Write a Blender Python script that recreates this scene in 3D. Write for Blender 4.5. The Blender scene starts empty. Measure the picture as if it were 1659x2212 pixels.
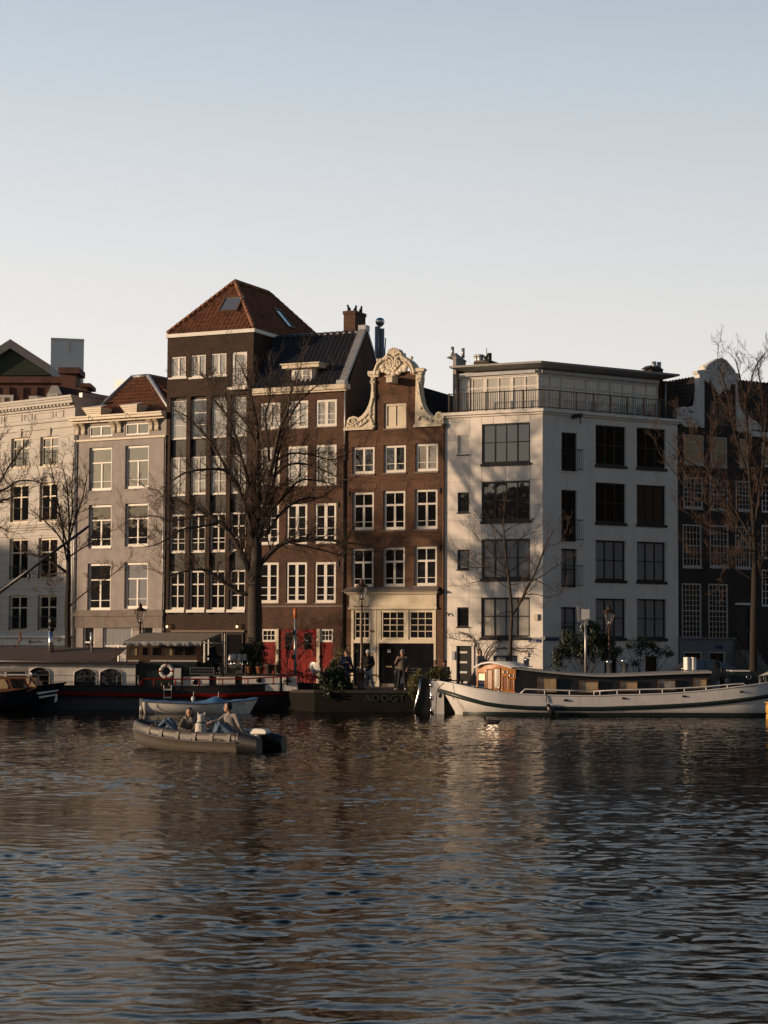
import bpy, math, random
import numpy as np
from mathutils import Vector, Matrix, Euler
random.seed(7)
PI = math.pi
sc = bpy.context.scene
COL = sc.collection
# ---------------------------------------------------------------- camera
CAMZ = 3.1; F = 2000.0
cam = bpy.data.objects.new('camera', bpy.data.cameras.new('camera')); COL.objects.link(cam)
sc.camera = cam
cam.data.sensor_fit = 'HORIZONTAL'; cam.data.sensor_width = 36; cam.data.lens = 36*F/768
cam.data.clip_start = .5; cam.data.clip_end = 3000
CR = Matrix.Rotation(PI/2+math.atan(133/F), 3, 'X') @ Matrix.Rotation(math.radians(.25), 3, 'Z')
cam.matrix_world = Matrix.Translation((0, 0, CAMZ)) @ CR.to_4x4()
# places measured on the photograph, turned into points on real planes
ZN = {'Z1': (0, 1300, 700), 'Z2': (600, 1100, 800), 'Z3': (1300, 1150, 700), 'Z4': (1750, 1350, 700), 'Z5': (2372, 1350, 700),
      'Z6': (0, 2000, 700), 'A1': (600, 1800, 800), 'A2': (1300, 1850, 700), 'A3': (1750, 2000, 700), 'A4': (2372, 2000, 700),
      'A5': (0, 2400, 700), 'A6': (500, 2450, 800), 'B1': (1200, 2450, 600), 'B2': (1650, 2550, 750), 'B3': (2322, 2550, 750),
      'B4': (540, 2780, 620), 'C1': (0, 2500, 400), 'C3': (2800, 2550, 337.4)}
def src(zn, X, Y):
    a, b, w = ZN[zn]; k = w/1659.0
    return a+X*k, b+Y*k
def ray(zn, X, Y):
    sx, sy = src(zn, X, Y)
    return CR @ Vector((sx/4-384, 512-sy/4, -F))
def at(zn, X, Y, D):
    d = ray(zn, X, Y); t = D/d.y
    return Vector((d.x*t, D, CAMZ+d.z*t))
def rayx(px):
    return (px-384)/F
# ---------------------------------------------------------------- object helpers
def setp(o, label=None, cat=None, group=None, kind=None):
    if label: o['label'] = label
    if cat: o['category'] = cat
    if group: o['group'] = group
    if kind: o['kind'] = kind
    return o
def thing(name, label, cat, loc=(0, 0, 0), rz=0, group=None):
    o = bpy.data.objects.new(name, None); COL.objects.link(o)
    o.location = loc; o.rotation_euler = (0, 0, rz); o.empty_display_size = .2
    return setp(o, label, cat, group)
class MB:
    def __init__(s): s.v = []; s.f = []; s.sm = []
    def add(s, vs, fs, smooth=False):
        b = len(s.v); s.v += [tuple(v) for v in vs]
        s.f += [tuple(i+b for i in f) for f in fs]; s.sm += [smooth]*len(fs)
        return s
    def box(s, x0, x1, y0, y1, z0, z1):
        return s.add([(x0, y0, z0), (x1, y0, z0), (x1, y1, z0), (x0, y1, z0), (x0, y0, z1), (x1, y0, z1), (x1, y1, z1), (x0, y1, z1)],
              [(0, 3, 2, 1), (4, 5, 6, 7), (0, 1, 5, 4), (1, 2, 6, 5), (2, 3, 7, 6), (3, 0, 4, 7)])
    def cbox(s, c, d, rot=None):
        vs = []
        for z in (-1, 1):
            for (x, y) in ((-1, -1), (1, -1), (1, 1), (-1, 1)):
                p = Vector((x*d[0]/2, y*d[1]/2, z*d[2]/2))
                if rot: p = rot @ p
                vs.append(tuple(p+Vector(c)))
        return s.add(vs, [(0, 3, 2, 1), (4, 5, 6, 7), (0, 1, 5, 4), (1, 2, 6, 5), (2, 3, 7, 6), (3, 0, 4, 7)])
    def quad(s, a, b, c, d): return s.add([a, b, c, d], [(0, 1, 2, 3)])
    def poly(s, pts): return s.add(pts, [tuple(range(len(pts)))])
    def slab(s, pts, off):
        n = len(pts); off = Vector(off)
        return s.add([tuple(p) for p in pts]+[tuple(Vector(p)+off) for p in pts],
              [tuple(range(n)), tuple(range(2*n-1, n-1, -1))]+[(i, i+n, (i+1) % n+n, (i+1) % n) for i in range(n)])
    def tube(s, pts, rs, n=6, cap=True, sm=True):
        pts = [Vector(p) for p in pts]
        if not isinstance(rs, (list, tuple)): rs = [rs]*len(pts)
        vs = []; up = None
        for i, p in enumerate(pts):
            d = (pts[min(i+1, len(pts)-1)]-pts[max(i-1, 0)])
            if d.length < 1e-9: d = Vector((0, 0, 1))
            d.normalize()
            if up is None:
                up = Vector((0, 0, 1)) if abs(d.z) < .9 else Vector((0, 1, 0))
            a = d.cross(up)
            if a.length < 1e-6: a = d.cross(Vector((1, 0, 0)))
            a.normalize(); b = a.cross(d).normalized(); up = b
            for k in range(n):
                t = 2*PI*k/n
                vs.append(tuple(p+(a*math.cos(t)+b*math.sin(t))*rs[i]))
        fs = []
        for i in range(len(pts)-1):
            for k in range(n):
                fs.append((i*n+k, i*n+(k+1) % n, (i+1)*n+(k+1) % n, (i+1)*n+k))
        if cap:
            fs.append(tuple(range(n-1, -1, -1))); fs.append(tuple((len(pts)-1)*n+k for k in range(n)))
        return s.add(vs, fs, sm and n > 4)
    def lathe(s, prof, c=(0, 0, 0), n=16, sm=True, ax='z'):
        vs = []; fs = []
        for r, z in prof:
            for k in range(n):
                t = 2*PI*k/n
                p = (r*math.cos(t), r*math.sin(t), z)
                if ax == 'y': p = (p[0], p[2], p[1])
                if ax == 'x': p = (p[2], p[0], p[1])
                vs.append((c[0]+p[0], c[1]+p[1], c[2]+p[2]))
        for i in range(len(prof)-1):
            for k in range(n): fs.append((i*n+k, i*n+(k+1) % n, (i+1)*n+(k+1) % n, (i+1)*n+k))
        fs.append(tuple(range(n-1, -1, -1))); fs.append(tuple((len(prof)-1)*n+k for k in range(n)))
        return s.add(vs, fs, sm)
    def ball(s, c, r, n=8, sq=(1, 1, 1), sm=True):
        prof = [(max(r*math.sin(PI*i/n), .0005), -r*math.cos(PI*i/n)) for i in range(n+1)]
        b = len(s.v); s.lathe(prof, (0, 0, 0), max(8, n), sm)
        for i in range(b, len(s.v)):
            v = s.v[i]; s.v[i] = (c[0]+v[0]*sq[0], c[1]+v[1]*sq[1], c[2]+v[2]*sq[2])
        return s
    def torus(s, c, R, r, ax='y', n=28, m=8, a0=0, a1=2*PI):
        pts = []
        full = abs(a1-a0-2*PI) < 1e-6
        for i in range(n+1):
            t = a0+(a1-a0)*i/n
            p = (R*math.cos(t), 0, R*math.sin(t)) if ax == 'y' else ((0, R*math.cos(t), R*math.sin(t)) if ax == 'x' else (R*math.cos(t), R*math.sin(t), 0))
            pts.append((c[0]+p[0], c[1]+p[1], c[2]+p[2]))
        return s.tube(pts, r, m, cap=not full)
    def grid(s, rows, smooth=True, closed=False):
        n = len(rows[0]); vs = [p for r in rows for p in r]; fs = []
        for i in range(len(rows)-1):
            for k in range(n if closed else n-1):
                k2 = (k+1) % n
                fs.append((i*n+k, i*n+k2, (i+1)*n+k2, (i+1)*n+k))
        return s.add(vs, fs, smooth)
    def build(s, name, m, parent=None, bevel=0):
        me = bpy.data.meshes.new(name); me.from_pydata(s.v, [], s.f)
        me.polygons.foreach_set('use_smooth', s.sm)
        if m: me.materials.append(m)
        me.validate(); me.update()
        o = bpy.data.objects.new(name, me); COL.objects.link(o)
        if parent: o.parent = parent
        if bevel:
            b = o.modifiers.new('b', 'BEVEL'); b.width = bevel; b.segments = 2; b.limit_method = 'ANGLE'
        return o
def split_build(mb, name, m, parents, cuts):
    """one mesh per piece: faces sorted by their x against the cuts"""
    out = [MB() for _ in parents]
    for f_, sm_ in zip(mb.f, mb.sm):
        x = sum(mb.v[i][0] for i in f_)/len(f_); k = sum(x > c for c in cuts)
        out[k].add([mb.v[i] for i in f_], [tuple(range(len(f_)))], sm_)
    for o, p in zip(out, parents):
        if o.f: o.build(name, m, p)
def copy_tree(o, parent=None):
    c = o.copy(); COL.objects.link(c); c.parent = parent
    for ch in o.children: copy_tree(ch, c)
    return c
def bake(o):
    dg = bpy.context.evaluated_depsgraph_get(); ev = o.evaluated_get(dg)
    me = bpy.data.meshes.new_from_object(ev); o.modifiers.clear(); old = o.data
    mats = list(old.materials); o.data = me
    if not me.materials:
        for m in mats: me.materials.append(m)
    return o
def text_obj(name, txt, size, m, parent, loc, rot, align='CENTER', ext=.004, sx=1):
    cu = bpy.data.curves.new(name, 'FONT'); cu.body = txt; cu.size = size; cu.extrude = ext; cu.align_x = align; cu.align_y = 'CENTER'; cu.resolution_u = 2
    t = bpy.data.objects.new(name, cu); COL.objects.link(t)
    bpy.context.view_layer.update()
    me = bpy.data.meshes.new_from_object(t.evaluated_get(bpy.context.evaluated_depsgraph_get()))
    bpy.data.objects.remove(t); me.materials.clear(); me.materials.append(m)
    o = bpy.data.objects.new(name, me); COL.objects.link(o); o.parent = parent; o.location = loc; o.rotation_euler = rot; o.scale = (sx, 1, 1)
    return o
# ---------------------------------------------------------------- materials
def nodes(name):
    m = bpy.data.materials.new(name); m.use_nodes = True
    return m, m.node_tree, m.node_tree.nodes['Principled BSDF']
def N(nt, t, **kw):
    n = nt.nodes.new(t)
    for k, v in kw.items():
        if k in n.inputs: n.inputs[k].default_value = v
        else: setattr(n, k, v)
    return n
def objco(nt):
    return N(nt, 'ShaderNodeTexCoord').outputs['Object']
def mix(nt, fac, a, b, mode='MIX'):
    n = nt.nodes.new('ShaderNodeMix'); n.data_type = 'RGBA'; n.blend_type = mode
    for k, v in ((0, fac), (6, a), (7, b)):
        if hasattr(v, 'is_linked'): nt.links.new(v, n.inputs[k])
        else: n.inputs[k].default_value = v if k == 0 else (*v, 1)
    return n.outputs[2]
def mat(name, c, r=.6, var=.18, sc_=3.0, metal=0, bump=0, bs=30, spec=.5, coat=0, stain=None, stain_amt=.5, stain_sc=1.5, emit=0, sheen=0):
    m, nt, b = nodes(name); L = nt.links.new
    co = objco(nt)
    b.inputs['Roughness'].default_value = r; b.inputs['Metallic'].default_value = metal
    b.inputs['Specular IOR Level'].default_value = spec; b.inputs['Coat Weight'].default_value = coat; b.inputs['Coat Roughness'].default_value = .08
    n1 = N(nt, 'ShaderNodeTexNoise', Scale=sc_, Detail=6.0, Roughness=.65); L(co, n1.inputs['Vector'])
    ra = N(nt, 'ShaderNodeMapRange'); ra.inputs['From Min'].default_value = .3; ra.inputs['From Max'].default_value = .7
    L(n1.outputs['Fac'], ra.inputs['Value'])
    col = mix(nt, ra.outputs[0], tuple(x*(1-var) for x in c), tuple(min(1, x*(1+var)) for x in c))
    if stain:
        mp = N(nt, 'ShaderNodeMapping'); mp.inputs['Scale'].default_value = (1, 1, .16 if name in ('white_render', 'cream_stucco', 'grey_stone', 'white_hull_paint') else .4); L(co, mp.inputs['Vector'])
        n2 = N(nt, 'ShaderNodeTexNoise', Scale=stain_sc, Detail=8.0, Roughness=.75); L(mp.outputs[0], n2.inputs['Vector'])
        r2 = N(nt, 'ShaderNodeMapRange'); r2.inputs['From Min'].default_value = .5; r2.inputs['From Max'].default_value = .72; r2.inputs['To Max'].default_value = stain_amt
        L(n2.outputs['Fac'], r2.inputs['Value'])
        col = mix(nt, r2.outputs[0], col, stain)
    L(col, b.inputs['Base Color'])
    if bump:
        n3 = N(nt, 'ShaderNodeTexNoise', Scale=bs, Detail=4.0); L(co, n3.inputs['Vector'])
        bp = N(nt, 'ShaderNodeBump', Strength=bump, Distance=.02); L(n3.outputs['Fac'], bp.inputs['Height']); L(bp.outputs[0], b.inputs['Normal'])
    if emit:
        b.inputs['Emission Color'].default_value = (*c, 1); b.inputs['Emission Strength'].default_value = emit
    return m
def brick_mat(name, c1, c2, mortar, dirt=(.03, .025, .02), dirt_amt=.75, vert=False):
    m, nt, b = nodes(name); L = nt.links.new
    co = objco(nt); sp = N(nt, 'ShaderNodeSeparateXYZ'); L(co, sp.inputs[0])
    ad = N(nt, 'ShaderNodeMath', operation='ADD'); L(sp.outputs[0], ad.inputs[0]); L(sp.outputs[1], ad.inputs[1])
    cb = N(nt, 'ShaderNodeCombineXYZ')
    L(ad.outputs[0], cb.inputs[1 if vert else 0]); L(sp.outputs[2], cb.inputs[0 if vert else 1])
    br = N(nt, 'ShaderNodeTexBrick'); br.inputs['Scale'].default_value = 1; br.inputs['Brick Width'].default_value = .22; br.inputs['Row Height'].default_value = .068
    br.inputs['Mortar Size'].default_value = .008; br.inputs['Mortar Smooth'].default_value = .2; br.inputs['Bias'].default_value = 0
    br.inputs['Color1'].default_value = (*c1, 1); br.inputs['Color2'].default_value = (*c2, 1); br.inputs['Mortar'].default_value = (*mortar, 1)
    L(cb.outputs[0], br.inputs['Vector'])
    n1 = N(nt, 'ShaderNodeTexNoise', Scale=.8, Detail=9.0, Roughness=.7); L(co, n1.inputs['Vector'])
    r2 = N(nt, 'ShaderNodeMapRange'); r2.inputs['From Min'].default_value = .45; r2.inputs['From Max'].default_value = .7; r2.inputs['To Max'].default_value = dirt_amt
    L(n1.outputs['Fac'], r2.inputs['Value'])
    n4 = N(nt, 'ShaderNodeTexNoise', Scale=14.0, Detail=4.0); L(co, n4.inputs['Vector'])
    r4 = N(nt, 'ShaderNodeMapRange'); r4.inputs['To Min'].default_value = .55; r4.inputs['To Max'].default_value = 1.45; L(n4.outputs['Fac'], r4.inputs['Value'])
    cc = mix(nt, 1.0, br.outputs['Color'], (1, 1, 1), 'MULTIPLY'); nd = cc.node; L(r4.outputs[0], nd.inputs[7])
    col = mix(nt, r2.outputs[0], cc, dirt); L(col, b.inputs['Base Color'])
    b.inputs['Roughness'].default_value = .85; b.inputs['Specular IOR Level'].default_value = .25
    bp = N(nt, 'ShaderNodeBump', Strength=.5, Distance=.012); bp.invert = True; L(br.outputs['Fac'], bp.inputs['Height']); L(bp.outputs[0], b.inputs['Normal'])
    return m
def glass_mat(name, c, refl=.25, r=.03, wav=.03):
    """window glass: dark (or curtained) inside seen through a reflecting pane"""
    m, nt, b = nodes(name); L = nt.links.new; co = objco(nt)
    n1 = N(nt, 'ShaderNodeTexNoise', Scale=1.1, Detail=2.0); L(co, n1.inputs['Vector'])
    bp = N(nt, 'ShaderNodeBump', Strength=wav, Distance=.3); L(n1.outputs['Fac'], bp.inputs['Height'])
    mp = N(nt, 'ShaderNodeMapping'); mp.inputs['Scale'].default_value = (7, 7, .25); L(co, mp.inputs['Vector'])
    n2 = N(nt, 'ShaderNodeTexNoise', Scale=1.8, Detail=4.0, Roughness=.7); L(mp.outputs[0], n2.inputs['Vector'])
    col = mix(nt, n2.outputs['Fac'], tuple(x*.55 for x in c), tuple(min(1, x*1.4) for x in c)); L(col, b.inputs['Base Color'])
    b.inputs['Roughness'].default_value = 1; b.inputs['Specular IOR Level'].default_value = 0
    gl = N(nt, 'ShaderNodeBsdfGlossy'); gl.inputs['Roughness'].default_value = r; gl.inputs['Color'].default_value = (1, .99, .96, 1); L(bp.outputs[0], gl.inputs['Normal'])
    fr = N(nt, 'ShaderNodeFresnel', IOR=1.5); L(bp.outputs[0], fr.inputs['Normal'])
    mr = N(nt, 'ShaderNodeMapRange'); mr.inputs['From Min'].default_value = .04; mr.inputs['To Min'].default_value = refl; L(fr.outputs[0], mr.inputs['Value'])
    ms = N(nt, 'ShaderNodeMixShader'); L(mr.outputs[0], ms.inputs[0]); L(b.outputs[0], ms.inputs[1]); L(gl.outputs[0], ms.inputs[2])
    L(ms.outputs[0], nt.nodes['Material Output'].inputs['Surface'])
    return m
M = {}
M['cream'] = mat('cream_stucco', (.53, .505, .465), .7, .08, 1.2, bump=.2, stain=(.3, .27, .22), stain_amt=.35)
M['greystone'] = mat('grey_stone', (.35, .315, .295), .8, .16, 2.0, bump=.3, stain=(.18, .15, .13), stain_amt=.5)
M['darkstone'] = mat('dark_stone', (.2, .17, .15), .8, .25, 3.0, bump=.3, stain=(.07, .06, .05), stain_amt=.6)
M['white'] = mat('white_render', (.86, .81, .745), .75, .06, 1.0, bump=.15, stain=(.5, .47, .43), stain_amt=.4, stain_sc=2.2)
M['trim'] = mat('white_paint', (.82, .79, .73), .45, .08, 4.0, stain=(.35, .32, .27), stain_amt=.3, stain_sc=4)
M['creamtrim'] = mat('cream_paint', (.70, .62, .48), .5, .08, 3.0, stain=(.34, .3, .22), stain_amt=.35, stain_sc=3)
M['black'] = mat('black_paint', (.018, .018, .018), .35, .2)
M['blackframe'] = mat('black_frame_paint', (.022, .022, .024), .3, .15)
M['brickL'] = brick_mat('dark_brown_brick', (.085, .05, .036), (.055, .034, .026), (.05, .04, .034))
M['brickM'] = brick_mat('red_brown_brick', (.135, .058, .036), (.07, .036, .026), (.13, .1, .075))
M['brickN'] = brick_mat('warm_red_brick', (.165, .07, .04), (.095, .043, .028), (.15, .115, .08), dirt_amt=.6)
M['brickNv'] = brick_mat('upright_brick_arch', (.17, .075, .045), (.11, .052, .034), (.2, .15, .11), dirt_amt=.3, vert=True)
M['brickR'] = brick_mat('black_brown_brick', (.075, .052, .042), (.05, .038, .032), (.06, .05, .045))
M['brickB'] = brick_mat('deep_red_brick', (.2, .07, .05), (.15, .055, .04), (.2, .15, .13))
M['tile'] = mat('orange_clay_tile', (.27, .115, .058), .7, .5, 5.0, stain=(.06, .045, .032), stain_amt=.85, stain_sc=1.6)
M['tileblue'] = mat('blue_black_glazed_tile', (.04, .042, .05), .32, .3, 5.0, spec=.6)
M['tiledark'] = mat('brown_black_tile', (.05, .035, .028), .7, .3, 5.0)
M['lead'] = mat('lead_sheet', (.3, .31, .33), .45, .15, 4.0, metal=.3, stain=(.5, .5, .48), stain_amt=.4)
M['glass'] = glass_mat('window_glass', (.012, .012, .013), .19)
M['glasscurt'] = glass_mat('curtained_glass', (.34, .32, .28), .24)
M['glassblind'] = glass_mat('blind_glass', (.3, .31, .33), .15)
M['glassdark'] = glass_mat('ground_floor_glass', (.01, .01, .011), .1)
M['curtainwarm'] = glass_mat('warm_curtain_glass', (.6, .44, .25), .12)
M['sternglass'] = glass_mat('polished_stern_glass', (.02, .015, .01), .7, .16, .0)
M['blackglass'] = glass_mat('black_upper_glass', (.01, .01, .01), .05)
M['sheer'] = glass_mat('sheer_curtain_glass', (.52, .5, .46), .12)
M['steel'] = mat('steel', (.6, .6, .6), .22, .1, metal=1)
M['galv'] = mat('galvanised_steel', (.42, .43, .44), .4, .15, metal=.6)
M['iron'] = mat('black_iron', (.02, .02, .02), .4, .2)
M['rail'] = mat('bronze_railing', (.07, .055, .045), .3, .1, metal=.4)
M['red'] = mat('red_paint', (.22, .006, .005), .55, .15, spec=.2)
M['redwood'] = mat('varnished_red_wood', (.22, .085, .04), .3, .25, 6, coat=.5)
M['wood'] = mat('varnished_wood', (.42, .16, .03), .28, .35, 7, coat=.8)
M['brownwood'] = mat('brown_painted_wood', (.12, .075, .045), .5, .2)
M['greywood'] = mat('weathered_wood', (.16, .13, .1), .8, .25, 8, bump=.3)
M['hullblack'] = mat('black_hull_paint', (.02, .02, .023), .4, .3, 3, stain=(.06, .045, .035), stain_amt=.5)
M['hullblue'] = mat('slate_hull_paint', (.05, .055, .07), .45, .25, 2, stain=(.07, .05, .035), stain_amt=.6)
M['hullwhite'] = mat('white_hull_paint', (.8, .79, .77), .35, .06, 2, stain=(.3, .22, .15), stain_amt=.3, stain_sc=3)
M['cabinwhite'] = mat('weathered_white_steel', (.84, .79, .72), .5, .1, 3, stain=(.25, .13, .06), stain_amt=.4, stain_sc=3.5)
M['green'] = mat('dark_green_paint', (.018, .03, .026), .4, .2)
M['bark'] = mat('tree_bark', (.06, .047, .036), .9, .35, 6, bump=.6, bs=20)
M['twig'] = mat('twig_bark', (.075, .052, .038), .85, .3, 3)
M['twigred'] = mat('reddish_twig_bark', (.075, .045, .032), .85, .3, 3)
M['leaf'] = mat('dark_leaf', (.035, .05, .022), .5, .5, 6)
M['leafy'] = mat('yellow_green_leaf', (.13, .12, .04), .6, .5, 6)
M['leafo'] = mat('oleander_leaf', (.04, .055, .03), .5, .4, 6)
M['brownroof'] = mat('brown_roof_felt', (.12, .085, .07), .7, .15)
M['tarp'] = mat('silver_tarpaulin', (.5, .49, .46), .4, .2, 6, bump=.5, bs=6)
M['beige'] = mat('beige_canvas', (.34, .28, .2), .7, .15)
M['blue'] = mat('blue_tarpaulin', (.09, .24, .46), .55, .2, 5)
M['gloss'] = mat('wet_glass_black', (.01, .01, .012), .08, .1)
M['terracotta'] = mat('terracotta', (.35, .14, .07), .8, .2)
M['plasticwhite'] = mat('white_plastic', (.75, .74, .7), .35, .04)
M['orange'] = mat('orange_paint', (.6, .16, .05), .5, .1)
M['lampglass'] = mat('lantern_glass', (.55, .5, .4), .1, .1)
M['barkshaded'] = mat('shaded_bark', (.03, .024, .02), .95, .35, 6, bump=.6, bs=20)  # right-edge tree's bark, the building's shade put into its colour
M['mattedark'] = mat('matte_dark_block', (.02, .017, .015), 1.0, .5, .4, spec=0)  # matte near-black, darkens what the right-hand panes mirror
# ---------------------------------------------------------------- light
SUN_EL, SUN_AZ = 8.5, 12.0      # degrees; sun stands to the left, low
sv = Vector((-math.cos(math.radians(SUN_EL))*math.cos(math.radians(SUN_AZ)), -math.cos(math.radians(SUN_EL))*math.sin(math.radians(SUN_AZ)), math.sin(math.radians(SUN_EL))))
sun = bpy.data.objects.new('sun', bpy.data.lights.new('sun', 'SUN')); COL.objects.link(sun)
sun.data.energy = 4.0; sun.data.angle = math.radians(1.2); sun.data.color = (1.0, .70, .45)
sun.rotation_euler = sv.to_track_quat('Z', 'Y').to_euler()
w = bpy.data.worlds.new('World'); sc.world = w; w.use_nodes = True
nt = w.node_tree; bg = nt.nodes['Background']; L = nt.links.new
sky = nt.nodes.new('ShaderNodeTexSky'); sky.sky_type = 'NISHITA'; sky.sun_disc = False
sky.sun_elevation = math.radians(SUN_EL); sky.sun_rotation = math.radians(270-SUN_AZ)
sky.air_density = 1.0; sky.dust_density = 1.5; sky.ozone_density = 2.5; sky.altitude = 0
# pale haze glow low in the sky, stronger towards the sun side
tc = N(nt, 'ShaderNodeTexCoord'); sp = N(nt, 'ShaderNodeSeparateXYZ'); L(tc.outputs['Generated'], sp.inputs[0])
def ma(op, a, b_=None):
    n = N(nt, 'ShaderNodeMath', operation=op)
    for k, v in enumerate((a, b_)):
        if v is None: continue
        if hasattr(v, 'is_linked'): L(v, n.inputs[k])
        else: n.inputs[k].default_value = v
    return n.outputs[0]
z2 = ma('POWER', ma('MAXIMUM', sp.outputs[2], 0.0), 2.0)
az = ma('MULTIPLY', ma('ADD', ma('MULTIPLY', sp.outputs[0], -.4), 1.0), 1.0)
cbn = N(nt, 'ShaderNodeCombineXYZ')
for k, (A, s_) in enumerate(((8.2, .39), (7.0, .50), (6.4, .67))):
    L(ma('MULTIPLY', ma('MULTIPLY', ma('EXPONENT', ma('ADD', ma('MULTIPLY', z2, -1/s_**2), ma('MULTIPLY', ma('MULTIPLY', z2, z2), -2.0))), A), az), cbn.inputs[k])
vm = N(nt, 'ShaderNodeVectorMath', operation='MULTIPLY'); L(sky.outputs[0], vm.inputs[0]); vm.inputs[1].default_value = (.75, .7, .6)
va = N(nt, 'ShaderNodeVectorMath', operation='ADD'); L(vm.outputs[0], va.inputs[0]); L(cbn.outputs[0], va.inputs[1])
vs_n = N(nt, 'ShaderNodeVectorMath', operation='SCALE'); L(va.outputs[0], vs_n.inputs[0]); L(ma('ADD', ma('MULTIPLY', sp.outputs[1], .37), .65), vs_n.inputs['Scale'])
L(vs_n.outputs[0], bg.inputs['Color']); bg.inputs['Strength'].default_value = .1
sc.view_settings.view_transform = 'Standard'; sc.view_settings.look = 'None'; sc.view_settings.gamma = 1; sc.view_settings.exposure = EXPO = 0.0
# ---------------------------------------------------------------- ground, quay
GZ = .98
EDGE = [(-160, 150), (-60, 112), (-40, 104.5), (-12, 98.6), (-3.2, 93.6), (2.2, 93.4), (40, 95.5), (160, 120)]
mg, nt, b = nodes('red_brown_paving_bricks'); co = objco(nt)
br = N(nt, 'ShaderNodeTexBrick'); br.inputs['Scale'].default_value = 1; br.inputs['Brick Width'].default_value = .2; br.inputs['Row Height'].default_value = .1; br.inputs['Mortar Size'].default_value = .006
br.inputs['Color1'].default_value = (.12, .065, .045, 1); br.inputs['Color2'].default_value = (.09, .055, .042, 1); br.inputs['Mortar'].default_value = (.05, .045, .04, 1)
nt.links.new(co, br.inputs['Vector']); nt.links.new(br.outputs['Color'], b.inputs['Base Color']); b.inputs['Roughness'].default_value = .8
mb = MB(); top = [(x, y, GZ) for x, y in EDGE]
vs = []; fs = []
for x, y in EDGE: vs += [(x, y, GZ), (x*9, 1500, GZ)]
for i in range(len(EDGE)-1): fs.append((2*i, 2*i+2, 2*i+3, 2*i+1))
vs += [(-1500, 150, GZ), (-1500, 1500, GZ), (1500, 120, GZ), (1500, 1500, GZ)]; n = 2*len(EDGE)
fs.append((n, 0, 1, n+1)); fs.append((n-2, n+2, n+3, n-1))
mb.add(vs, fs); g = mb.build('ground', mg); setp(g, kind='structure')
mq = brick_mat('wet_quay_brick', (.017, .013, .011), (.013, .011, .009), (.01, .009, .008), dirt=(.006, .007, .005), dirt_amt=.8)
mb = MB()
for (x0, y0), (x1, y1) in zip(EDGE, EDGE[1:]): mb.quad((x0, y0, -.8), (x1, y1, -.8), (x1, y1, GZ-.12), (x0, y0, GZ-.12))
o = mb.build('quay_wall', mq); setp(o, 'dark wet brick canal wall with green graffiti above the water', 'quay wall')
mb = MB()
for (x0, y0), (x1, y1) in zip(EDGE, EDGE[1:]):
    d = Vector((x1-x0, y1-y0, 0)).normalized(); nn = Vector((d.y, -d.x, 0))
    a = Vector((x0, y0, GZ-.12))+nn*.06; c = Vector((x1, y1, GZ-.12))+nn*.06
    mb.slab([a, c, c-nn*.4, a-nn*.4], (0, 0, .135))
cop = mb.build('coping', mat('dark_coping_stone', (.04, .034, .03), .8, .3, 3, stain=(.02, .02, .015)), o)
gr = text_obj('graffiti', 'ADDGT', .44, mat('green_spray_paint', (.028, .05, .04), .8, .6, 8), o, at('B1', 935, 950, 93.42), (PI/2, 0, 0), ext=.003, sx=1.25)
gr.location.y = 93.42
# ---------------------------------------------------------------- water
def waves(X, Y, rng):
    """trains of wind wavelets whose near faces are short and steep, with wandering crests"""
    def field(l0, l1, n, sx=.6):
        e = np.zeros_like(X)
        for i in range(n):
            l = rng.uniform(l0, l1); t_ = math.radians(rng.uniform(0, 180)); k = 2*PI/l; e += np.sin(k*math.sin(t_)*X*sx+k*math.cos(t_)*Y+rng.uniform(0, 6.3))
        return e/math.sqrt(n/2)
    H = np.zeros_like(X)
    for lam, A, deg in ((2.6, .0036, -14), (1.55, .0026, 12), (1.2, .0028, -22), (.9, .0036, 8), (.72, .0029, -12), (.56, .0025, 24), (.43, .0018, -4), (.33, .0010, -30)):
        lam *= .84; A *= .88; k = 2*PI/lam; t_ = math.radians(deg); ph = k*(X*math.sin(t_)+Y*math.cos(t_))+1.5*field(lam*1.3, lam*4, 10, 1.0)+.75*field(lam*.9, lam*2, 8, 1.0)
        env = np.clip(.9+.6*field(lam*1.2, lam*4, 10, .8), .03, 1.9)
        s = sum(np.sin(n*ph)*.34**(n-1)/n for n in range(1, 5)); H += A*env*s
    return H*np.clip(1+.28*field(7, 20, 6, .5), .4, 1.6)*np.interp(Y, [10, 22, 45, 65, 90], [.85, 1.02, 1.4, 1.55, 1.2])
nr, nc = 1250, 680
yy = 9.0*np.power(118/9.0, np.linspace(0, 1, nr))
th = np.concatenate([np.linspace(-5, -.3, 20), np.linspace(-.285, .285, nc-40), np.linspace(.3, 5, 20)])
Yg, Tg = np.meshgrid(yy, th, indexing='ij'); Xg = Tg*Yg
Hg = waves(Xg, Yg, random.Random(3))
fade = np.clip((.33-np.abs(Tg))/.05, 0, 1); Hg *= fade; Yg = Yg-.5*Hg   # wind from the far bank steepens the near faces
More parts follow.
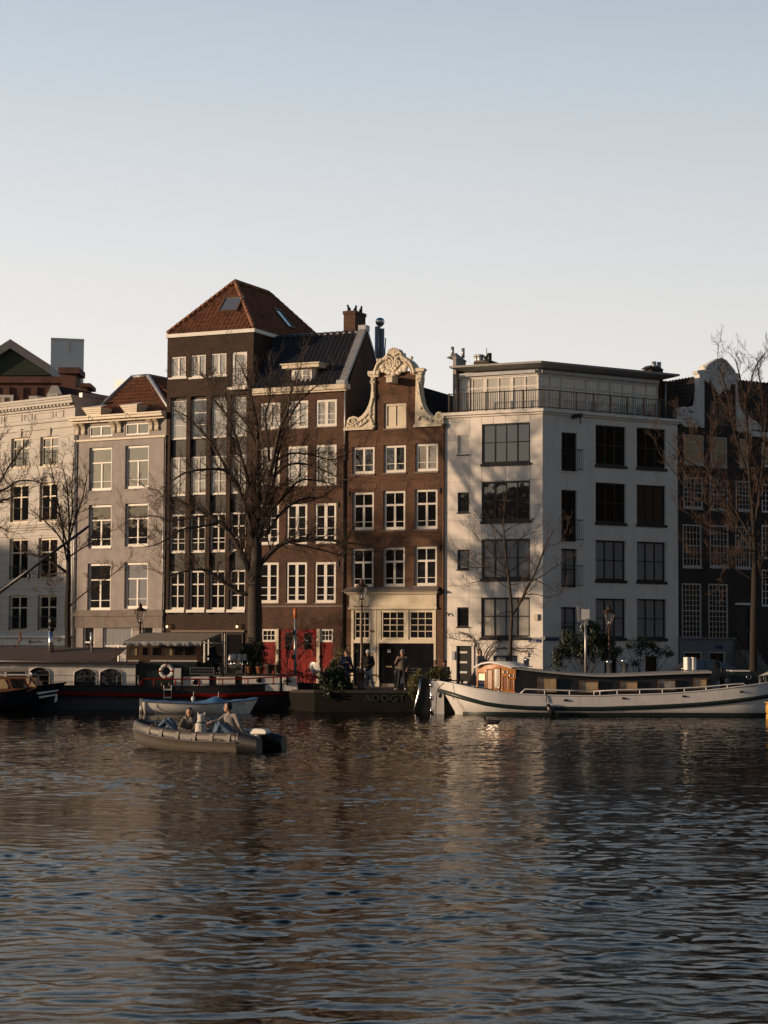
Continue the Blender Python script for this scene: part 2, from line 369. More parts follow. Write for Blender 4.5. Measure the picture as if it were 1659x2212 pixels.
# keep short waves out where the mesh is too coarse is handled by the bump below
me = bpy.data.meshes.new('water')
V = np.stack([Xg, Yg, Hg], -1).reshape(-1, 3)
ii, jj = np.meshgrid(np.arange(nr-1), np.arange(nc-1), indexing='ij'); a = (ii*nc+jj).ravel()
Fq = np.stack([a, a+1, a+nc+1, a+nc], -1)
me.vertices.add(len(V)); me.vertices.foreach_set('co', V.ravel()); me.loops.add(Fq.size); me.loops.foreach_set('vertex_index', Fq.ravel())
me.polygons.add(len(Fq)); me.polygons.foreach_set('loop_start', np.arange(0, Fq.size, 4)); me.polygons.foreach_set('loop_total', np.full(len(Fq), 4))
me.update(calc_edges=True); me.polygons.foreach_set('use_smooth', np.ones(len(Fq), bool))
mw, nt, b = nodes('canal_water'); L = nt.links.new
b.inputs['Base Color'].default_value = (.012, .011, .009, 1); b.inputs['Roughness'].default_value = .02; b.inputs['IOR'].default_value = 1.333
b.inputs['Specular IOR Level'].default_value = .5
co = objco(nt); mp = N(nt, 'ShaderNodeMapping'); mp.inputs['Scale'].default_value = (.6, 1.3, 1); L(co, mp.inputs['Vector'])
n1 = N(nt, 'ShaderNodeTexNoise', Scale=12.0, Detail=3.0, Roughness=.6); L(mp.outputs[0], n1.inputs['Vector'])
n2 = N(nt, 'ShaderNodeTexNoise', Scale=.5, Detail=2.0); L(co, n2.inputs['Vector'])
r2 = N(nt, 'ShaderNodeMapRange'); r2.inputs['From Min'].default_value = .35; r2.inputs['From Max'].default_value = .65; r2.inputs['To Min'].default_value = .25; r2.inputs['To Max'].default_value = 1.0; L(n2.outputs['Fac'], r2.inputs['Value'])
mu = N(nt, 'ShaderNodeMath', operation='MULTIPLY'); L(r2.outputs[0], mu.inputs[0]); mu.inputs[1].default_value = .3
bp = N(nt, 'ShaderNodeBump', Distance=.02); L(mu.outputs[0], bp.inputs['Strength']); L(n1.outputs['Fac'], bp.inputs['Height']); L(bp.outputs[0], b.inputs['Normal'])
b.inputs['Specular IOR Level'].default_value = 0; b.inputs['Roughness'].default_value = 1
gl = N(nt, 'ShaderNodeBsdfGlossy'); gl.inputs['Roughness'].default_value = .03; gl.inputs['Color'].default_value = (.74, .725, .71, 1); L(bp.outputs[0], gl.inputs['Normal'])
fr = N(nt, 'ShaderNodeFresnel', IOR=1.333); L(bp.outputs[0], fr.inputs['Normal']); ms = N(nt, 'ShaderNodeMixShader')
L(fr.outputs[0], ms.inputs[0]); L(b.outputs[0], ms.inputs[1]); L(gl.outputs[0], ms.inputs[2]); L(ms.outputs[0], nt.nodes['Material Output'].inputs['Surface'])
me.materials.append(mw)
water = bpy.data.objects.new('water', me); COL.objects.link(water); setp(water, kind='structure')
# ---------------------------------------------------------------- facades
class Facade:
    """root at the street-level left end of the front; local x runs right along the front, y inward, z up"""
    def __init__(s, name, label, cat, P, turn, group=None):
        s.P = Vector((P[0], P[1], 0)); s.a = math.radians(turn)
        s.u = Vector((math.cos(s.a), -math.sin(s.a), 0)); s.n = Vector((math.sin(s.a), math.cos(s.a), 0))
        s.root = thing(name, label, cat, (P[0], P[1], 0), -s.a, group)
    def sz(s, zn, X, Y, yo=0):
        d = ray(zn, X, Y); o = Vector((0, 0, CAMZ)); Q = s.P+s.n*yo
        t = (Q-o).dot(s.n)/d.dot(s.n); w = o+d*t
        return ((w-s.P).dot(s.u), w.z)
    def l3(s, zn, X, Y, yo=0):
        a, z = s.sz(zn, X, Y, yo); return (a, yo, z)
    def world(s, p): return s.P+s.u*p[0]+s.n*p[1]+Vector((0, 0, p[2]))
    def rect(s, zn, x0, y0, x1, y1, yo=0):
        a, b = s.sz(zn, x0, (y0+y1)/2, yo)[0], s.sz(zn, x1, (y0+y1)/2, yo)[0]
        xm = (x0+x1)/2
        return (a, s.sz(zn, xm, y1, yo)[1], b, s.sz(zn, xm, y0, yo)[1])
def chain(P, turn, px):
    """end of a front that starts at P, turned by turn, and is seen ending at column px"""
    a = math.radians(turn); u = Vector((math.cos(a), -math.sin(a))); k = rayx(px)
    t = (k*P[1]-P[0])/(u.x-k*u.y)
    return (P[0]+u.x*t, P[1]+u.y*t)
def length(P, Q): return math.hypot(P[0]-Q[0], P[1]-Q[1])
def wall(mb, s0, s1, z0, z1, ops, y=0, rev=.14):
    S = sorted({s0, s1, *[v for o in ops for v in (o[0], o[2]) if s0 < v < s1]})
    Z = sorted({z0, z1, *[v for o in ops for v in (o[1], o[3]) if z0 < v < z1]})
    for i in range(len(S)-1):
        for k in range(len(Z)-1):
            cs, cz = (S[i]+S[i+1])/2, (Z[k]+Z[k+1])/2
            if any(o[0] < cs < o[2] and o[1] < cz < o[3] for o in ops): continue
            mb.quad((S[i], y, Z[k]), (S[i+1], y, Z[k]), (S[i+1], y, Z[k+1]), (S[i], y, Z[k+1]))
    for (a, c, b2, d) in ops:
        r = y+rev
        mb.quad((a, y, c), (a, r, c), (a, r, d), (a, y, d)); mb.quad((b2, r, c), (b2, y, c), (b2, y, d), (b2, r, d))
        mb.quad((a, r, c), (a, y, c), (b2, y, c), (b2, r, c)); mb.quad((a, y, d), (a, r, d), (b2, r, d), (b2, y, d))
def shell(mb, s0, s1, dep, z0, z1, roof=True):
    mb.quad((s1, 0, z0), (s1, dep, z0), (s1, dep, z1), (s1, 0, z1)); mb.quad((s0, dep, z0), (s0, 0, z0), (s0, 0, z1), (s0, dep, z1))
    mb.quad((s1, dep, z0), (s0, dep, z0), (s0, dep, z1), (s1, dep, z1))
    if roof: mb.quad((s0, 0, z1), (s1, 0, z1), (s1, dep, z1), (s0, dep, z1))
def window(root, r, fm, gm, fw=.07, h=(), v=(), y=0, rev=.14, sill=None, sillm=None, bw=.035, vparts=None, name='window', grid=None, proud=0, label=None):
    """frame (+bars at fractions), a pane and a sill; r = s0,z0,s1,z1"""
    a, c, b, d = r; W = b-a; H = d-c; yf = y+rev-.07-proud; mb = MB()
    mb.box(a, a+fw, yf, yf+.09, c, d); mb.box(b-fw, b, yf, yf+.09, c, d)
    mb.box(a+fw, b-fw, yf, yf+.09, c, c+fw*1.15); mb.box(a+fw, b-fw, yf, yf+.09, d-fw, d)
    ai, bi, ci, di = a+fw, b-fw, c+fw*1.15, d-fw
    for (t, wd) in h:
        z = ci+(di-ci)*t; mb.box(ai, bi, yf+.015, yf+.07, z-wd/2, z+wd/2)
    for it in v:
        t, wd = it[0], it[1]; t0, t1 = it[2:] if len(it) > 2 else (0, 1)
        x = ai+(bi-ai)*t; mb.box(x-wd/2, x+wd/2, yf+.01, yf+.068, ci+(di-ci)*t0, ci+(di-ci)*t1)
    if grid:
        nx, nz, gw = grid
        for i in range(1, nx): x = ai+(bi-ai)*i/nx; mb.box(x-gw/2, x+gw/2, yf+.02, yf+.066, ci, di)
        for i in range(1, nz): z = ci+(di-ci)*i/nz; mb.box(ai, bi, yf+.025, yf+.064, z-gw/2, z+gw/2)
    w = mb.build(name, fm, root)
    if label: w['label'] = label
    p = MB(); p.quad((ai, yf+.055, ci), (bi, yf+.055, ci), (bi, yf+.055, di), (ai, yf+.055, di)); p.build('pane', gm, w)
    if sill:
        s2 = MB(); s2.box(a-sill[0], b+sill[0], y-sill[1], y+rev-.075, c-sill[2], c-.002); s2.build('sill', sillm or fm, w)
    return w
def tiles(mb, O, U, V, poly, tw=.26, cl=.33, amp=.035, lip=.03):
    """real pantile relief: O origin, U along eave, V up slope (unit), poly = [(u,v)] outline"""
    O = Vector(O); U = Vector(U).normalized(); V = Vector(V).normalized(); Nn = U.cross(V).normalized()
    if Nn.z < 0: Nn = -Nn
    us = [p[0] for p in poly]; vs_ = [p[1] for p in poly]
    def inside(u, v):
        c = False; n = len(poly)
        for i in range(n):
            (x1, y1), (x2, y2) = poly[i], poly[(i+1) % n]
            if (y1 > v) != (y2 > v) and u < (x2-x1)*(v-y1)/(y2-y1)+x1: c = not c
        return c
    du = tw/6; u0, u1 = min(us), max(us); v0, v1 = min(vs_), max(vs_)
    nu = int((u1-u0)/du)+1; nv = int((v1-v0)/cl)+1
    def P(u, v, top):
        ph = (u/tw) % 1
        h = amp*(math.sin(2*PI*ph)+.3*math.sin(4*PI*ph))+(.0 if top else lip)
        return tuple(O+U*u+V*v+Nn*(h+amp))
    rr = random.Random(5)
    for k in range(nv):
        va, vb = v0+k*cl, v0+(k+1)*cl+.02
        for i in range(nu):
            ua, ub = u0+i*du, u0+(i+1)*du
            if inside((ua+ub)/2, (va+vb)/2):
                mb.add([P(ua, va, False), P(ub, va, False), P(ub, vb, True), P(ua, vb, True)], [(0, 1, 2, 3)], False)
                mb.add([P(ua, va, False), P(ub, va, False), P(ub, va-.0, True), P(ua, va, True)], [(3, 2, 1, 0)], False)
def rowtube(mb, a, b, r=.11, seg=.35, n=8):
    """ridge tiles: overlapping half round pieces"""
    a = Vector(a); b = Vector(b); L_ = (b-a).length; k = max(1, int(L_/seg)); d = (b-a)/k
    for i in range(k): mb.tube([a+d*i, a+d*(i+1.08)], [r*1.15, r*.92], n)
def cornice(mb, s0, s1, prof, ret=0):
    """prof: (y out (negative), z0, z1) stack of boxes with return"""
    for (yo, z0, z1) in prof: mb.box(s0-yo*ret, s1+yo*0-yo*ret, yo, .0 if yo < 0 else yo+.01, z0, z1)
def railing(root, name, m, pts, h, n, r=.012, post=0, low=.08, pr=.02, postm=None, both=True):
    """vertical-bar railing along 3D pts (base line)"""
    mb = MB(); pm = []
    for a, b in zip(pts, pts[1:]):
        a = Vector(a); b = Vector(b)
        mb.tube([a+Vector((0, 0, h)), b+Vector((0, 0, h))], pr, 6); mb.tube([a+Vector((0, 0, low)), b+Vector((0, 0, low))], pr*.8, 4)
        k = max(2, int((b-a).length/n))
        for i in range(1, k):
            p = a.lerp(b, i/k); mb.tube([p+Vector((0, 0, low)), p+Vector((0, 0, h))], r, 4, cap=False)
        if post:
            q = max(1, round((b-a).length/post))
            for i in range(q+1):
                p = a.lerp(b, i/q); pm.append(p)
    o = mb.build(name, m, root)
    for i, p in enumerate(pm):
        if i and (p-pm[i-1]).length < .01: continue
        k = MB(); k.cbox(p+Vector((0, 0, h/2+.02)), (.06, .06, h+.04)); k.build('post', postm or m, o)
    return o
# positions of the fronts, chained from the corner shared by the gable house and the white house
C0 = ((445-384)/F*101, 101.0)
TU = 25
N0 = chain(C0, TU, 345.5); M0 = chain(N0, TU, 252); L0 = chain(M0, TU, 165); G0 = chain(L0, 30, 73.5)
CW = chain(C0, TU, 543); W1 = chain(CW, -32, 678.5); W0P = chain(G0, 40, -60)
# ================================================================ gable house (neck gable)
f = Facade('neck_gable_house', 'narrow brick house with cream scrolled neck gable and dark double doors', 'house', N0, TU)
R = f.root; WN = length(N0, C0)-.01
zsh = f.sz('Z3', 640, 1345)[1]                       # shoulder height
ops = []
for (zn, rs) in (('Z3', [(258, 1510, 469, 1768), (555, 1493, 766, 1755), (855, 1477, 1071, 1743)]),
                 ('A2', [(259, 280, 463, 640), (551, 265, 760, 638), (850, 252, 1066, 630)]),
                 ('A2', [(252, 812, 460, 1180), (547, 803, 757, 1176), (847, 793, 1061, 1170)])):
    for r in rs: ops.append(f.rect(zn, *r))
zl = f.sz('A2', 640, 1232)[1]; zfr = f.sz('A2', 640, 1387)[1]
s_l, s_r = f.sz('B1', 568, 400)[0], f.sz('B1', 1503, 400)[0]
gops = [(s_l, GZ-.05, s_r, zfr)]
mb = MB(); wall(mb, .005, WN, GZ-.1, zsh, ops+gops, rev=.16); shell(mb, .005, WN, 11, GZ-.1, zsh-.3)
# neck
nl, nr_ = f.sz('Z3', 473, 1100)[0], f.sz('Z3', 858, 1100)[0]; nt_ = f.sz('Z3', 660, 800)[1]
nw = f.rect('Z3', 560, 1096, 769, 1335)
wall(mb, nl, nr_, zsh, nt_, [nw], rev=.14); mb.quad((nr_, 0, zsh), (nr_, .5, zsh), (nr_, .5, nt_), (nr_, 0, nt_)); mb.quad((nl, .5, zsh), (nl, 0, zsh), (nl, 0, nt_), (nl, .5, nt_)); mb.quad((nr_, .5, zsh), (nl, .5, zsh), (nl, .5, nt_), (nr_, .5, nt_))
mb.build('wall', M['brickN'], R)
for i, r in enumerate(ops):
    if i < 3: window(R, r, M['trim'], M['glasscurt' if i == 2 else 'glass'], .13, v=[(.5, .11)], h=[(.28, .03)], rev=.16, sill=(.04, .05, .09), sillm=M['darkstone'])
    else: window(R, r, M['trim'], M['glassdark' if i != 8 else 'glass'], .13, v=[(.5, .12, 0, .63), (.5, .05, .67, 1)], h=[(.65, .1), (.16, .03)], rev=.16, sill=(.04, .05, .09), sillm=M['darkstone'])
window(R, nw, M['creamtrim'], M['creamtrim'], .13, v=[(.5, .03)], rev=.14, sill=(.03, .04, .07), sillm=M['darkstone'], label='closed cream shutter in the neck')
for r in ops+[nw]:
    a, c, b, d = r; h = .42
    mb = MB(); mb.slab([(a-.06, -.012, d), (b+.06, -.012, d), (b+.17, -.012, d+h), (a-.17, -.012, d+h)], (0, .02, 0)); mb.build('brick_arch', M['brickNv'], R)
# scrolled gable pieces: outline traced as thick stone slabs with relief
def outl(pts, yo=0, zn='Z3'): return [f.l3(zn, X, Y, yo) for X, Y in pts]
mb = MB()
left = [(190, 1348), (470, 1340), (472, 850), (432, 852), (438, 960), (430, 1040), (412, 1110), (385, 1165), (350, 1210), (310, 1238), (300, 1225), (265, 1218), (225, 1232), (206, 1262), (204, 1300)]
right = [(850, 1312), (1135, 1302), (1122, 1220), (1100, 1180), (1068, 1176), (1045, 1195), (1040, 1215), (1000, 1205), (960, 1165), (930, 1100), (912, 1020), (905, 940), (915, 880), (915, 825), (860, 825)]
mb.slab(outl(left, -.1), (0, .42, 0)); mr_ = MB(); mr_.slab(outl(right, -.1), (0, .42, 0))
l1, l2 = f.sz('Z3', 186, 1350), f.sz('Z3', 470, 1350); zb = l1[1]
mb.box(l1[0], l2[0], -.16, -.102, zb-.06, zb+.09); r1 = f.sz('Z3', 848, 1320); r2 = f.sz('Z3', 1140, 1320); mr_.box(r1[0], r2[0], -.16, -.102, r1[1]-.05, r1[1]+.09)
sl = mb.build('gable_scroll', M['creamtrim'], R, bevel=.02); sr_ = mr_.build('gable_scroll', M['creamtrim'], R, bevel=.02)
mb = MB()
def curve(pts, r, yo=-.13, n=6):
    q = [Vector(f.l3('Z3', X, Y, yo)) for X, Y in pts]
    # smooth
    for _ in range(2):
        z = [q[0]]
        for a, b in zip(q, q[1:]): z += [a.lerp(b, .25), a.lerp(b, .75)]
        z.append(q[-1]); q = z
    rs = r if not isinstance(r, tuple) else [r[0]+(r[1]-r[0])*i/(len(q)-1) for i in range(len(q))]
    mb.tube(q, rs, n)
def spiral(cx, cy, R0, dirn, a0, turns=1.75, rr=.055, yo=-.13):
    pts = []
    for i in range(26):
        t = i/25; r = R0*(1-t*.86); a = a0+dirn*t*turns*2*PI
        pts.append(f.l3('Z3', cx+r*math.cos(a), cy+r*math.sin(a), yo-.03*t))
    mb.tube(pts, [rr*(1-.35*i/25) for i in range(26)], 6)
spiral(252, 1272, 46, -1, PI*.9); spiral(1086, 1216, 42, 1, 0)
spiral(447, 893, 22, 1, -.5, rr=.04); spiral(890, 872, 24, -1, PI, rr=.04)
curve([(452, 860), (458, 960), (452, 1060), (430, 1150), (390, 1215), (330, 1262), (270, 1300)], (.03, .06)); curve([(205, 1320), (240, 1325), (300, 1330), (350, 1300), (400, 1260), (440, 1190)], .05)
curve([(880, 850), (890, 960), (905, 1060), (935, 1150), (980, 1210), (1040, 1250), (1100, 1262)], (.03, .06)); curve([(880, 1260), (900, 1215), (930, 1225), (980, 1270), (1040, 1290), (1110, 1280)], .05)
curve([(1125, 1190), (1112, 1240), (1125, 1300)], .06)
for (X, Y) in ((440, 1262), (450, 1290), (425, 1240), (380, 1250), (345, 1285), (300, 1310), (225, 1325), (210, 1330), (890, 1240), (905, 1140), (880, 1000), (960, 1240), (1005, 1262), (1000, 1230), (1060, 1275), (1110, 1235), (457, 1005), (455, 1035), (430, 1160), (425, 1185)):
    mb.ball(f.l3('Z3', X, Y, -.13), random.uniform(.06, .11), 6, (1, .6, 1.2))
split_build(mb, 'scroll_relief', M['creamtrim'], (sl, sr_), (WN/2,))
# crown of the gable
mb = MB()
arch = [(405, 800), (405, 835), (430, 850), (505, 848), (515, 790), (540, 755), (570, 735), (600, 728), (610, 735), (700, 735), (760, 728), (790, 745), (812, 785), (822, 825), (868, 826), (918, 822), (918, 800), (938, 765), (880, 760), (868, 762), (845, 720), (815, 690), (740, 648), (735, 615), (710, 608), (700, 585), (665, 572), (630, 578), (612, 600), (610, 622), (585, 625), (580, 650), (520, 680), (490, 705), (470, 750), (455, 795)]
mb.slab(outl(arch, -.12), (0, .45, 0))
cr = mb.build('gable_crown', M['creamtrim'], R, bevel=.02)
mb = MB(); a_ = f.l3('Z3', 405, 805, -.2); b_ = f.l3('Z3', 508, 815, -.2); mb.box(a_[0], b_[0], -.22, -.122, a_[2]-.12, a_[2]+.06)
a_ = f.l3('Z3', 860, 775, -.2); b_ = f.l3('Z3', 938, 775, -.2); mb.box(a_[0], b_[0], -.22, -.122, a_[2]-.12, a_[2]+.06)
curve([(470, 830), (480, 770), (500, 720), (550, 680), (600, 668)], .09, -.16); curve([(845, 815), (835, 765), (810, 715), (770, 680), (720, 660)], .09, -.16)
curve([(500, 835), (512, 780), (535, 740), (575, 710)], .05, -.15); curve([(820, 815), (808, 770), (785, 730), (745, 705)], .05, -.15)
spiral(603, 722, 34, 1, -PI/2, rr=.06, yo=-.17); spiral(692, 712, 34, -1, -PI/2, rr=.06, yo=-.17)
curve([(580, 690), (560, 660), (600, 650), (640, 670), (650, 720), (648, 760)], .055, -.17); curve([(760, 690), (740, 650), (700, 650), (665, 672), (660, 720), (655, 760)], .055, -.17)
for k in range(9):
    t = -1.25+2.5*k/8; curve([(652, 650), (652+60*math.sin(t)*.6, 640-45*math.cos(t)), (655+62*math.sin(t), 632-62*math.cos(t))], (.03, .06), -.18)
lob = [(545, 760), (556, 790), (590, 800), (610, 812), (650, 822), (695, 812), (720, 790), (755, 785), (768, 755)]
for i, (X, Y) in enumerate(lob): mb.ball(f.l3('Z3', X, Y-6, -.15), .17, 8, (1.1, .5, .8))
mb.slab([f.l3('Z3', X, Y, -.16) for X, Y in [(560, 735), (570, 790), (655, 815), (745, 782), (755, 735), (655, 700)]], (0, .2, 0))
for (X, Y) in ((655, 745), (640, 765), (672, 765), (655, 785), (625, 745), (690, 742), (560, 672), (530, 690), (745, 672), (775, 690), (820, 668), (500, 688), (590, 640), (720, 628), (655, 610)):
    mb.ball(f.l3('Z3', X, Y, -.19), random.uniform(.07, .12), 7, (1, .7, 1))
mb.build('crown_relief', M['creamtrim'], cr)
a_ = f.l3('Z3', 565, 880, 0); b_ = f.l3('Z3', 692, 880, 0)
mb = MB(); sm_ = (nl+nr_)/2; z = a_[2]; mb.box(sm_-.17, sm_+.17, -.75, -.003, z-.22, z+.06); mb.box(sm_-.22, sm_+.22, -.8, -.003, z+.063, z+.12)
hb = mb.build('hoist_beam', M['creamtrim'], R); mb = MB(); mb.tube([(sm_, -.6, z-.22), (sm_, -.6, z-.5), (sm_+.05, -.6, z-.58), (sm_+.1, -.6, z-.5)], .018, 6); mb.build('hook', M['iron'], hb)
# roof behind the gable
zr = nt_-.5; ms_ = WN/2; mb = MB()
for sgn, U in ((1, (0, 1, 0)), (-1, (0, 1, 0))):
    ex = WN+.05 if sgn > 0 else -.0; rise = zr-(zsh-.2); run = abs(ex-ms_); V_ = Vector((-sgn*run, 0, rise)); LL = V_.length
    tiles(mb, (ex, .45, zsh-.2), (0, 1, 0), V_, [(0, 0), (10.5, 0), (9.3, LL), (0, LL)])
mb.build('roof', M['tiledark'], R)
mb = MB(); mb.poly([(0.02, 10.9, zsh-.3), (WN-.02, 10.9, zsh-.3), (ms_, 9.8, zr)]); mb.poly([(.02, .45, zsh-.3), (WN-.02, .45, zsh-.3), (ms_, .45, zr-.05)]); mb.build('roof_end', M['tiledark'], R)
# shopfront: fascia, posts, glazed lights, dark doors
mb = MB(); zc0 = f.sz('A2', 640, 1250)[1]; zc1 = f.sz('A2', 640, 1208)[1]; s0, s1 = f.sz('A2', 238, 1300)[0], f.sz('A2', 1062, 1300)[0]
mb.box(s0, s1, -.1, .1, zfr, zc0); mb.box(s0-.05, s1+.04, -.14, -.102, zfr-.02, zfr+.09); mb.box(s0+.02, s1-.03, -.12, -.102, zfr+.16, zfr+.2)
mb.box(s0-.08, s1+.08, -.22, -.003, zc0+.002, zc0+.07); mb.box(s0-.16, s1+.14, -.34, -.003, zc0+.072, zc0+.14)
mb.build('fascia', M['creamtrim'], R)
mb = MB(); mb.slab([(s0-.26, -.46, zc0+.142), (s1+.2, -.46, zc0+.142), (s1+.12, -.003, zc1+.1), (s0-.18, -.003, zc1+.1)], (0, 0, .05)); mb.build('lead_cover', M['darkstone'], R)
zdo = f.sz('B1', 1100, 340)[1]; ztr = f.sz('B1', 1100, 302)[1]
P_ = [f.sz('B1', X, 300)[0] for X in (568, 593, 778, 850, 873, 1482, 1505)]
mb = MB(); zt = zfr-.022
for a, b in ((P_[0], P_[1]), (P_[5], P_[6])): m_ = MB(); m_.box(a, b, -.03, .15, GZ, zt); m_.build('post', M['creamtrim'], R)
mb.box(P_[2], P_[4], -.03, .15, GZ, zt)
mb.box(P_[2]-.03, P_[4]+.05, -.06, -.032, GZ, GZ+.35); mb.box(P_[2]+.25, P_[4]-.12, -.05, -.032, GZ+.36, zt)
mb.build('post', M['creamtrim'], R)
mb = MB(); mb.box(P_[1]+.002, P_[2]-.002, -.02, .12, zdo, ztr); mb.box(P_[4]+.002, P_[5]-.002, -.02, .12, zdo, ztr); zz = zt; 
mb.build('transom', M['creamtrim'], R)
for (x0, x1) in ((593, 780), (893, 1165), (1200, 1482)):
    a, b = f.sz('B1', x0, 200)[0], f.sz('B1', x1, 200)[0]
    window(R, (a+.005, ztr+.003, b-.005, zt-.06), M['creamtrim'], M['glassdark'], .1, rev=.1, grid=(3, 4 if x0 > 0 else 4, .035), name='transom_window')
mb = MB(); a, b = f.sz('B1', 1165, 200)[0], f.sz('B1', 1200, 200)[0]; mb.box(a, b, -.015, .1, ztr+.003, zt-.06); a, b = P_[4], f.sz('B1', 893, 200)[0]; mb.box(a+.003, b, -.01, .1, ztr+.003, zt-.06); mb.box(P_[1]+.003, P_[5]-.003, -.012, .1, zt-.058, zt-.003); mb.build('window_post', M['creamtrim'], R)
def door(x0, x1, y, m, name='door', panels=2, split=0, gz=GZ+.16, zt2=None, hd=True, root=None, ff=None, pan=None):
    root = root or R; d = MB(); d.box(x0, x1, y, y+.06, gz, zt2 or zdo-.003)
    H = (zt2 or zdo)-gz
    n = max(1, panels)
    for i in range(n):
        a = x0+(x1-x0)*i/n+.07; b = x0+(x1-x0)*(i+1)/n-.07
        for (p, q) in ((.06, .42), (.47, .93)): 
            z0, z1 = gz+H*p, gz+H*q
            d.box(a, b, y-.012, y-.001, z0, z0+.03); d.box(a, b, y-.012, y-.001, z1-.03, z1); d.box(a, a+.03, y-.012, y-.001, z0+.031, z1-.031); d.box(b-.03, b, y-.012, y-.001, z0+.031, z1-.031)
    o = d.build(name, m, root)
    if hd: h = MB(); h.ball((x1-.1, y-.05, gz+1.0), .035, 6); h.build('handle', M['steel'], o)
    return o
door(P_[1]+.01, P_[2]-.01, .07, M['gloss'], panels=1)
dm = (P_[4]+P_[5])/2
d1 = door(P_[4]+.01, dm-.01, .07, M['gloss'], panels=2); d2 = door(dm+.01, P_[5]-.01, .07, M['gloss'], panels=2, hd=False)
mb = MB(); a = f.sz('B1', 948, 600); b = f.sz('B1', 1012, 600); mb.box(a[0], b[0], .045, .058, a[1]-.03, a[1]+.04); mb.build('letter_slot', mat('brass', (.5, .4, .2), .3, .1, metal=.8), d1)
mb = MB(); a = f.sz('B1', 965, 442); b = f.sz('B1', 998, 408); mb.box(a[0], b[0], .045, .058, a[1], b[1]); sg = mb.build('number_sign', M['plasticwhite'], d1); text_obj('lettering', '9', .2, M['black'], sg, ((a[0]+b[0])/2, .043, (a[1]+b[1])/2), (PI/2, 0, 0))
mb = MB(); mb.box(P_[4]+.003, P_[5]-.003, .0, .3, GZ, GZ+.155); mb.build('door_step', M['darkstone'], R)
mb = MB(); mb.quad((P_[0], .17, GZ), (P_[6], .17, GZ), (P_[6], .17, zt), (P_[0], .17, zt)); mb.build('shop_back', M['black'], R)
mb = MB(); a = f.sz('B1', 797, 205); mb.cbox((a[0], -.1, a[1]), (.1, .1, .09)); mb.build('alarm_light', M['red'], R)
mb = MB(); a = f.sz('B1', 818, 418); mb.cbox((a[0], -.06, a[1]), (.22, .02, .24)); sg = mb.build('house_number', M['plasticwhite'], R); text_obj('lettering', '9', .17, M['black'], sg, (a[0], -.073, a[1]), (PI/2, 0, 0))
def downpipe(ff, s, z0, z1, r=.045, y=-.08, m=None, hopper=False):
    mb = MB(); mb.tube([(s, y, z0), (s, y, z1)], r, 8)
    z = z0+.8
    while z < z1: mb.tube([(s, y, z), (s, y, z+.05)], r*1.35, 8); z += 2.0
    if hopper: mb.lathe([(r, z1-.05), (.14, z1+.1), (.16, z1+.2), (.02, z1+.2)], (s, y, 0), 8)
    return mb.build('downpipe', m or M['galv'], ff.root)
zh = f.sz('Z3', 1140, 1330)[1]; downpipe(f, WN-.03, GZ, zh, m=M['brownwood'], hopper=True)
# anchors
for (zn, X, Y) in (('A2', 1091, 265), ('A2', 1088, 810), ('A2', 227, 295), ('A2', 222, 835)):
    a = f.sz(zn, X, Y); mb = MB(); mb.cbox((a[0], -.03, a[1]), (.07, .05, .3)); mb.build('wall_anchor', M['iron'], R)
FN = f
# ================================================================ middle brick house with blue-black roof
f = Facade('brick_house', 'brown brick house with blue black tiled roof, red ground floor doors and white windows', 'house', M0, TU)
R = f.root; WM = length(M0, N0)-.012
zc = f.sz('Z2', 1200, 985)[1]
ops = [f.rect('Z2', *r) for r in ((912, 1058, 1080, 1281), (1141, 1042, 1311, 1270), (1374, 1032, 1549, 1257))]
ops += [f.rect('A1', *r) for r in ((912, -25, 1076, 303), (1137, -33, 1306, 297), (1370, -45, 1546, 292), (905, 452, 1069, 785), (1131, 445, 1303, 780), (1365, 440, 1544, 775), (900, 932, 1066, 1269), (1128, 930, 1301, 1268), (1363, 928, 1541, 1268))]
zg1 = f.sz('A1', 1200, 1485)[1]
gx = [f.sz('A1', X, 1550)[0] for X in (925, 1045, 1068, 1385, 1410, 1517)]
gop = [(gx[0], GZ-.05, gx[5], zg1)]
mb = MB(); wall(mb, .005, WM, GZ-.1, zc, ops+gop, rev=.12); shell(mb, .005, WM, 9.6, GZ-.1, zc)
# gable end wall of the roof, seen from the side
zpk = f.sz('Z3', 345, 400, 2.4)[1]
mb.poly([(WM, 0, zc), (WM, 4.9, zc), (WM, 2.4, zpk-.1)])
mb.build('wall', M['brickM'], R)
for i, r in enumerate(ops):
    g_ = 'glasscurt' if i < 6 else ('glass' if i < 9 else 'glassdark')
    window(R, r, M['trim'], M[g_], .13, v=[(.5, .17)], h=[(.18 if i < 3 else .14, .035), (.45 if i < 3 else .36, .035)]+([] if i < 3 else [(.68, .035)]), rev=.12, sill=(.02, .03, .06), sillm=M['darkstone'])
mb = MB(); zct = f.sz('Z2', 1200, 930)[1]
mb.box(-.0, WM+.12, -.28, -.003, zc+.1, zct); mb.box(.003, WM+.06, -.18, -.003, zc, zc+.098); mb.box(WM+.003, WM+.12, -.28, 0.25, zc+.1, zct-.002); mb.build('cornice', M['creamtrim'], R)
zrd = f.sz('Z3', 140, 445, 2.4)[1]; V_ = Vector((0, 2.55, zrd-zct)); mb = MB()
dz = [f.l3('Z2', X, Y, 0) for X, Y in ((1160, 900), (1350, 900))]
tiles(mb, (.0, -.15, zct), (1, 0, 0), V_, [(0, 0), (WM-.35, 0), (WM-.35, V_.length), (0, V_.length)])
V2 = Vector((0, -2.5, zrd-zct)); tiles(mb, (WM, 4.9, zct), (-1, 0, 0), V2, [(0.35, 0), (WM, 0), (WM, V2.length), (.35, V2.length)])
mb.build('roof', M['tileblue'], R)
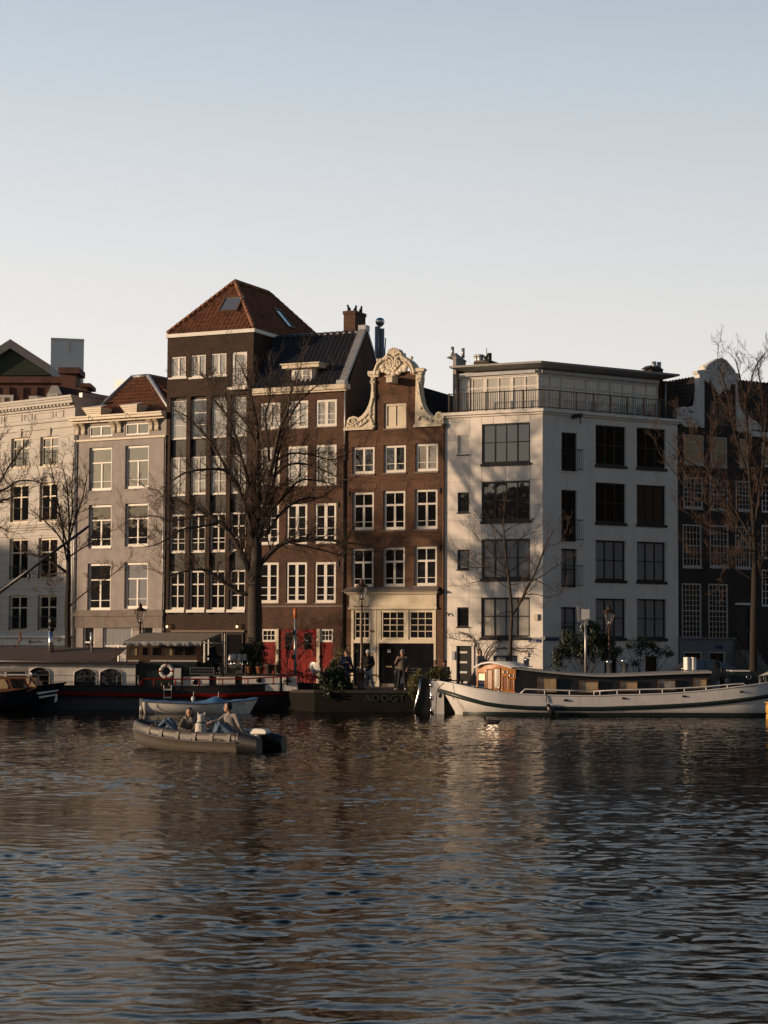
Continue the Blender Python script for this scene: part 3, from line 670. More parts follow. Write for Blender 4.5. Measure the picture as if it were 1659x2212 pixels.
mb = MB(); rowtube(mb, (0, 2.4, zrd+.05), (WM-.3, 2.4, zrd+.05), .12); mb.build('ridge', M['tileblue'], R)
mb = MB(); d = V_.normalized(); nn = Vector((0, -d.z, d.y))
a = Vector((WM-.36, -.1, zct+.02)); b = Vector((WM-.36, 2.4, zpk+.05)); mb.slab([a+nn*.12, a+nn*.12+Vector((.4, 0, 0)), b+nn*.12+Vector((.4, 0, 0)), b+nn*.12], (0, 0, -.24))
a = Vector((WM-.36, 4.85, zct+.02)); mb.slab([a+Vector((0, .1, .12)), a+Vector((.4, .1, .12)), b+Vector((.4, .1, .02)), b+Vector((0, .1, .02))], (0, 0, -.2))
mb.box(WM-.42, WM+.07, -.32, .1, zct+.002, zct+.2); mb.box(WM-.38, WM+.06, 2.2, 2.7, zpk-.1, zpk+.22); mb.build('parapet_flashing', M['lead'], R)
# chimney
cz0, cz1 = zrd-.4, f.sz('Z3', 260, 228, 2.8)[1]; c0, c1 = f.sz('Z3', 176, 330, 2.5)[0], f.sz('Z3', 285, 330, 2.5)[0]
mb = MB(); mb.box(c0, c1, 2.5, 3.8, cz0-1.2, cz1-.18); mb.box(c0-.04, c1+.04, 2.46, 3.84, cz1-.178, cz1); ch = mb.build('chimney', M['brickM'], R)
mb = MB()
for i, (x, y) in enumerate(((.25, .2), (.5, .5), (.7, .8))):
    mb = MB(); mb.lathe([(.1, cz1), (.09, cz1+.12), (.12, cz1+.16), (.07, cz1+.18)], (c0+x*.9, 2.5+y, 0), 8); mb.tube([(c0+x*.9, 2.5+y, cz1+.12), (c0+x*.9+(-.1 if i == 0 else .06), 2.5+y, cz1+.36)], [.09, .05], 6); mb.build('chimney_pot', M['iron'], ch)
# dormer
y0 = .05; r = f.rect('Z2', 1185, 778, 1342, 893, y0); dmr = MB(); dmr.box(r[0]-.12, r[2]+.12, y0+.1, 1.6, r[1]-.15, r[3]+.02); do = dmr.build('dormer', M['trim'], R)
w_ = window(do, r, M['trim'], M['glasscurt'], .1, v=[(.5, .1)], h=[(.5, .03)], y=y0-.02, rev=.1)
mb = MB(); mb.box(r[0]-.5, r[2]+.55, y0-.3, 1.5, r[3]+.022, r[3]+.2); mb.box(r[0]-.58, r[2]+.62, y0-.38, 1.6, r[3]+.203, r[3]+.27); mb.build('dormer_roof', M['creamtrim'], do)
# ground floor
for a, b in ((gx[1], gx[2]), (gx[3], gx[4])): mb = MB(); mb.box(a, b, -.04, .12, GZ, zg1-.002); mb.build('door_post', M['creamtrim'], R)
zw = f.sz('A1', 990, 1592)[1]
window(R, (gx[0], zw, gx[1]-.003, zg1-.003), M['trim'], M['glassdark'], .09, rev=.1, grid=(3, 2, .03)); window(R, (gx[4]+.003, zw, gx[5], zg1-.003), M['trim'], M['glassdark'], .09, rev=.1, grid=(3, 2, .03))
door(gx[0]+.01, gx[1]-.01, .05, M['red'], panels=1, zt2=zw-.005, gz=GZ+.05); door(gx[4]+.01, gx[5]-.01, .05, M['red'], panels=1, zt2=zw-.005, gz=GZ+.05)
gm_ = (gx[2]+gx[3])/2
for k, (a, b) in enumerate(((gx[2]+.01, gm_-.01), (gm_+.01, gx[3]-.01))):
    dd = door(a, b, .05, M['red'], panels=2, zt2=zg1-.01, gz=GZ+.05, name='garage_door'); m2 = MB(); m2.box(a+.35, b-.35, .03, .045, zg1-1.05, zg1-.2); m2.build('pane', M['glassdark'], dd)
for X in ((1395, 1598),): text_obj('house_number', '8', .28, M['black'], R, (gx[3]+.08, -.05, f.sz('A1', *X)[1]), (PI/2, 0, 0))
zb1, zb0 = f.sz('A1', 1200, 1290)[1], f.sz('A1', 1200, 1460)[1]
mb = MB(); mb.box(.02, WM-.02, -.03, -.002, zb1-.08, zb1); mb.build('brick_band', M['darkstone'], R)
downpipe(f, WM-.02, zc-3.6, zct-.02, m=M['galv']); downpipe(f, WM-.06, GZ, zc-3.6, m=M['iron'], y=-.07)
for (zn, X, Y) in (('A2', 125, 400), ('A2', 127, 960)):
    a = f.sz(zn, X, Y); mb = MB(); mb.cbox((min(a[0], WM-.3), -.03, a[1]), (.07, .05, .3)); mb.build('wall_anchor', M['iron'], R)
FM = f
# twin flue behind the middle house
P = f.world((WM+1.2, 8.5, 0)); pz = at('Z3', 520, 640, P.y); pt = at('Z3', 520, 372, P.y)
t = thing('flue_stack', 'tall shiny twin metal flue with round cowl behind the scrolled gable', 'flue', (pz.x, P.y, 8.0))
mb = MB(); mb.tube([(-.13, 0, 0), (-.13, 0, pt.z-8)], .16, 12); mb.tube([(.12, .05, 0), (.12, .05, pt.z-8.1)], .13, 12); mb.build('pipe', M['galv'], t)
mb = MB(); mb.lathe([(.1, 0), (.2, .1), (.27, .25), (.24, .42), (.1, .5)], (0, 0, pt.z-8), 12); mb.build('cowl', M['steel'], t)
mb = MB(); a = at('Z3', 505, 670, P.y)-t.location; b = at('Z3', 512, 480, P.y)-t.location; c = at('Z3', 575, 495, P.y)-t.location; e = at('Z3', 565, 655, P.y)-t.location; mb.tube([a+Vector((0, -.4, 0)), b+Vector((0, -.4, 0)), c+Vector((0, -.4, 0)), e+Vector((0, -.4, 0))], .035, 6); mb.build('bracket', M['galv'], t)
# ================================================================ tall dark brick house with hip roof
f = Facade('tall_brick_house', 'tall dark brown brick house with orange tiled hip roof and skylights', 'house', L0, TU)
R = f.root; WL = length(L0, M0)-.012; DL = 9.6
zt = f.sz('Z2', 490, 500)[1]                    # under the white band
bays = [(160, 293), (325, 457), (492, 628), (660, 797)]
ops = [f.rect('Z2', 172, 678, 296, 850), f.rect('Z2', 338, 663, 461, 848), f.rect('Z2', 505, 650, 632, 833), f.rect('Z2', 676, 637, 803, 930)]
for (yt, yb, dx) in ((('Z2', (1042, 1030, 1022, 1012)), (1356, 1348, 1340, 1330), 14), (('A1', (62, 54, 47, 38)), (374, 362, 362, 352), 6), (('A1', (536, 530, 523, 517)), (848, 845, 840, 836), 0), (('A1', (1006, 1002, 1000, 996)), (1320, 1320, 1320, 1315), -4)):
    zn, ys = yt
    for k, (a, b) in enumerate(bays): ops.append(f.rect(zn, a+dx, ys[k], b+dx, yb[k]))
zB0 = f.sz('A1', 450, 1362)[1]; zB1 = f.sz('Z2', 480, 1000)[1]  # recessed panel zone
zgr = f.sz('A1', 450, 1512)[1]
mb = MB()
g0, g1 = .5, WL-.35
wall(mb, .005, WL, GZ-.1, zB0, [(g0, GZ-.05, g1, zgr)], rev=.25)
wall(mb, .005, WL, zB1, zt, ops[:4], rev=.12)
shell(mb, .005, WL, DL, GZ-.1, zt)
# piers
pb = [f.sz('A1', X, 900)[0] for X in (118, 155, 288, 322, 455, 490, 622, 656, 790)]
piers = [(.005, pb[1]), (pb[2], pb[3]), (pb[4], pb[5]), (pb[6], pb[7]), (pb[8], WL)]
for a, b in piers: mb.box(a, b, .0, .26, zB0+.001, zB1-.001)
mb.build('wall', M['brickL'], R)
mb = MB()
lo = ops[4:]
cl = []
for (a, c, b, d) in lo: cl.append((a, c, b, d))
wall(mb, .01, WL-.01, zB0, zB1, [], y=.2); mb.build('spandrel', M['black'], R)
for i, r in enumerate(ops):
    if i < 3: window(R, r, M['trim'], M['glasscurt'], .07, v=[(.5, .11)], rev=.12, sill=(.1, .08, .09))
    elif i == 3: window(R, r, M['trim'], M['glasscurt'], .16, rev=.12, sill=(.1, .08, .09), name='balcony_door')
    else:
        k = (i-4)//4; c = (i-4) % 4
        for j in range(4):
            if c == j: a, b = [(pb[1], pb[2]), (pb[3], pb[4]), (pb[5], pb[6]), (pb[7], pb[8])][j]
        r = (a+.01, r[1], b-.01, r[3])
        gl = M[('glasscurt', 'glasscurt', 'glass', 'glassdark')[k]]
        if i == 5: gl = M['glass']
        if k == 1: window(R, r, M['trim'], gl, .06, v=[(.5, .06)], h=[(.33, .03), (.66, .03)], y=.1, rev=.1, sill=(-.0, .0, .05))
        elif k == 0: window(R, r, M['trim'], gl, .05, h=[(.66, .06), (.33, .04)], y=.1, rev=.1, sill=(-.0, .0, .05))
        else: window(R, r, M['trim'], gl, .08, v=[(.5, .07)], h=[(.66, .07), (.33, .04)]+([(.22, .03)] if k == 2 else []), y=.1, rev=.1, sill=(-.0, .0, .05))
zs = f.sz('A1', 450, 1345)[1]
for j in range(4):
    a, b = [(pb[1], pb[2]), (pb[3], pb[4]), (pb[5], pb[6]), (pb[7], pb[8])][j]
    mb = MB(); mb.box(a-.12, b+.02, -.06, .09, zs-.02, zs+.13); mb.build('sill_panel', M['trim'], R)
r = ops[3]; railing(R, 'balcony_rail', M['iron'], [(r[0]-.05, -.25, r[1]), (r[2]+.05, -.25, r[1])], .95, .1)
mb = MB(); mb.box(r[0]-.1, r[2]+.1, -.3, -.085, r[1]-.16, r[1]-.02); mb.build('balcony_slab', M['trim'], R)
# white eaves band
zt2 = f.sz('Z2', 490, 470)[1]
mb = MB(); mb.box(-.05, WL+.1, -.1, .1, zt, zt2); mb.box(WL-.1, WL+.1, .102, DL+.1, zt, zt2); mb.box(-.05, .1, .102, DL+.1, zt, zt2); mb.build('eaves_band', M['trim'], R)
# hip roof
AP = f.sz('Z2', 652, 72, 2.7); sm = WL/2; za = AP[1]; y1_, y2_ = 2.7, 6.6; ze = zt2
mb = MB()
def slope(mb, O, U, width, apexes, **k):
    O = Vector(O); U = Vector(U); pts = [(0, 0), (width, 0)]
    A = [Vector(p)-O for p in apexes]
    V = A[0]-U*A[0].dot(U); V.normalize()
    pts += [(p.dot(U), p.dot(V)) for p in A]
    tiles(mb, O, U, V, pts, **k)
A1_, A2_ = (sm, y1_, za), (sm, y2_, za)
slope(mb, (.1, -.02, ze), (1, 0, 0), WL-.2, [A1_]); slope(mb, (WL+.02, .0, ze), (0, 1, 0), DL, [A2_, A1_]); slope(mb, (-.02, DL, ze), (0, -1, 0), DL, [A1_, A2_]); slope(mb, (WL-.1, DL+.02, ze), (-1, 0, 0), WL-.2, [A2_])
mb.build('roof', M['tile'], R)
mb = MB(); mb.poly([(0, 0, ze), (WL, 0, ze), A1_]); mb.poly([(WL, 0, ze), (WL, DL, ze), A2_, A1_]); mb.poly([(WL, DL, ze), (0, DL, ze), A2_]); mb.poly([(0, DL, ze), (0, 0, ze), A1_, A2_]); mb.build('roof_boards', M['tiledark'], R)
mb = MB()
for a, b in (((WL, 0, ze+.08), (sm, y1_, za+.1)), ((0, 0, ze+.08), (sm, y1_, za+.1)), ((sm, y1_, za+.1), (sm, y2_, za+.1)), ((WL, DL, ze+.08), (sm, y2_, za+.1)), ((0, DL, ze+.08), (sm, y2_, za+.1))): rowtube(mb, a, b, .12)
mb.build('ridge_tiles', M['tile'], R)
def skylight(O, U, V, u0, u1, v0, v1, root):
    O, U, V = Vector(O), Vector(U).normalized(), Vector(V).normalized(); nn = U.cross(V).normalized()
    if nn.z < 0: nn = -nn
    g = lambda u, v, h=0: O+U*u+V*v+nn*h
    mb = MB()
    for (a, b, c, d) in ((u0, u1, v0, v0+.08), (u0, u1, v1-.08, v1), (u0, u0+.08, v0+.081, v1-.081), (u1-.08, u1, v0+.081, v1-.081)):
        mb.slab([g(a, c, .02), g(b, c, .02), g(b, d, .02), g(a, d, .02)], nn*.16)
    o = mb.build('skylight', M['brownwood'], root); mb = MB(); mb.quad(g(u0+.08, v0+.08, .13), g(u1-.08, v0+.08, .13), g(u1-.08, v1-.08, .13), g(u0+.08, v1-.08, .13)); mb.build('pane', M['sheer'] if 0 else glass_mat('skylight_glass', (.2, .2, .22), .5, .05, .0), o)
Vf = Vector((0, y1_, za-ze)); a = f.sz('Z2', 478, 320)[0]; b_ = f.sz('Z2', 640, 320)[0]
skylight((0, -.02, ze), (1, 0, 0), Vf, a+.12, b_+.12, Vf.length*.36, Vf.length*.66, R)
Vr = Vector((-sm, 0, za-ze)); skylight((WL, 0, ze), (0, 1, 0), Vr, 5.0, 5.9, Vr.length*.25, Vr.length*.62, R)
mb = MB(); mb.cbox((sm+.3, 8.0, ze+1.6), (.5, .5, .7)); mb.build('roof_vent', M['trim'], R)
# ground floor: lamps, lintel, dark shopfront
for X in (157, 737):
    a = f.sz('A1', X, 1466); t = thing('wall_lantern', 'small lit wall lantern on the dark brick, %s' % ('left of the two' if X < 200 else 'right of the two beside the big trunk'), 'lamp', f.world((a[0], -.2, a[1])), 0, 'lit wall lanterns')
    mb = MB(); mb.cbox((0, .1, .12), (.05, .18, .03)); mb.lathe([(.09, .1), (.02, .2)], n=6); mb.lathe([(.06, -.13), (.075, -.09)], n=6)
    for q in range(4): mb.tube([(.07*math.cos(q*PI/2+.7), .07*math.sin(q*PI/2+.7), -.1), (.08*math.cos(q*PI/2+.7), .08*math.sin(q*PI/2+.7), .1)], .008, 4)
    mb.build('lantern_frame', M['iron'], t); mb = MB(); mb.ball((0, 0, 0), .055, 8); mb.build('bulb', mat('lit_bulb', (1, .62, .22), .5, 0, emit=7), t)
mb = MB(); mb.quad((g0, .24, GZ), (g1, .24, GZ), (g1, .24, zgr), (g0, .24, zgr)); mb.build('shop_back', M['black'], R)
for (a, b) in ((168, 300), (312, 443), (470, 610), (620, 760)):
    a, b = f.sz('A1', a, 1560)[0], f.sz('A1', b, 1560)[0]; window(R, (max(a, g0+.02), GZ+.5, min(b, g1-.02), zgr-.05), M['trim'] if b < 4 else M['black'], M['glassdark'], .06, y=.08, rev=.12)
mb = MB(); mb.box(g0, g1, -.12, -.002, zgr, zgr+.12); mb.build('lintel', M['brownwood'], R)
FL = f
# ================================================================ grey stucco house
f = Facade('stucco_house', 'grey stucco house with bracketed cornice and orange tiled roof', 'house', G0, 30)
R = f.root; WG = length(G0, L0)-.012
ops = [f.rect('Z1', 843, 1160, 1058, 1570), f.rect('Z1', 1185, 1140, 1408, 1550), f.rect('Z6', 838, 45, 1055, 458), f.rect('Z6', 1183, 30, 1405, 440), f.rect('Z6', 828, 600, 1048, 1045), f.rect('Z6', 1178, 590, 1400, 1030)]
zf0 = f.sz('Z1', 1100, 1072)[1]; zf1 = f.sz('Z1', 1100, 915)[1]; zct = f.sz('Z1', 1100, 862)[1]
frz = [f.rect('Z1', 848, 955, 1065, 1058), f.rect('Z1', 1190, 930, 1412, 1040)]
grd = [f.rect('A5', 783, 250, 892, 640), f.rect('A5', 972, 248, 1250, 640), f.rect('A5', 1350, 240, 1452, 340)]
grd = [(a, max(c, GZ+.02), b, d) for a, c, b, d in grd]
mb = MB(); zg = f.sz('A5', 1100, 150)[1]
wall(mb, .005, WG, zg, zf0, ops, rev=.2); shell(mb, .005, WG, 9, GZ-.1, zct-.1, roof=False); wall(mb, .005, WG, zf0, zf1, frz, rev=.1); wall(mb, .005, WG, GZ-.1, zg, grd, rev=.18); mb.build('wall', M['greystone'], R)
for i, r in enumerate(ops): window(R, r, M['trim'], M['glassblind' if i == 5 else ('glass' if i < 2 else 'glassdark')], .13, v=[(.5, .1, 0, .64)], h=[(.66, .07), (.17, .03)], rev=.2, sill=(.02, .03, .07), sillm=M['greystone'])
for r in frz: window(R, r, M['trim'], M['glass'], .07, v=[(.5, .1)], rev=.1)
window(R, grd[0], M['trim'], M['glassdark'], .09, h=[(.62, .08)], rev=.15, name='street_door'); window(R, grd[1], M['trim'], M['glassblind'], .09, h=[(.52, .05)], v=[(.5, .09, 0, .52)], rev=.15); window(R, grd[2], M['trim'], M['glassdark'], .08, rev=.15)
mb = MB(); mb.box(-.02, WG, -.1, -.003, zf0-.1, zf0); mb.box(-.05, WG+.01, -.25, .1, zf1+.002, zf1+.12); mb.box(-.12, WG+.03, -.48, .1, zf1+.122, zf1+.26); mb.box(-.17, WG+.05, -.56, .1, zf1+.262, zct+.04); mb.build('cornice', M['creamtrim'], R)
zgb = f.sz('A5', 1100, 95)[1]
mb = MB(); mb.box(-.0, WG, -.13, -.003, zg-.02, zgb-.15); mb.box(-.0, WG, -.08, -.003, zgb-.149, zgb); mb.box(.0, WG, -.06, -.003, zg-.65, zg-.023)
mb.build('stone_band', M['darkstone'], R)
for X in (737, 797, 1080, 1137, 1432, 1492):
    a = f.sz('Z1', X, 1000)[0]; mb = MB()
    pr = [(-.02, -.62), (-.1, -.62), (-.13, -.5), (-.09, -.35), (-.16, -.2), (-.28, -.1), (-.36, 0), (-.02, 0)]
    for o3 in (-.085, 0, .085):
        mb.slab([(a+o3-.035, y, zf1+z) for y, z in pr], (.07, 0, 0))
    mb.build('bracket', M['creamtrim'], R)
# roof (front slope + right hip), covered by rakes
zrt = f.sz('Z1', 1330, 500, 3.2)[1]; sa, sb = f.sz('Z1', 1255, 505, 3.2)[0], f.sz('Z1', 1405, 500, 3.2)[0]
sL = f.sz('Z1', 860, 830, .2)[0]; zcr = zct+.05; s_e = WG+.0
mb = MB()
V = Vector((0, 3.0, zrt-zcr)); L_ = V.length; tiles(mb, (0, .2, zcr), (1, 0, 0), V, [(sL, 0), (s_e, 0), (sb, L_), (sa, L_)], tw=.3, cl=.36, amp=.04)
Vr = Vector((sb-s_e-1.2, 0, zrt-zcr)); tiles(mb, (s_e+1.2, .2, zcr), (0, 1, 0), Vr, [(0, 0), (7, 0), (7, Vr.length), (3.0, Vr.length)], tw=.3)
Vl = Vector((sa-sL, 0, zrt-zcr)); tiles(mb, (sL, 8.2, zcr), (0, -1, 0), Vl, [(0, 0), (8, 0), (5, Vl.length), (0, Vl.length)], tw=.3)
mb.build('roof', M['tile'], R)
mb = MB(); mb.tube([(s_e+.2, .15, zcr+.05), (sb, 3.2, zrt+.08)], .13, 6); mb.tube([(sL, .15, zcr+.05), (sa, 3.2, zrt+.08)], .12, 6); mb.tube([(sa, 3.2, zrt+.08), (sb, 3.2, zrt+.08)], .12, 6); mb.tube([(sb, 3.2, zrt+.08), (sb, 8, zrt+.08)], .12, 6); mb.build('ridge', M['lead'], R)
mb = MB(); a = f.sz('Z1', 1090, 560, 5.0); b = f.sz('Z1', 1250, 508, 5.0); mb.box(a[0], b[0]+.8, 5.0, 7, zcr+.3, b[1]); mb.build('rear_dormer', M['lead'], R)
for (x0, x1, y) in ((832, 1010, 850), (1190, 1350, 825)):
    a, b = f.l3('Z1', x0, y, -.2), f.l3('Z1', x1, y, -.2); mb = MB(); z = zct+.05
    W_ = b[0]-a[0]
    for k in range(4): mb.box(a[0]+.17-k*.05, b[0]-.17+k*.05, -.5-k*.06, .3, z+k*.1, z+(k+1)*.1-.002)
    mb.slab([(a[0]-.03, -.72, z+.4), (b[0]+.03, -.72, z+.4), (b[0]-.3, .3, z+.62), (a[0]+.3, .3, z+.62)], (0, 0, .03))
    o = mb.build('hoist_housing', M['creamtrim'], R); mb = MB(); mb.tube([(a[0]+W_*.3, -.62, z), (a[0]+W_*.3, -.62, z-.25), (a[0]+W_*.3+.06, -.62, z-.3)], .02, 5); mb.build('hook', M['lead'], o)
downpipe(f, WG-.06, GZ, zf0-.1, m=M['galv']); downpipe(f, .1, GZ, zf0+.3, m=M['galv'])
FG = f
# ================================================================ cream corner house at far left
LW = length(W0P, G0); f = Facade('cream_house', 'cream rusticated house with dentil cornice and iron window balconies', 'house', W0P, 40)
R = f.root; WW = LW-.05
cols = lambda zn, y0, y1, q=0: [f.rect(zn, -255+q, y0, -100+q, y1), f.rect(zn, 105+q, y0, 265+q, y1), f.rect(zn, 378+q, y0, 545+q, y1)]
rows = [f.rect('Z1', 105, 1070, 276, 1352), f.rect('Z1', 380, 1055, 553, 1335), f.rect('Z6', 98, -150, 270, 210), f.rect('Z6', 373, -165, 545, 205), f.rect('Z6', 88, 365, 262, 757), f.rect('Z6', 362, 358, 542, 745), f.rect('Z6', 82, 905, 256, 1238), f.rect('Z6', 357, 900, 536, 1235)]
more = []
d_ = rows[1][0]-rows[0][0]
for i in range(0, 8, 2):
    a, c, b, d = rows[i]; more.append((a-d_, c, b-d_, d))
zsh_ = f.sz('Z6', 300, 1378)[1]; zct = f.sz('Z1', 300, 722)[1]; zpn = f.sz('Z1', 300, 920)[1]
shop = [f.rect('Z6', 10, 1385, 112, 1500), f.rect('Z6', 138, 1383, 578, 1500)]; shop = [(a, GZ+.6, b, d) for a, c, b, d in shop]
mb = MB(); wall(mb, .0, WW, GZ-.1, zct-.02, rows+more+shop, rev=.2); shell(mb, .0, WW, 8, GZ-.1, zct-.02); mb.build('wall', M['cream'], R)
for i, r in enumerate(rows+more):
    window(R, r, M['creamtrim'], M['glass' if i < 2 else 'glassdark'], .12, v=[(.5, .1)], h=[(.67, .07)], rev=.2, sill=(.04, .04, .07))
    j = i if i < 8 else (i-8)*2
    railing(R, 'window_balcony', M['iron'], [(r[0]+.05, -.08, r[1]+.03), (r[2]-.05, -.08, r[1]+.03)], .75 if j > 1 else .8, .09, r=.012)
for r in shop: window(R, r, M['trim'], M['glassdark'], .08, rev=.2, name='shop_window')
mb = MB()
for k, (z0, z1, yo) in enumerate(((zct-.62, zct-.5, -.12), (zct-.38, zct-.22, -.34), (zct-.218, zct-.1, -.42), (zct-.098, zct+.03, -.5), (zpn-.12, zpn-.0, -.1), (zpn-.5, zpn-.42, -.08))): mb.box(-.0, WW-yo*.4, yo, -.003, z0, z1)
n = int(WW/.3)
for i in range(n): mb.box(.1+i*.3, .25+i*.3, -.28, -.003, zct-.5+.002, zct-.382)
# panels
s = .3
while s < WW-.9:
    for wd in (1.6, .7):
        a, b = s, s+wd; z0, z1 = zpn+.1, zct-.72
        mb.box(a, b, -.04, -.003, z0, z0+.05); mb.box(a, b, -.04, -.003, z1-.05, z1); mb.box(a, a+.05, -.04, -.003, z0+.051, z1-.051); mb.box(b-.05, b, -.04, -.003, z0+.051, z1-.051); s += wd+.2
mb.build('cornice', M['cream'], R)
mb = MB(); zb_ = f.sz('Z6', 300, 260)[1]
for (z0, z1, yo) in ((zb_-.15, zb_-.02, -.1), (zb_-.018, zb_+.1, -.2), (zb_+.102, zb_+.16, -.26)): mb.box(0, WW, yo, -.003, z0, z1)
k = 0; z = GZ+3.0
while z < zpn-.6:
    mb.box(WW-(.55 if k % 2 else .42), WW+.015, -.05, -.003, z, z+.36); mb.box(3.2, 3.65, -.04, -.003, z, z+.36) if 0 else None; z += .4; k += 1
for r in rows+more:
    m_ = (r[0]+r[2])/2; mb.slab([(m_-.12, -.06, r[3]+.02), (m_+.12, -.06, r[3]+.02), (m_+.2, -.12, r[3]+.5), (m_-.2, -.12, r[3]+.5)], (0, .1, 0)) if r in rows[:2] or r in more[:1] else None
    mb.box(r[0]-.12, r[0]-.02, -.03, -.003, r[1], r[3]+.1) if 0 else None
mb.build('stone_trim', M['cream'], R)
# rustication joints
mb = MB(); z = zb_+.4
jm = mat('stone_joint', (.33, .3, .25), .9, .1)
for z in np.arange(GZ+3.2, zpn-.6, .5):
    segs = [(0, WW-.6)]
    for r in rows+more:
        if r[1]-.05 < z < r[3]+.05:
            segs = [q for (a, b) in segs for q in ((a, min(b, r[0])), (max(a, r[2]), b)) if q[1]-q[0] > .05] if True else segs
    for a, b in segs:
        if b > a: mb.box(a, b, -.004, -.0005, z-.012, z+.012)
mb.build('joint', jm, R)
mb = MB(); mb.box(0, WW-.1, -.12, -.003, zsh_+.0, zsh_+.42); mb.box(0, WW, -.3, -.003, zsh_+.422, zsh_+.55); fa = mb.build('shop_fascia', M['trim'], R)
a = f.sz('Z6', 360, 1362); text_obj('lettering', 'Gallery Place', .2, M['black'], fa, (a[0], -.125, zsh_+.2), (PI/2, 0, 0)); mb = MB(); a = f.sz('Z6', 312, 1362); mb.lathe([(.1, -.13), (.1, -.122)], (0, 0, 0), 12, False, 'y'); o = mb.build('emblem', M['black'], fa); o.location = (a[0]-.1, 0, zsh_+.2)
mb = MB(); a = f.sz('Z6', 575, 1312); mb.cbox((a[0], -.08, a[1]), (.22, .14, .34)); o = mb.build('alarm_box', M['creamtrim'], R); mb = MB(); mb.cbox((a[0], -.155, a[1]-.1), (.14, .01, .06)); mb.build('alarm_label', M['red'], o)
mb = MB(); mb.box(WW-.25, WW+.02, .5, 7.5, zct-.02, zct+.25) ; mb.build('roof_edge', M['lead'], R)
for yy_ in (1.0, 3.2, 5.2): mb = MB(); mb.box(WW+.01, WW+.06, yy_, yy_+.07, zct-1.6, zct-.5); mb.build('wall_anchor', M['iron'], R)
FW0 = f
# ================================================================ things behind the left roofs
def bq(zn, X, Y, D): return at(zn, X, Y, D)
D = 150
t = thing('red_brick_hall', 'deep red brick building with green gabled roof end behind the cream house', 'building', (bq('Z1', 300, 700, D).x, D, GZ))
def T_(v): return Vector(v)-t.location
mb = MB(); a = bq('Z1', -600, 472, D); b = bq('Z1', 590, 490, D); mb.box(a.x-t.location.x, b.x-t.location.x, 0, 14, -.0, b.z-GZ); mb.box(a.x-t.location.x, b.x+.3-t.location.x, -.25, -.003, b.z-GZ-.5, b.z-GZ-.02); mb.box(a.x-t.location.x, b.x-t.location.x, -.12, -.003, b.z-GZ-3.1, b.z-GZ-2.7)
mb.build('wall', M['brickB'], t)
for k in range(24): mb = MB(); mb.box(b.x-t.location.x-.8-k*1.05-.3, b.x-t.location.x-.8-k*1.05, -.12, .1, b.z-GZ-1.9, b.z-GZ-.8); mb.build('corbel', M['brickB'], t)
for (x0, x1, y0, y1) in ((-60, 130, 665, 800), (275, 375, 675, 800)):
    p, q = T_(bq('Z1', x0, y1, D)), T_(bq('Z1', x1, y0, D)); window(t, (p.x, p.z, q.x, q.z), M['trim'], M['curtainwarm'], .2, v=[(.5, .15)], rev=.0, proud=.08)
gp = [T_(bq('Z1', X, Y, D+2)) for X, Y in ((-280, 480), (480, 475), (105, 232))]
mb = MB(); mb.slab(gp, (0, 10, 0)); mb.build('gable_end', mat('green_cladding', (.03, .045, .03), .7, .2), t)
mb = MB()
for a, b in ((gp[0], gp[2]), (gp[1], gp[2])): 
    a = a+Vector((0, -.4, 0)); b = b+Vector((0, -.4, 0)); mb.slab([a+Vector((0, 0, .05)), b+Vector((0, 0, .05)), b+Vector((0, 0, .75)), a+Vector((0, 0, .75))], (0, 11, 0))
mb.build('verge', mat('weathered_verge', (.16, .16, .17), .6, .2), t)
c0_, c1_ = T_(bq('Z1', 580, 600, D-1)), T_(bq('Z1', 718, 462, D-1)); mb = MB(); mb.box(c0_.x, c1_.x, -1, 1.5, c0_.z-6, c1_.z); mb.box(c0_.x-.2, c1_.x+.3, -1.25, 1.75, c1_.z+.002, c1_.z+.45)
mb.build('chimney', M['brickB'], t)
c0_, c1_ = T_(bq('Z1', 720, 640, D-1)), T_(bq('Z1', 822, 592, D-1)); mb = MB(); mb.box(c0_.x+.01, c1_.x, -1, 1.5, c0_.z-7, c1_.z); mb.box(c0_.x+.32, c1_.x+.3, -1.25, 1.75, c1_.z+.002, c1_.z+.3); mb.build('chimney', M['brickB'], t)
# plain white tower block behind
D = 190; p = bq('Z1', 483, 145, D); t = thing('rooftop_box', 'plain pale metal clad box tower rising behind the red brick wall', 'tower', (p.x, D, GZ)); bx = MB()
q = bq('Z1', 785, 160, D); l = bq('Z1', 391, 190, D); wz = q.x-p.x
ang = .28; u = Vector((math.cos(ang*.2), math.sin(ang*.2), 0)); v = Vector((-1.9*.55, 1.9, 0)).normalized()
pts = [Vector((0, 0, 0)), Vector((wz, .8, 0)), Vector((wz-5, 17, 0)), Vector((l.x-p.x-.8, 15, 0))]
bx.slab(pts, (0, 0, p.z-GZ)); o = bx.build('cladding', mat('pale_metal_cladding', (.93, .93, .92), .6, .04, .3), t)
bx = MB(); bx.slab([Vector((q_.x*1.01, q_.y-.05, p.z-GZ+.002)) for q_ in pts], (0, 0, .25)); bx.build('roof_trim', M['trim'], t)
bx = MB(); bx.slab([Vector((wz*.55, .35, 30)), Vector((wz*.55+.08, .36, 30)), Vector((wz*.55+.08, .36, p.z-GZ-.1)), Vector((wz*.55, .35, p.z-GZ-.1))], (0, .1, 0)); bx.slab([Vector((0, -.06, p.z-GZ-6.6)), Vector((wz, .74, p.z-GZ-6.6)), Vector((wz, .74, p.z-GZ-6.7)), Vector((0, -.06, p.z-GZ-6.7))], (0, .05, 0)); bx.build('panel_joint', M['galv'], t)
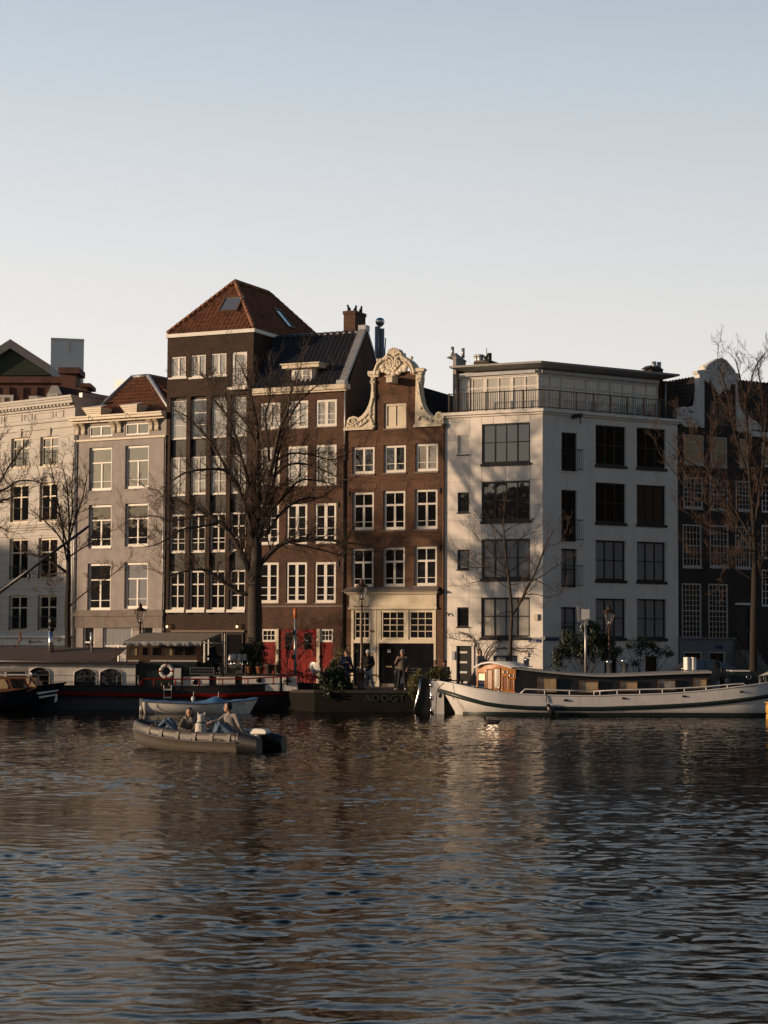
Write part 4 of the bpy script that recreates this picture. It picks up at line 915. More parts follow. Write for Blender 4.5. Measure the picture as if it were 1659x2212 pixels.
# dark roofed house behind grey one
D = 128; t = thing('dark_roofed_house', 'low house with black tiled roof and small white gable behind the cream cornice', 'house', (bq('Z1', 700, 700, D).x, D, GZ))
rp = [T_(bq('Z1', X, Y, D)) for X, Y in ((560, 575), (740, 615), (960, 660), (1035, 672), (940, 860), (620, 860), (590, 700))]
mb = MB(); mb.slab(rp, (0, 7, 0)); mb.build('roof', M['tiledark'], t)
gp = [T_(bq('Z1', X, Y, D-.5)) for X, Y in ((440, 668), (488, 573), (545, 573), (605, 700), (605, 860), (440, 860))]
mb = MB(); mb.slab(gp, (0, .45, 0)); mb.build('gable_wall', M['cream'], t)
p, q = T_(bq('Z1', 470, 695, D-.5)), T_(bq('Z1', 550, 652, D-.5)); window(t, (p.x, p.z, q.x, q.z), M['trim'], M['glass'], .12, y=-.55, rev=.0)
a, b = T_(bq('Z1', 350, 668, D-6)), T_(bq('Z1', 560, 708, D-6)); mb = MB(); mb.slab([a, Vector((b.x, a.y, b.z)), Vector((b.x, a.y, b.z-.5)), Vector((a.x+.4, a.y, a.z-.9))], (0, 3, 0)); mb.build('dormer_roof', M['lead'], t)
mb = MB(); a, b = T_(bq('Z1', 965, 685, D)), T_(bq('Z1', 1005, 657, D)); mb.box(a.x, b.x+.2, 1, 2, a.z-1.5, b.z); mb.build('chimney', M['brickB'], t)
mb = MB(); mb.box(rp[0].x-3, rp[3].x-1, .5, 6.5, 0, rp[4].z+.1); mb.build('wall', M['cream'], t)
# ================================================================ white corner building
ft = Facade('white_apartment_house', 'large white rendered corner building with black windows and glazed rooftop storey', 'building', C0, TU)
R = ft.root; WA = length(C0, CW)
fr = Facade('tmp', '', '', CW, -32); WB = length(CW, W1)
bpy.data.objects.remove(fr.root); fr.root = bpy.data.objects.new('side_front', None); COL.objects.link(fr.root)
fr.root.parent = R; p = R.matrix_world
R_inv = (Matrix.Translation(ft.P) @ Matrix.Rotation(-ft.a, 4, 'Z')).inverted()
FRM = R_inv @ (Matrix.Translation(fr.P) @ Matrix.Rotation(-fr.a, 4, 'Z'))
bpy.data.objects.remove(fr.root)
_MB0 = MB
class Sub(_MB0):
    """mesh builder whose points are given in the right-hand front's frame but stored in the building's frame"""
    def build(s, name, m, parent=None, bevel=0):
        s.v = [tuple(FRM @ Vector(v)) for v in s.v]; return _MB0.build(s, name, m, parent, bevel)
zt_ = ft.sz('Z4', 560, 735)[1]
opa = [ft.rect('Z4', 420, 812, 878, 1192), ft.rect('Z4', 418, 1362, 877, 1850), ft.rect('A3', 417, 369, 877, 747), ft.rect('A3', 414, 924, 876, 1302)]
opa[1] = (opa[1][0], ft.sz('A3', 640, 197)[1], opa[1][2], ft.sz('Z4', 640, 1362)[1])
sm4 = [ft.rect('Z4', 190, 925, 301, 1110), ft.rect('Z4', 191, 1468, 300, 1660), ft.rect('A3', 188, 470, 298, 658), ft.rect('A3', 186, 1017, 296, 1203)]
bse = ft.rect('A3', 530, 1475, 757, 1600); bse = (bse[0], GZ+.35, bse[2], bse[3])
dr = ft.rect('A3', 183, 1383, 327, 1700); dr = (dr[0], GZ+.12, dr[2], dr[3])
mb = MB(); wall(mb, 0.005, WA, GZ-.1, zt_, opa+sm4+[bse, dr], rev=.13)
opb = []
for (zn, x0, y0, x1, y1) in (('Z4', 1176, 902, 1326, 1268), ('Z4', 1175, 1447, 1325, 1935), ('A3', 1173, 462, 1323, 828), ('A3', 1172, 1015, 1321, 1372)): opb.append(fr.rect(zn, x0, y0, x1, y1))
big = []
for (zn, x0, y0, x1, y1) in (('Z5', 25, 838, 313, 1212), ('Z5', 25, 1380, 313, 1755), ('A4', 25, 384, 312, 760), ('A4', 25, 935, 312, 1308), ('Z5', 415, 862, 692, 1238), ('Z5', 415, 1402, 692, 1772), ('A4', 416, 397, 692, 770), ('A4', 417, 939, 696, 1312)): big.append(fr.rect(zn, x0, y0, x1, y1))
bs2 = [fr.rect('A4', 107, 1480, 232, 1640), fr.rect('A4', 497, 1480, 617, 1640)]; bs2 = [(a, GZ+.3, b, d) for a, c, b, d in bs2]
m2 = Sub(); wall(m2, .0, WB, GZ-.1, zt_, opb+big+bs2, rev=.2)
m2.quad((WB, 0, GZ-.1), (WB, 12, GZ-.1), (WB, 12, zt_), (WB, 0, zt_)); m2.v = [tuple(FRM @ Vector(v)) for v in m2.v]
mb.add(m2.v, m2.f); 
# roof terrace and rear
c1, c2 = FRM @ Vector((0, 0, 0)), FRM @ Vector((WB, 0, 0)); c3 = FRM @ Vector((WB, 12, 0)); c4 = Vector((0.005, 12, 0))
for a, b in ((c3, c4), (c4, Vector((0.005, 0, 0)))): mb.quad((a.x, a.y, GZ-.1), (b.x, b.y, GZ-.1), (b.x, b.y, zt_), (a.x, a.y, zt_))
mb.poly([(0.005, 0, zt_), (c1.x, c1.y, zt_), (c2.x, c2.y, zt_), (c3.x, c3.y, zt_), (c4.x, c4.y, zt_)])
mb.build('wall', M['white'], R)
jm = mat('render_joint', (.52, .5, .48), .8, .1)
mb = MB()
for X in (300, 418, 528, 645, 762, 880):
    s = ft.sz('Z4', X, 1260)[0]; z = GZ+2.6
    segs = [(GZ+2.7, zt_-.05)]
    for r in opa+sm4:
        if r[0]-.03 < s < r[2]+.03: segs = [q for (a, b) in segs for q in ((a, min(b, r[1]-.12)), (max(a, r[3]+.0), b)) if q[1]-q[0] > .05]
    for a, b in segs: mb.box(s-.012, s+.012, -.006, -.0008, a, b)
zs = [ft.sz('Z4', 350, Y)[1] for Y in (1005, 1366)]+[ft.sz('A3', 350, Y)[1] for Y in (195, 378, 745, 923, 1104)]
for z in zs:
    segs = [(.1, WA-.02)]
    for r in opa+sm4+[dr]:
        if r[1]-.1 < z < r[3]+.02: segs = [q for (a, b) in segs for q in ((a, min(b, r[0]-.0)), (max(a, r[2]+.0), b)) if q[1]-q[0] > .03]
    for a, b in segs: mb.box(a, b, -.007, -.0008, z-.008, z+.008)
mb.build('render_joint', jm, R)
sub = lambda root, r, **k: None
class _R: pass
def window_sub(r, *a, **k):
    """window on the right-hand front"""
    global MB
    base = MB; 
    class S2(Sub): pass
    MB = S2
    try: return window(R, r, *a, **k)
    finally: MB = base
BK = M['blackframe']
for i, r in enumerate(opa):
    gl = M['glass'] if i < 2 else M['glassblind' if i == 2 else 'sheer']
    window(R, r, BK, gl, .09, v=[(.25, .06), (.5, .035), (.75, .06)], h=[(.53, .045)], rev=.13, sill=(.06, .07, .13))
for i, r in enumerate(sm4): window(R, r, BK if i else M['trim'], M[('sheer', 'glass', 'glassblind', 'glassdark')[i]], .07 if i else .05, rev=.13, sill=(.05, .07, .05), sillm=BK)
window(R, bse, BK, M['glassblind'], .05, v=[(.55, .14)], rev=.13)
for i, r in enumerate(opb):
    window_sub(r, BK, M['blackglass' if i < 2 else 'glassblind'], .08, h=[(.46, .05)], v=[(.36, .035)], rev=.2, sill=(.03, .05, .06), sillm=M['white'], name='french_window')
    mb = Sub(); a, c, b, d = r; h = .98
    for (p, q) in (((a+.03, -.02, c+.1), (a+.03, -.32, c+.1)), ((a+.03, -.32, c+.1), (b+.12, -.32, c+.1)), ((b+.12, -.32, c+.1), (b+.12, -.02, c+.1))):
        p, q = Vector(p), Vector(q); mb.tube([p, q], .015, 4); mb.tube([p+Vector((0, 0, h)), q+Vector((0, 0, h))], .02, 5)
        n = max(1, int((q-p).length/.11))
        for k in range(n+1): u = p.lerp(q, k/n); mb.tube([u, u+Vector((0, 0, h))], .009, 4, cap=False)
    mb.build('balcony_rail', M['iron'], R)
for i, r in enumerate(big):
    gl = M['blackglass' if i in (0, 1, 4) else ('glass' if i == 5 else 'glassblind')]
    kw = dict(v=[(.34, .06), (.68, .06)], h=[(.5, .04)], rev=.2, sill=(.05, .06, .14))
    if i in (2, 6): kw['h'] = [(.5, .04)]
    window_sub(r, BK, gl, .07, **kw)
for r in bs2: window_sub(r, BK, M['glassdark'], .06, rev=.2)
# front door
mb = MB(); a, c, b, d = dr; mb.box(a-.32, a-.002, -.06, .1, GZ, d+.002); mb.box(b+.002, b+.12, -.06, .1, GZ, d+.002); mb.box(a-.36, b+.16, -.1, .1, d+.004, d+.18); mb.build('door_surround', M['white'], R)
do = door(a+.01, b-.01, .06, M['black'], panels=1, gz=c, zt2=d-.01, hd=False, root=R)
for k in range(5): mb = MB(); z = d-.32-k*.5; mb.box(a+.16, a+.55, .03, .056, z-.05, z+.05); mb.build('door_light', M['plasticwhite'], do)
# parapet moulding
mb = MB(); zc_ = ft.sz('Z4', 560, 700)[1]
mb.box(-.0, WA+.05, -.1, -.003, zt_-.04, zt_+.06); mb.box(0, WA+.12, -.22, -.002, zt_+.062, zc_+.02)
m2 = Sub(); m2.box(-.05, WB+.05, -.1, -.003, zt_-.043, zt_+.057); m2.box(-.12, WB+.12, -.22, .4, zt_+.06, zc_+.017); m2.v = [tuple(FRM @ Vector(v)) for v in m2.v]; mb.add(m2.v, m2.f)
mb.box(0, WA-.1, -.001, .4, zt_+.002, zc_+.015); mb.build('parapet', M['white'], R)
zd = zc_+.03
# railing along the roof terrace
A_, B_ = Vector((.25, -.1, zd)), Vector((WA+.03, -.1, zd)); C_ = FRM @ Vector((WB-.2, -.1, 0)); C_.z = zd; C2_ = FRM @ Vector((WB-.2, 2.5, 0)); C2_.z = zd
hr = ft.sz('Z4', 995, 492, -.1)[1]-zd
railing(R, 'terrace_railing', M['rail'], [A_, B_, C_, C2_], hr, .12, r=.014, post=1.05, pr=.028, postm=M['rail'])
# penthouse
po = 1.3; zr0 = ft.sz('Z4', 560, 322, po)[1]
def pent(mk, x0, x1, panes, brk0, brk1):
    root = R
    # brick returns
    for (a, b) in (brk0, brk1):
        if b > a: m_ = mk(); m_.box(a, b, po, po+.3, zt_, zr0); m_.build('brick_pier', M['brickR'], root)
    n = panes; W_ = (x1-x0)/n
    for i in range(n):
        a, b = x0+i*W_+.002, x0+(i+1)*W_-.002; r = (a, zd+.12, b, zr0-.28)
        if mk is MB: window(root, r, M['trim'], M['sheer'], .075, v=[(.5, .05)], h=[(.72, .05), (.68, .03)], y=po, rev=.08, name='terrace_window')
        else: window_sub(r, M['trim'], M['sheer'], .075, v=[(.5, .05)], h=[(.72, .05), (.68, .03)], y=po, rev=.08, name='terrace_window')
    m_ = mk(); m_.box(x0, x1, po-.02, po+.2, zt_+.01, zd+.115); m_.box(x0-.1, x1, po-.05, po+.2, zr0-.275, zr0); m_.build('window_band', M['trim'], root)
    m_ = mk(); m_.box(x0+.1, x1-.1, po-.2, po-.055, zr0-.2, zr0-.04); m_.build('awning_cassette', M['galv'], root)
pxa = ft.sz('Z4', 205, 450, po)[0]; pxb = WA-po*math.tan(math.radians(28.5))
pent(MB, pxa, pxb, 3, (ft.sz('Z4', 150, 450, po)[0], pxa-.01), (0, 0))
qa = po*math.tan(math.radians(28.5))*-1; qa = abs(qa)
rb0 = fr.sz('Z5', 618, 500, po)[0]
pent(Sub, qa, rb0, 5, (0, 0), (rb0+.01, fr.sz('Z5', 773, 500, po)[0]))
# side walls of the penthouse and its flat roof with a deep eave
zR = ft.sz('Z4', 560, 262, .2)[1]
def F2(x, y): q = FRM @ Vector((x, y, 0)); return (q.x, q.y)
ov = .35
xe = fr.sz('Z5', 823, 345, ov)[0]; xs_ = ft.sz('Z4', 110, 282, ov)[0]
k_ = ov*math.tan(math.radians(28.5))
outer = [(xs_, ov), (WA-k_, ov), F2(xe, ov), F2(xe, 11), (xs_, 11)]
inner = [(xs_+.75, po), (pxb, po), F2(xe-.55, po), F2(xe-.55, 11), (xs_+.75, 11)]
mb = MB(); n = 5
mb.add([(x, y, zR+.02) for x, y in outer]+[(x, y, zR+.12) for x, y in outer]+[(x, y, zr0+.002) for x, y in inner], [(5, 6, 7, 8, 9)]+[(i, (i+1) % n, (i+1) % n+5, i+5) for i in range(n)]+[(i+10, (i+1) % n+10, (i+1) % n, i) for i in range(n)])
mb.build('roof', mat('grey_roof_eave', (.33, .32, .3), .6, .08), R)
mb = MB(); i_ = inner; 
for a, b in ((2, 3), (3, 4), (4, 0)): mb.quad((*i_[a], zt_), (*i_[b], zt_), (*i_[b], zr0), (*i_[a], zr0))
mb.quad((*F2(xe-.56, po), zt_), (*F2(xe-.56, 11), zt_), (*F2(xe-.56, 11), zr0), (*F2(xe-.56, po), zr0)); mb.build('penthouse_side', M['brickR'], R)
dp = MB(); s = fr.sz('Z5', 677, 500, po)[0]; q = FRM @ Vector((s, po-.08, 0)); dp.tube([(q.x, q.y, zt_), (q.x, q.y, zr0)], .05, 8); dp.build('downpipe', M['galv'], R); dp = MB(); s = ft.sz('Z4', 170, 450, po)[0]; dp.tube([(s, po-.08, zt_), (s, po-.08, zr0)], .05, 8); dp.build('downpipe', M['galv'], R)
# chimneys
ca, cb = ft.sz('Z4', 84, 220, 1.0)[0], ft.sz('Z4', 176, 220, 1.0)[0]; zk = ft.sz('Z4', 130, 205, 1.0)[1]
mb = MB(); mb.box(max(ca, .0), cb, 1.0, 2.3, zt_-.0, zk); mb.box(max(ca, .0)-.03, cb+.03, .97, 2.33, zk+.002, zk+.08); mb.add([(ca, .97, zk+.082), (cb, .97, zk+.082), (cb, 2.33, zk+.082), (ca, 2.33, zk+.082), ((ca+cb)/2, 1.65, zk+.42)], [(0, 1, 4), (1, 2, 4), (2, 3, 4), (3, 0, 4)])
ch = mb.build('chimney', M['greystone'], R); mb = MB(); zp = ft.sz('Z4', 150, 85, 1.3)[1]; mb.tube([((ca+cb)/2-.1, 1.4, zk+.2), ((ca+cb)/2-.1, 1.4, zp)], .09, 8); mb.build('chimney_pipe', M['galv'], ch); mb = MB(); mb.tube([((ca+cb)/2+.2, 2.1, zk+.2), ((ca+cb)/2+.2, 2.1, zp)], .09, 8); mb.build('chimney_pipe', M['galv'], ch)
mb = MB(); a, b = ft.sz('Z4', 342, 240, 3)[0], ft.sz('Z4', 518, 240, 3)[0]; z0 = zR; z1 = ft.sz('Z4', 400, 226, 3)[1]; mb.box(a, b, 3, 4, z0, z1); ch = mb.build('chimney', M['tiledark'], R)
zq = ft.sz('Z4', 400, 152, 3)[1]; mb = MB()
for (X, r_, dz_) in ((372, .13, 0), (405, .17, 0), (428, .1, -.3)):
    s = ft.sz('Z4', X, 200, 3.4)[0]; mb.tube([(s, 3.4, z1-.1), (s, 3.4, zq+dz_)], r_, 10)
    mb.tube([(s, 3.4, zq+dz_-.12), (s, 3.4, zq+dz_-.02)], r_*1.3, 10)
mb.build('chimney_pot', M['galv'], ch); mb = MB()
for (X, r_, dz_) in ((462, .14, -.1), (480, .1, 0), (494, .12, .05), (510, .1, -.6)):
    s = ft.sz('Z4', X, 200, 3.4)[0]; mb.tube([(s, 3.4, z1-.1), (s, 3.4, zq+dz_)], r_, 8)
s = ft.sz('Z4', 473, 200, 3.4)[0]; mb.tube([(s, 3.3, zq-.2), (s, 3.3, zq+.3)], .02, 5); mb.build('chimney_flue', M['iron'], ch)
s0_, s1_ = fr.sz('Z5', 513, 300, 2.5)[0], fr.sz('Z5', 664, 300, 2.5)[0]; z1 = fr.sz('Z5', 600, 300, 2.5)[1]
mb = Sub(); mb.box(s0_+.3, s1_, 2.5, 3.6, zR, z1); mb.slab([(s0_, 2.45, z1+.002), (s1_+.03, 2.45, z1+.002), (s1_, 3, z1+.3), (s0_+.8, 3, z1+.3)], (0, .6, 0)); ch = mb.build('chimney', M['brickR'], R)
mb = Sub(); zq = fr.sz('Z5', 600, 228, 2.8)[1]
for X in (567, 614): s = fr.sz('Z5', X, 250, 3)[0]; mb.tube([(s, 2.9, z1), (s, 2.9, zq)], .12, 10)
mb.build('chimney_pot', M['galv'], ch)
# hoist arms and small fittings
mb = Sub(); a = fr.sz('Z4', 1238, 775); mb.cbox((a[0]+.3, -.35, a[1]+.15), (.18, .7, .2)); mb.tube([(a[0]+.3, -.6, a[1]+.1), (a[0]+.3, -.6, a[1]-.25)], .03, 6); mb.build('hoist_arm', M['iron'], R)
mb = MB(); a = ft.sz('A3', 98, 1095); mb.torus((a[0], -.12, a[1]), .12, .03, 'y', 12, 6, 0, PI); mb.build('wall_hook_lamp', M['iron'], R)
mb = MB(); a = ft.sz('A3', 937, 1110); mb.cbox((a[0], -.06, a[1]), (.22, .12, .3)); mb.build('alarm_box', M['creamtrim'], R)
mb = MB(); a = ft.sz('A3', 838, 1465); mb.cbox((a[0], -.04, a[1]), (.28, .06, .24)); mb.build('vent_cover', M['white'], R)
mb = MB(); a = ft.sz('A3', 168, 1475); mb.cbox((a[0]-.05, -.09, a[1]), (.14, .05, .42)); mb.build('intercom', M['galv'], R)
# street name signs
bl = mat('enamel_blue', (.02, .03, .11), .3, .1)
a, b = ft.sz('A3', 866, 1308), ft.sz('A3', 983, 1350); zmid = (a[1]+b[1])/2
mb = MB(); mb.box(a[0], b[0], -.03, -.008, b[1], a[1]); sg = mb.build('street_sign', bl, R)
text_obj('lettering', "'s-GRAVELANDSE", .2, M['plasticwhite'], sg, ((a[0]+b[0])/2, -.032, zmid+.1), (PI/2, 0, 0), sx=.72); text_obj('lettering', 'VEER', .2, M['plasticwhite'], sg, (a[0]+.24, -.032, zmid-.1), (PI/2, 0, 0), sx=.75); text_obj('lettering', 'CENTRUM', .1, M['plasticwhite'], sg, (b[0]-.28, -.032, zmid-.12), (PI/2, 0, 0))
a, b = fr.sz('A3', 1010, 1300), fr.sz('A3', 1148, 1334)
mb = Sub(); mb.box(a[0], b[0], -.03, -.008, b[1], a[1]); sg = mb.build('street_sign', bl, R)
q = FRM @ Vector(((a[0]+b[0])/2, -.032, (a[1]+b[1])/2+.04)); rz = (FRM.to_euler()).z
text_obj('lettering', 'GROENBURGWAL', .17, M['galv'], sg, q, (PI/2, 0, rz), sx=.85); q = FRM @ Vector(((a[0]+b[0])/2, -.032, (a[1]+b[1])/2-.1)); text_obj('lettering', 'CENTRUM', .08, M['galv'], sg, q, (PI/2, 0, rz))
# ================================================================ dark house on the right with white neck gable
fd = Facade('dark_gable_house', 'dark brick house in shade with white ornamented neck gable and small-paned sash windows', 'house', W1, -32)
R = fd.root; d2 = chain(W1, -32, 752); WD = length(W1, d2)
rr = lambda *a: fd.rect(*a)
ops = [rr('Z5', 862, 925, 1050, 1200), rr('Z5', 1112, 945, 1272, 1225), rr('Z5', 1392, 965, 1532, 1232), rr('A4', 857, -215, 1040, 75), rr('A4', 1108, -195, 1283, 92), rr('A4', 1352, -180, 1520, 100), rr('A4', 850, 232, 1030, 635), rr('A4', 1108, 240, 1285, 635), rr('A4', 1350, 250, 1492, 645), rr('A4', 843, 790, 1028, 1312), rr('A4', 1095, 795, 1280, 1318)]
dr2 = rr('A4', 1345, 1010, 1482, 1420); zg_ = fd.sz('A4', 1000, 1320)[1]
lo_ = [rr('A4', 855, 1438, 1030, 1600), rr('A4', 1095, 1440, 1250, 1560)]; lo_ = [(a, max(c, GZ+.2), b, d) for a, c, b, d in lo_]
ztp = fd.sz('Z5', 1000, 860)[1]
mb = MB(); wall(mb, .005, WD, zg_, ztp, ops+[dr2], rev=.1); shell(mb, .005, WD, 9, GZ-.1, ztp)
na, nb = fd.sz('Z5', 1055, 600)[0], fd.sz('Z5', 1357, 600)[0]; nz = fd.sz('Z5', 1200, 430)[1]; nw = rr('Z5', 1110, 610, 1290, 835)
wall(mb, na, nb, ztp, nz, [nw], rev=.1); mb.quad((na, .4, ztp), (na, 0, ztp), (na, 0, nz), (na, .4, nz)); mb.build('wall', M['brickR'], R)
window(R, nw, M['brownwood'], M['brownwood'], .1, v=[(.5, .04)], rev=.1, label='dark closed shutter in the neck')
for i, r in enumerate(ops):
    nz_ = 4 if i < 3 else (6 if i < 9 else 10); window(R, r, M['cream'], M['curtainwarm' if i < 3 else 'glassdark'], .08, grid=(4 if i < 3 else 5, nz_, .028), h=[(.5, .06)], rev=.1, proud=.02, sill=(.03, .03, .08))
mb = MB(); wall(mb, .006, fd.sz('A4', 1340, 1400)[0], GZ-.1, zg_, lo_, y=-.06, rev=.1); mb.quad((fd.sz('A4', 1340, 1400)[0], -.06, GZ), (fd.sz('A4', 1340, 1400)[0], .0, GZ), (fd.sz('A4', 1340, 1400)[0], .0, zg_), (fd.sz('A4', 1340, 1400)[0], -.06, zg_)); mb.box(.0, fd.sz('A4', 1345, 1400)[0], -.14, -.0, zg_+.002, zg_+.1); wall(mb, fd.sz('A4', 1341, 1400)[0], WD, GZ-.1, zg_, [dr2]); mb.build('plinth', mat('grey_plinth_render', (.2, .2, .215), .8, .1), R)
for r in lo_: window(R, r, M['trim'], M['glassdark'], .06, y=-.06, rev=.1)
door(dr2[0], dr2[2], .05, M['black'], panels=1, gz=dr2[1], zt2=dr2[3], root=R)
mb = MB(); a = fd.sz('A4', 1345, 985); b = fd.sz('A4', 1480, 985); mb.box(a[0], b[0], -.12, -.002, a[1]-.05, a[1]+.06); mb.build('door_hood', M['trim'], R)
mb = MB(); ns = 8; hh = dr2[1]-GZ
for i in range(ns): mb.box(dr2[0]-.1, dr2[2]+.1, -.3-(ns-i)*.24, -.3-(ns-1-i)*.24 if i < ns-1 else -.062, GZ, GZ+hh*(i+1)/ns)
mb.build('steps', M['darkstone'], R)
mb = MB(); mb.tube([(dr2[0]-.15, -2.2, GZ+.9), (dr2[0]-.15, -.1, dr2[1]+.9)], .025, 6)
for i in range(6): y = -2.2+i*.42; z = GZ+hh*i/5; mb.tube([(dr2[0]-.15, y, z), (dr2[0]-.15, y, z+.9)], .015, 5)
mb.build('stair_rail', M['iron'], R)
mb = MB(); a, b = fd.sz('A4', 1155, 1410), fd.sz('A4', 1223, 1378); mb.box(a[0], b[0], -.09, -.064, a[1], b[1]); mb.build('name_plate', bl, R)
f = fd
mb = MB()
g1_ = [(792, 745), (805, 690), (830, 658), (880, 655), (905, 675), (912, 705), (945, 718), (965, 705), (930, 690), (928, 660), (950, 648), (970, 655), (985, 680), (1000, 590), (1012, 500), (1008, 340), (1058, 340), (1058, 860), (1030, 855), (1010, 845), (985, 860), (960, 845), (930, 855), (905, 838), (880, 850), (862, 830), (800, 800)]
mb.slab([fd.l3('Z5', X, Y, -.08) for X, Y in g1_], (0, .4, 0)); go1 = None
g2_ = [(1355, 345), (1400, 350), (1385, 400), (1372, 480), (1380, 600), (1410, 700), (1450, 740), (1440, 700), (1480, 720), (1490, 760), (1560, 800), (1630, 900), (1640, 930), (1560, 905), (1500, 915), (1440, 890), (1400, 900), (1365, 880)]
mb.slab([fd.l3('Z5', X, Y, -.08) for X, Y in g2_], (0, .4, 0))
g3_ = [(985, 315), (1000, 345), (1055, 345), (1058, 400), (1090, 420), (1115, 390), (1125, 430), (1160, 480), (1200, 545), (1240, 490), (1300, 500), (1310, 440), (1355, 445), (1357, 355), (1400, 348), (1350, 330), (1320, 290), (1280, 250), (1250, 210), (1215, 195), (1180, 200), (1150, 220), (1100, 245), (1075, 265), (1045, 268), (1060, 300)]
mb.slab([fd.l3('Z5', X, Y, -.1) for X, Y in g3_], (0, .42, 0))
wt = mat('aged_white_paint', (.74, .72, .69), .7, .12, 4, stain=(.35, .33, .3), stain_amt=.4, stain_sc=4)
go = mb.build('gable_ornament', wt, R, bevel=.02); mb = MB()
def spiral2(cx, cy, R0, dirn, a0, rr=.06):
    pts = [fd.l3('Z5', cx+R0*(1-i/22*.85)*math.cos(a0+dirn*i/22*9), cy+R0*(1-i/22*.85)*math.sin(a0+dirn*i/22*9), -.13) for i in range(23)]; mb.tube(pts, rr, 5)
spiral2(850, 700, 40, -1, 3); spiral2(950, 675, 25, 1, 0); spiral2(1195, 275, 28, 1, -1.5); spiral2(1245, 285, 28, -1, -1.5); spiral2(1450, 770, 30, 1, 0)
for k in range(44):
    X = random.uniform(1075, 1320); Y = random.uniform(240, 430)
    if Y > 220+abs(X-1200)*.4: mb.ball(fd.l3('Z5', X, Y, -.12), random.uniform(.05, .13), 6, (1, .5, 1))
for k in range(30): mb.ball(fd.l3('Z5', random.uniform(830, 1040), random.uniform(740, 820), -.1), random.uniform(.05, .12), 6, (1, .5, 1))
mb.tube([fd.l3('Z5', X, Y, -.14) for X, Y in ((1058, 300), (1085, 270), (1130, 240), (1170, 215), (1215, 208), (1255, 225), (1300, 280), (1340, 330))], .09, 6)
xa_, xb_ = fd.sz('Z5', 1060, 800)[0], fd.sz('Z5', 1380, 800)[0]; split_build(mb, 'ornament_relief', wt, (go, go, go), (xa_, xb_))
zr_ = fd.sz('Z5', 1000, 445, 3)[1]; mb = MB()
for sg in (1, -1):
    ex = 0.02 if sg < 0 else WD; ms_ = WD*.5; V_ = Vector((ms_-ex, 0, zr_-ztp+.2)); tiles(mb, (ex, .4, ztp-.1), (0, 1, 0), V_, [(0, 0), (8.5, 0), (8.5, V_.length), (0, V_.length)])
mb.build('roof', M['tiledark'], R); mb = MB(); mb.poly([(0, .5, ztp), (WD, .5, ztp), (WD/2, .5, zr_)]); mb.poly([(0, 8.8, ztp), (WD, 8.8, ztp), (WD/2, 8.8, zr_)]); mb.build('roof_end', M['tiledark'], R)
# next house on the right, mostly behind the tree
fe = Facade('brown_house', 'brown brick house cut by the right edge of the view behind the big tree', 'house', d2, -32); R = fe.root; WE = 9.0
rw = [(1620+k*240, 0) for k in range(2)]
ops = []
for (zn, y0, y1) in (('Z5', 1000, 1230), ('A4', -150, 120), ('A4', 240, 560), ('A4', 660, 1010)):
    for x0 in (1600, 1850): ops.append(fe.rect(zn, x0, y0, x0+150, y1))
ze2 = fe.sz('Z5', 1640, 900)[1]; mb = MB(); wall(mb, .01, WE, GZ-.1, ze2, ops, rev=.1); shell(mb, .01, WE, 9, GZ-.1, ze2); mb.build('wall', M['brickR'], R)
for i, r in enumerate(ops): window(R, r, M['trim'], M['curtainwarm' if i < 2 else 'glassdark'], .08, grid=(4, 5, .028), rev=.1, proud=.02)
V_ = Vector((0, 4.4, 3.4)); mb = MB(); tiles(mb, (0, -.1, ze2), (1, 0, 0), V_, [(0, 0), (WE, 0), (WE, V_.length), (0, V_.length)]); mb.build('roof', M['tiledark'], R)
mb = MB(); mb.box(0, WE, -.25, -.003, ze2-.3, ze2-.02); mb.build('cornice', wt, R); mb = MB(); mb.quad((0, 4.3, ze2), (WE, 4.3, ze2), (WE, 4.3, ze2+3.4), (0, 4.3, ze2+3.4)); mb.poly([(.01, 0, ze2), (.01, 4.3, ze2), (.01, 4.3, ze2+3.3)]); mb.build('roof_end', M['tiledark'], R)
# ================================================================ near bank houses and two added dark blocks, met only as window reflections
for i, (x0, x1, y, h, rz) in enumerate(((105, 140, 98, 24, -PI/2), (105, 140, 62.5, 26, -PI/2), (-420, -300, -8, 27, 0), (-299.5, -190, -8, 25, 0), (-189.5, -140, -8, 24, 0), (-139.5, -100, -12, 22.5, 0), (-99.5, -60, -14, 20, 0), (-59.5, -14, -16, 20, 0), (-13.5, 25, -18, 17, 0), (25.5, 80, -18, 19, 0), (80.5, 180, -18, 20, 0), (180.5, 300, -18, 23, 0), (300.5, 420, -18, 24, 0))):
    t = thing('near_bank_house_or_block', 'plain brown brick terrace or added dark block out of view, seen only mirrored in panes', 'house', (x0, y, 0), rz, 'terraces on the near bank')
    W_ = x1-x0; mb = MB(); mb.box(0, W_, -10, 0, .5, h); mb.build('wall', M['brickL'] if rz == 0 else M['mattedark'], t)  # turned blocks are added unseen, matte dark so mirrored panes stay dark
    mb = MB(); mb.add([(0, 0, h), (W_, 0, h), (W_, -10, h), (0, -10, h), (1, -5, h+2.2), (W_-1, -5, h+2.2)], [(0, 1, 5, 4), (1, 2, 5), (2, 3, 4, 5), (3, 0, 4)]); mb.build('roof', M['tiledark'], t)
    if rz: continue
    mb = MB()
    for a in np.arange(1.5, W_-2, 3):
        for z in np.arange(4, h-2, 3.3): mb.box(a, a+1.2, .003, .05, z, z+1.9)
    mb.build('window', M['glassdark'], t)
    for ch in t.children:
        pass
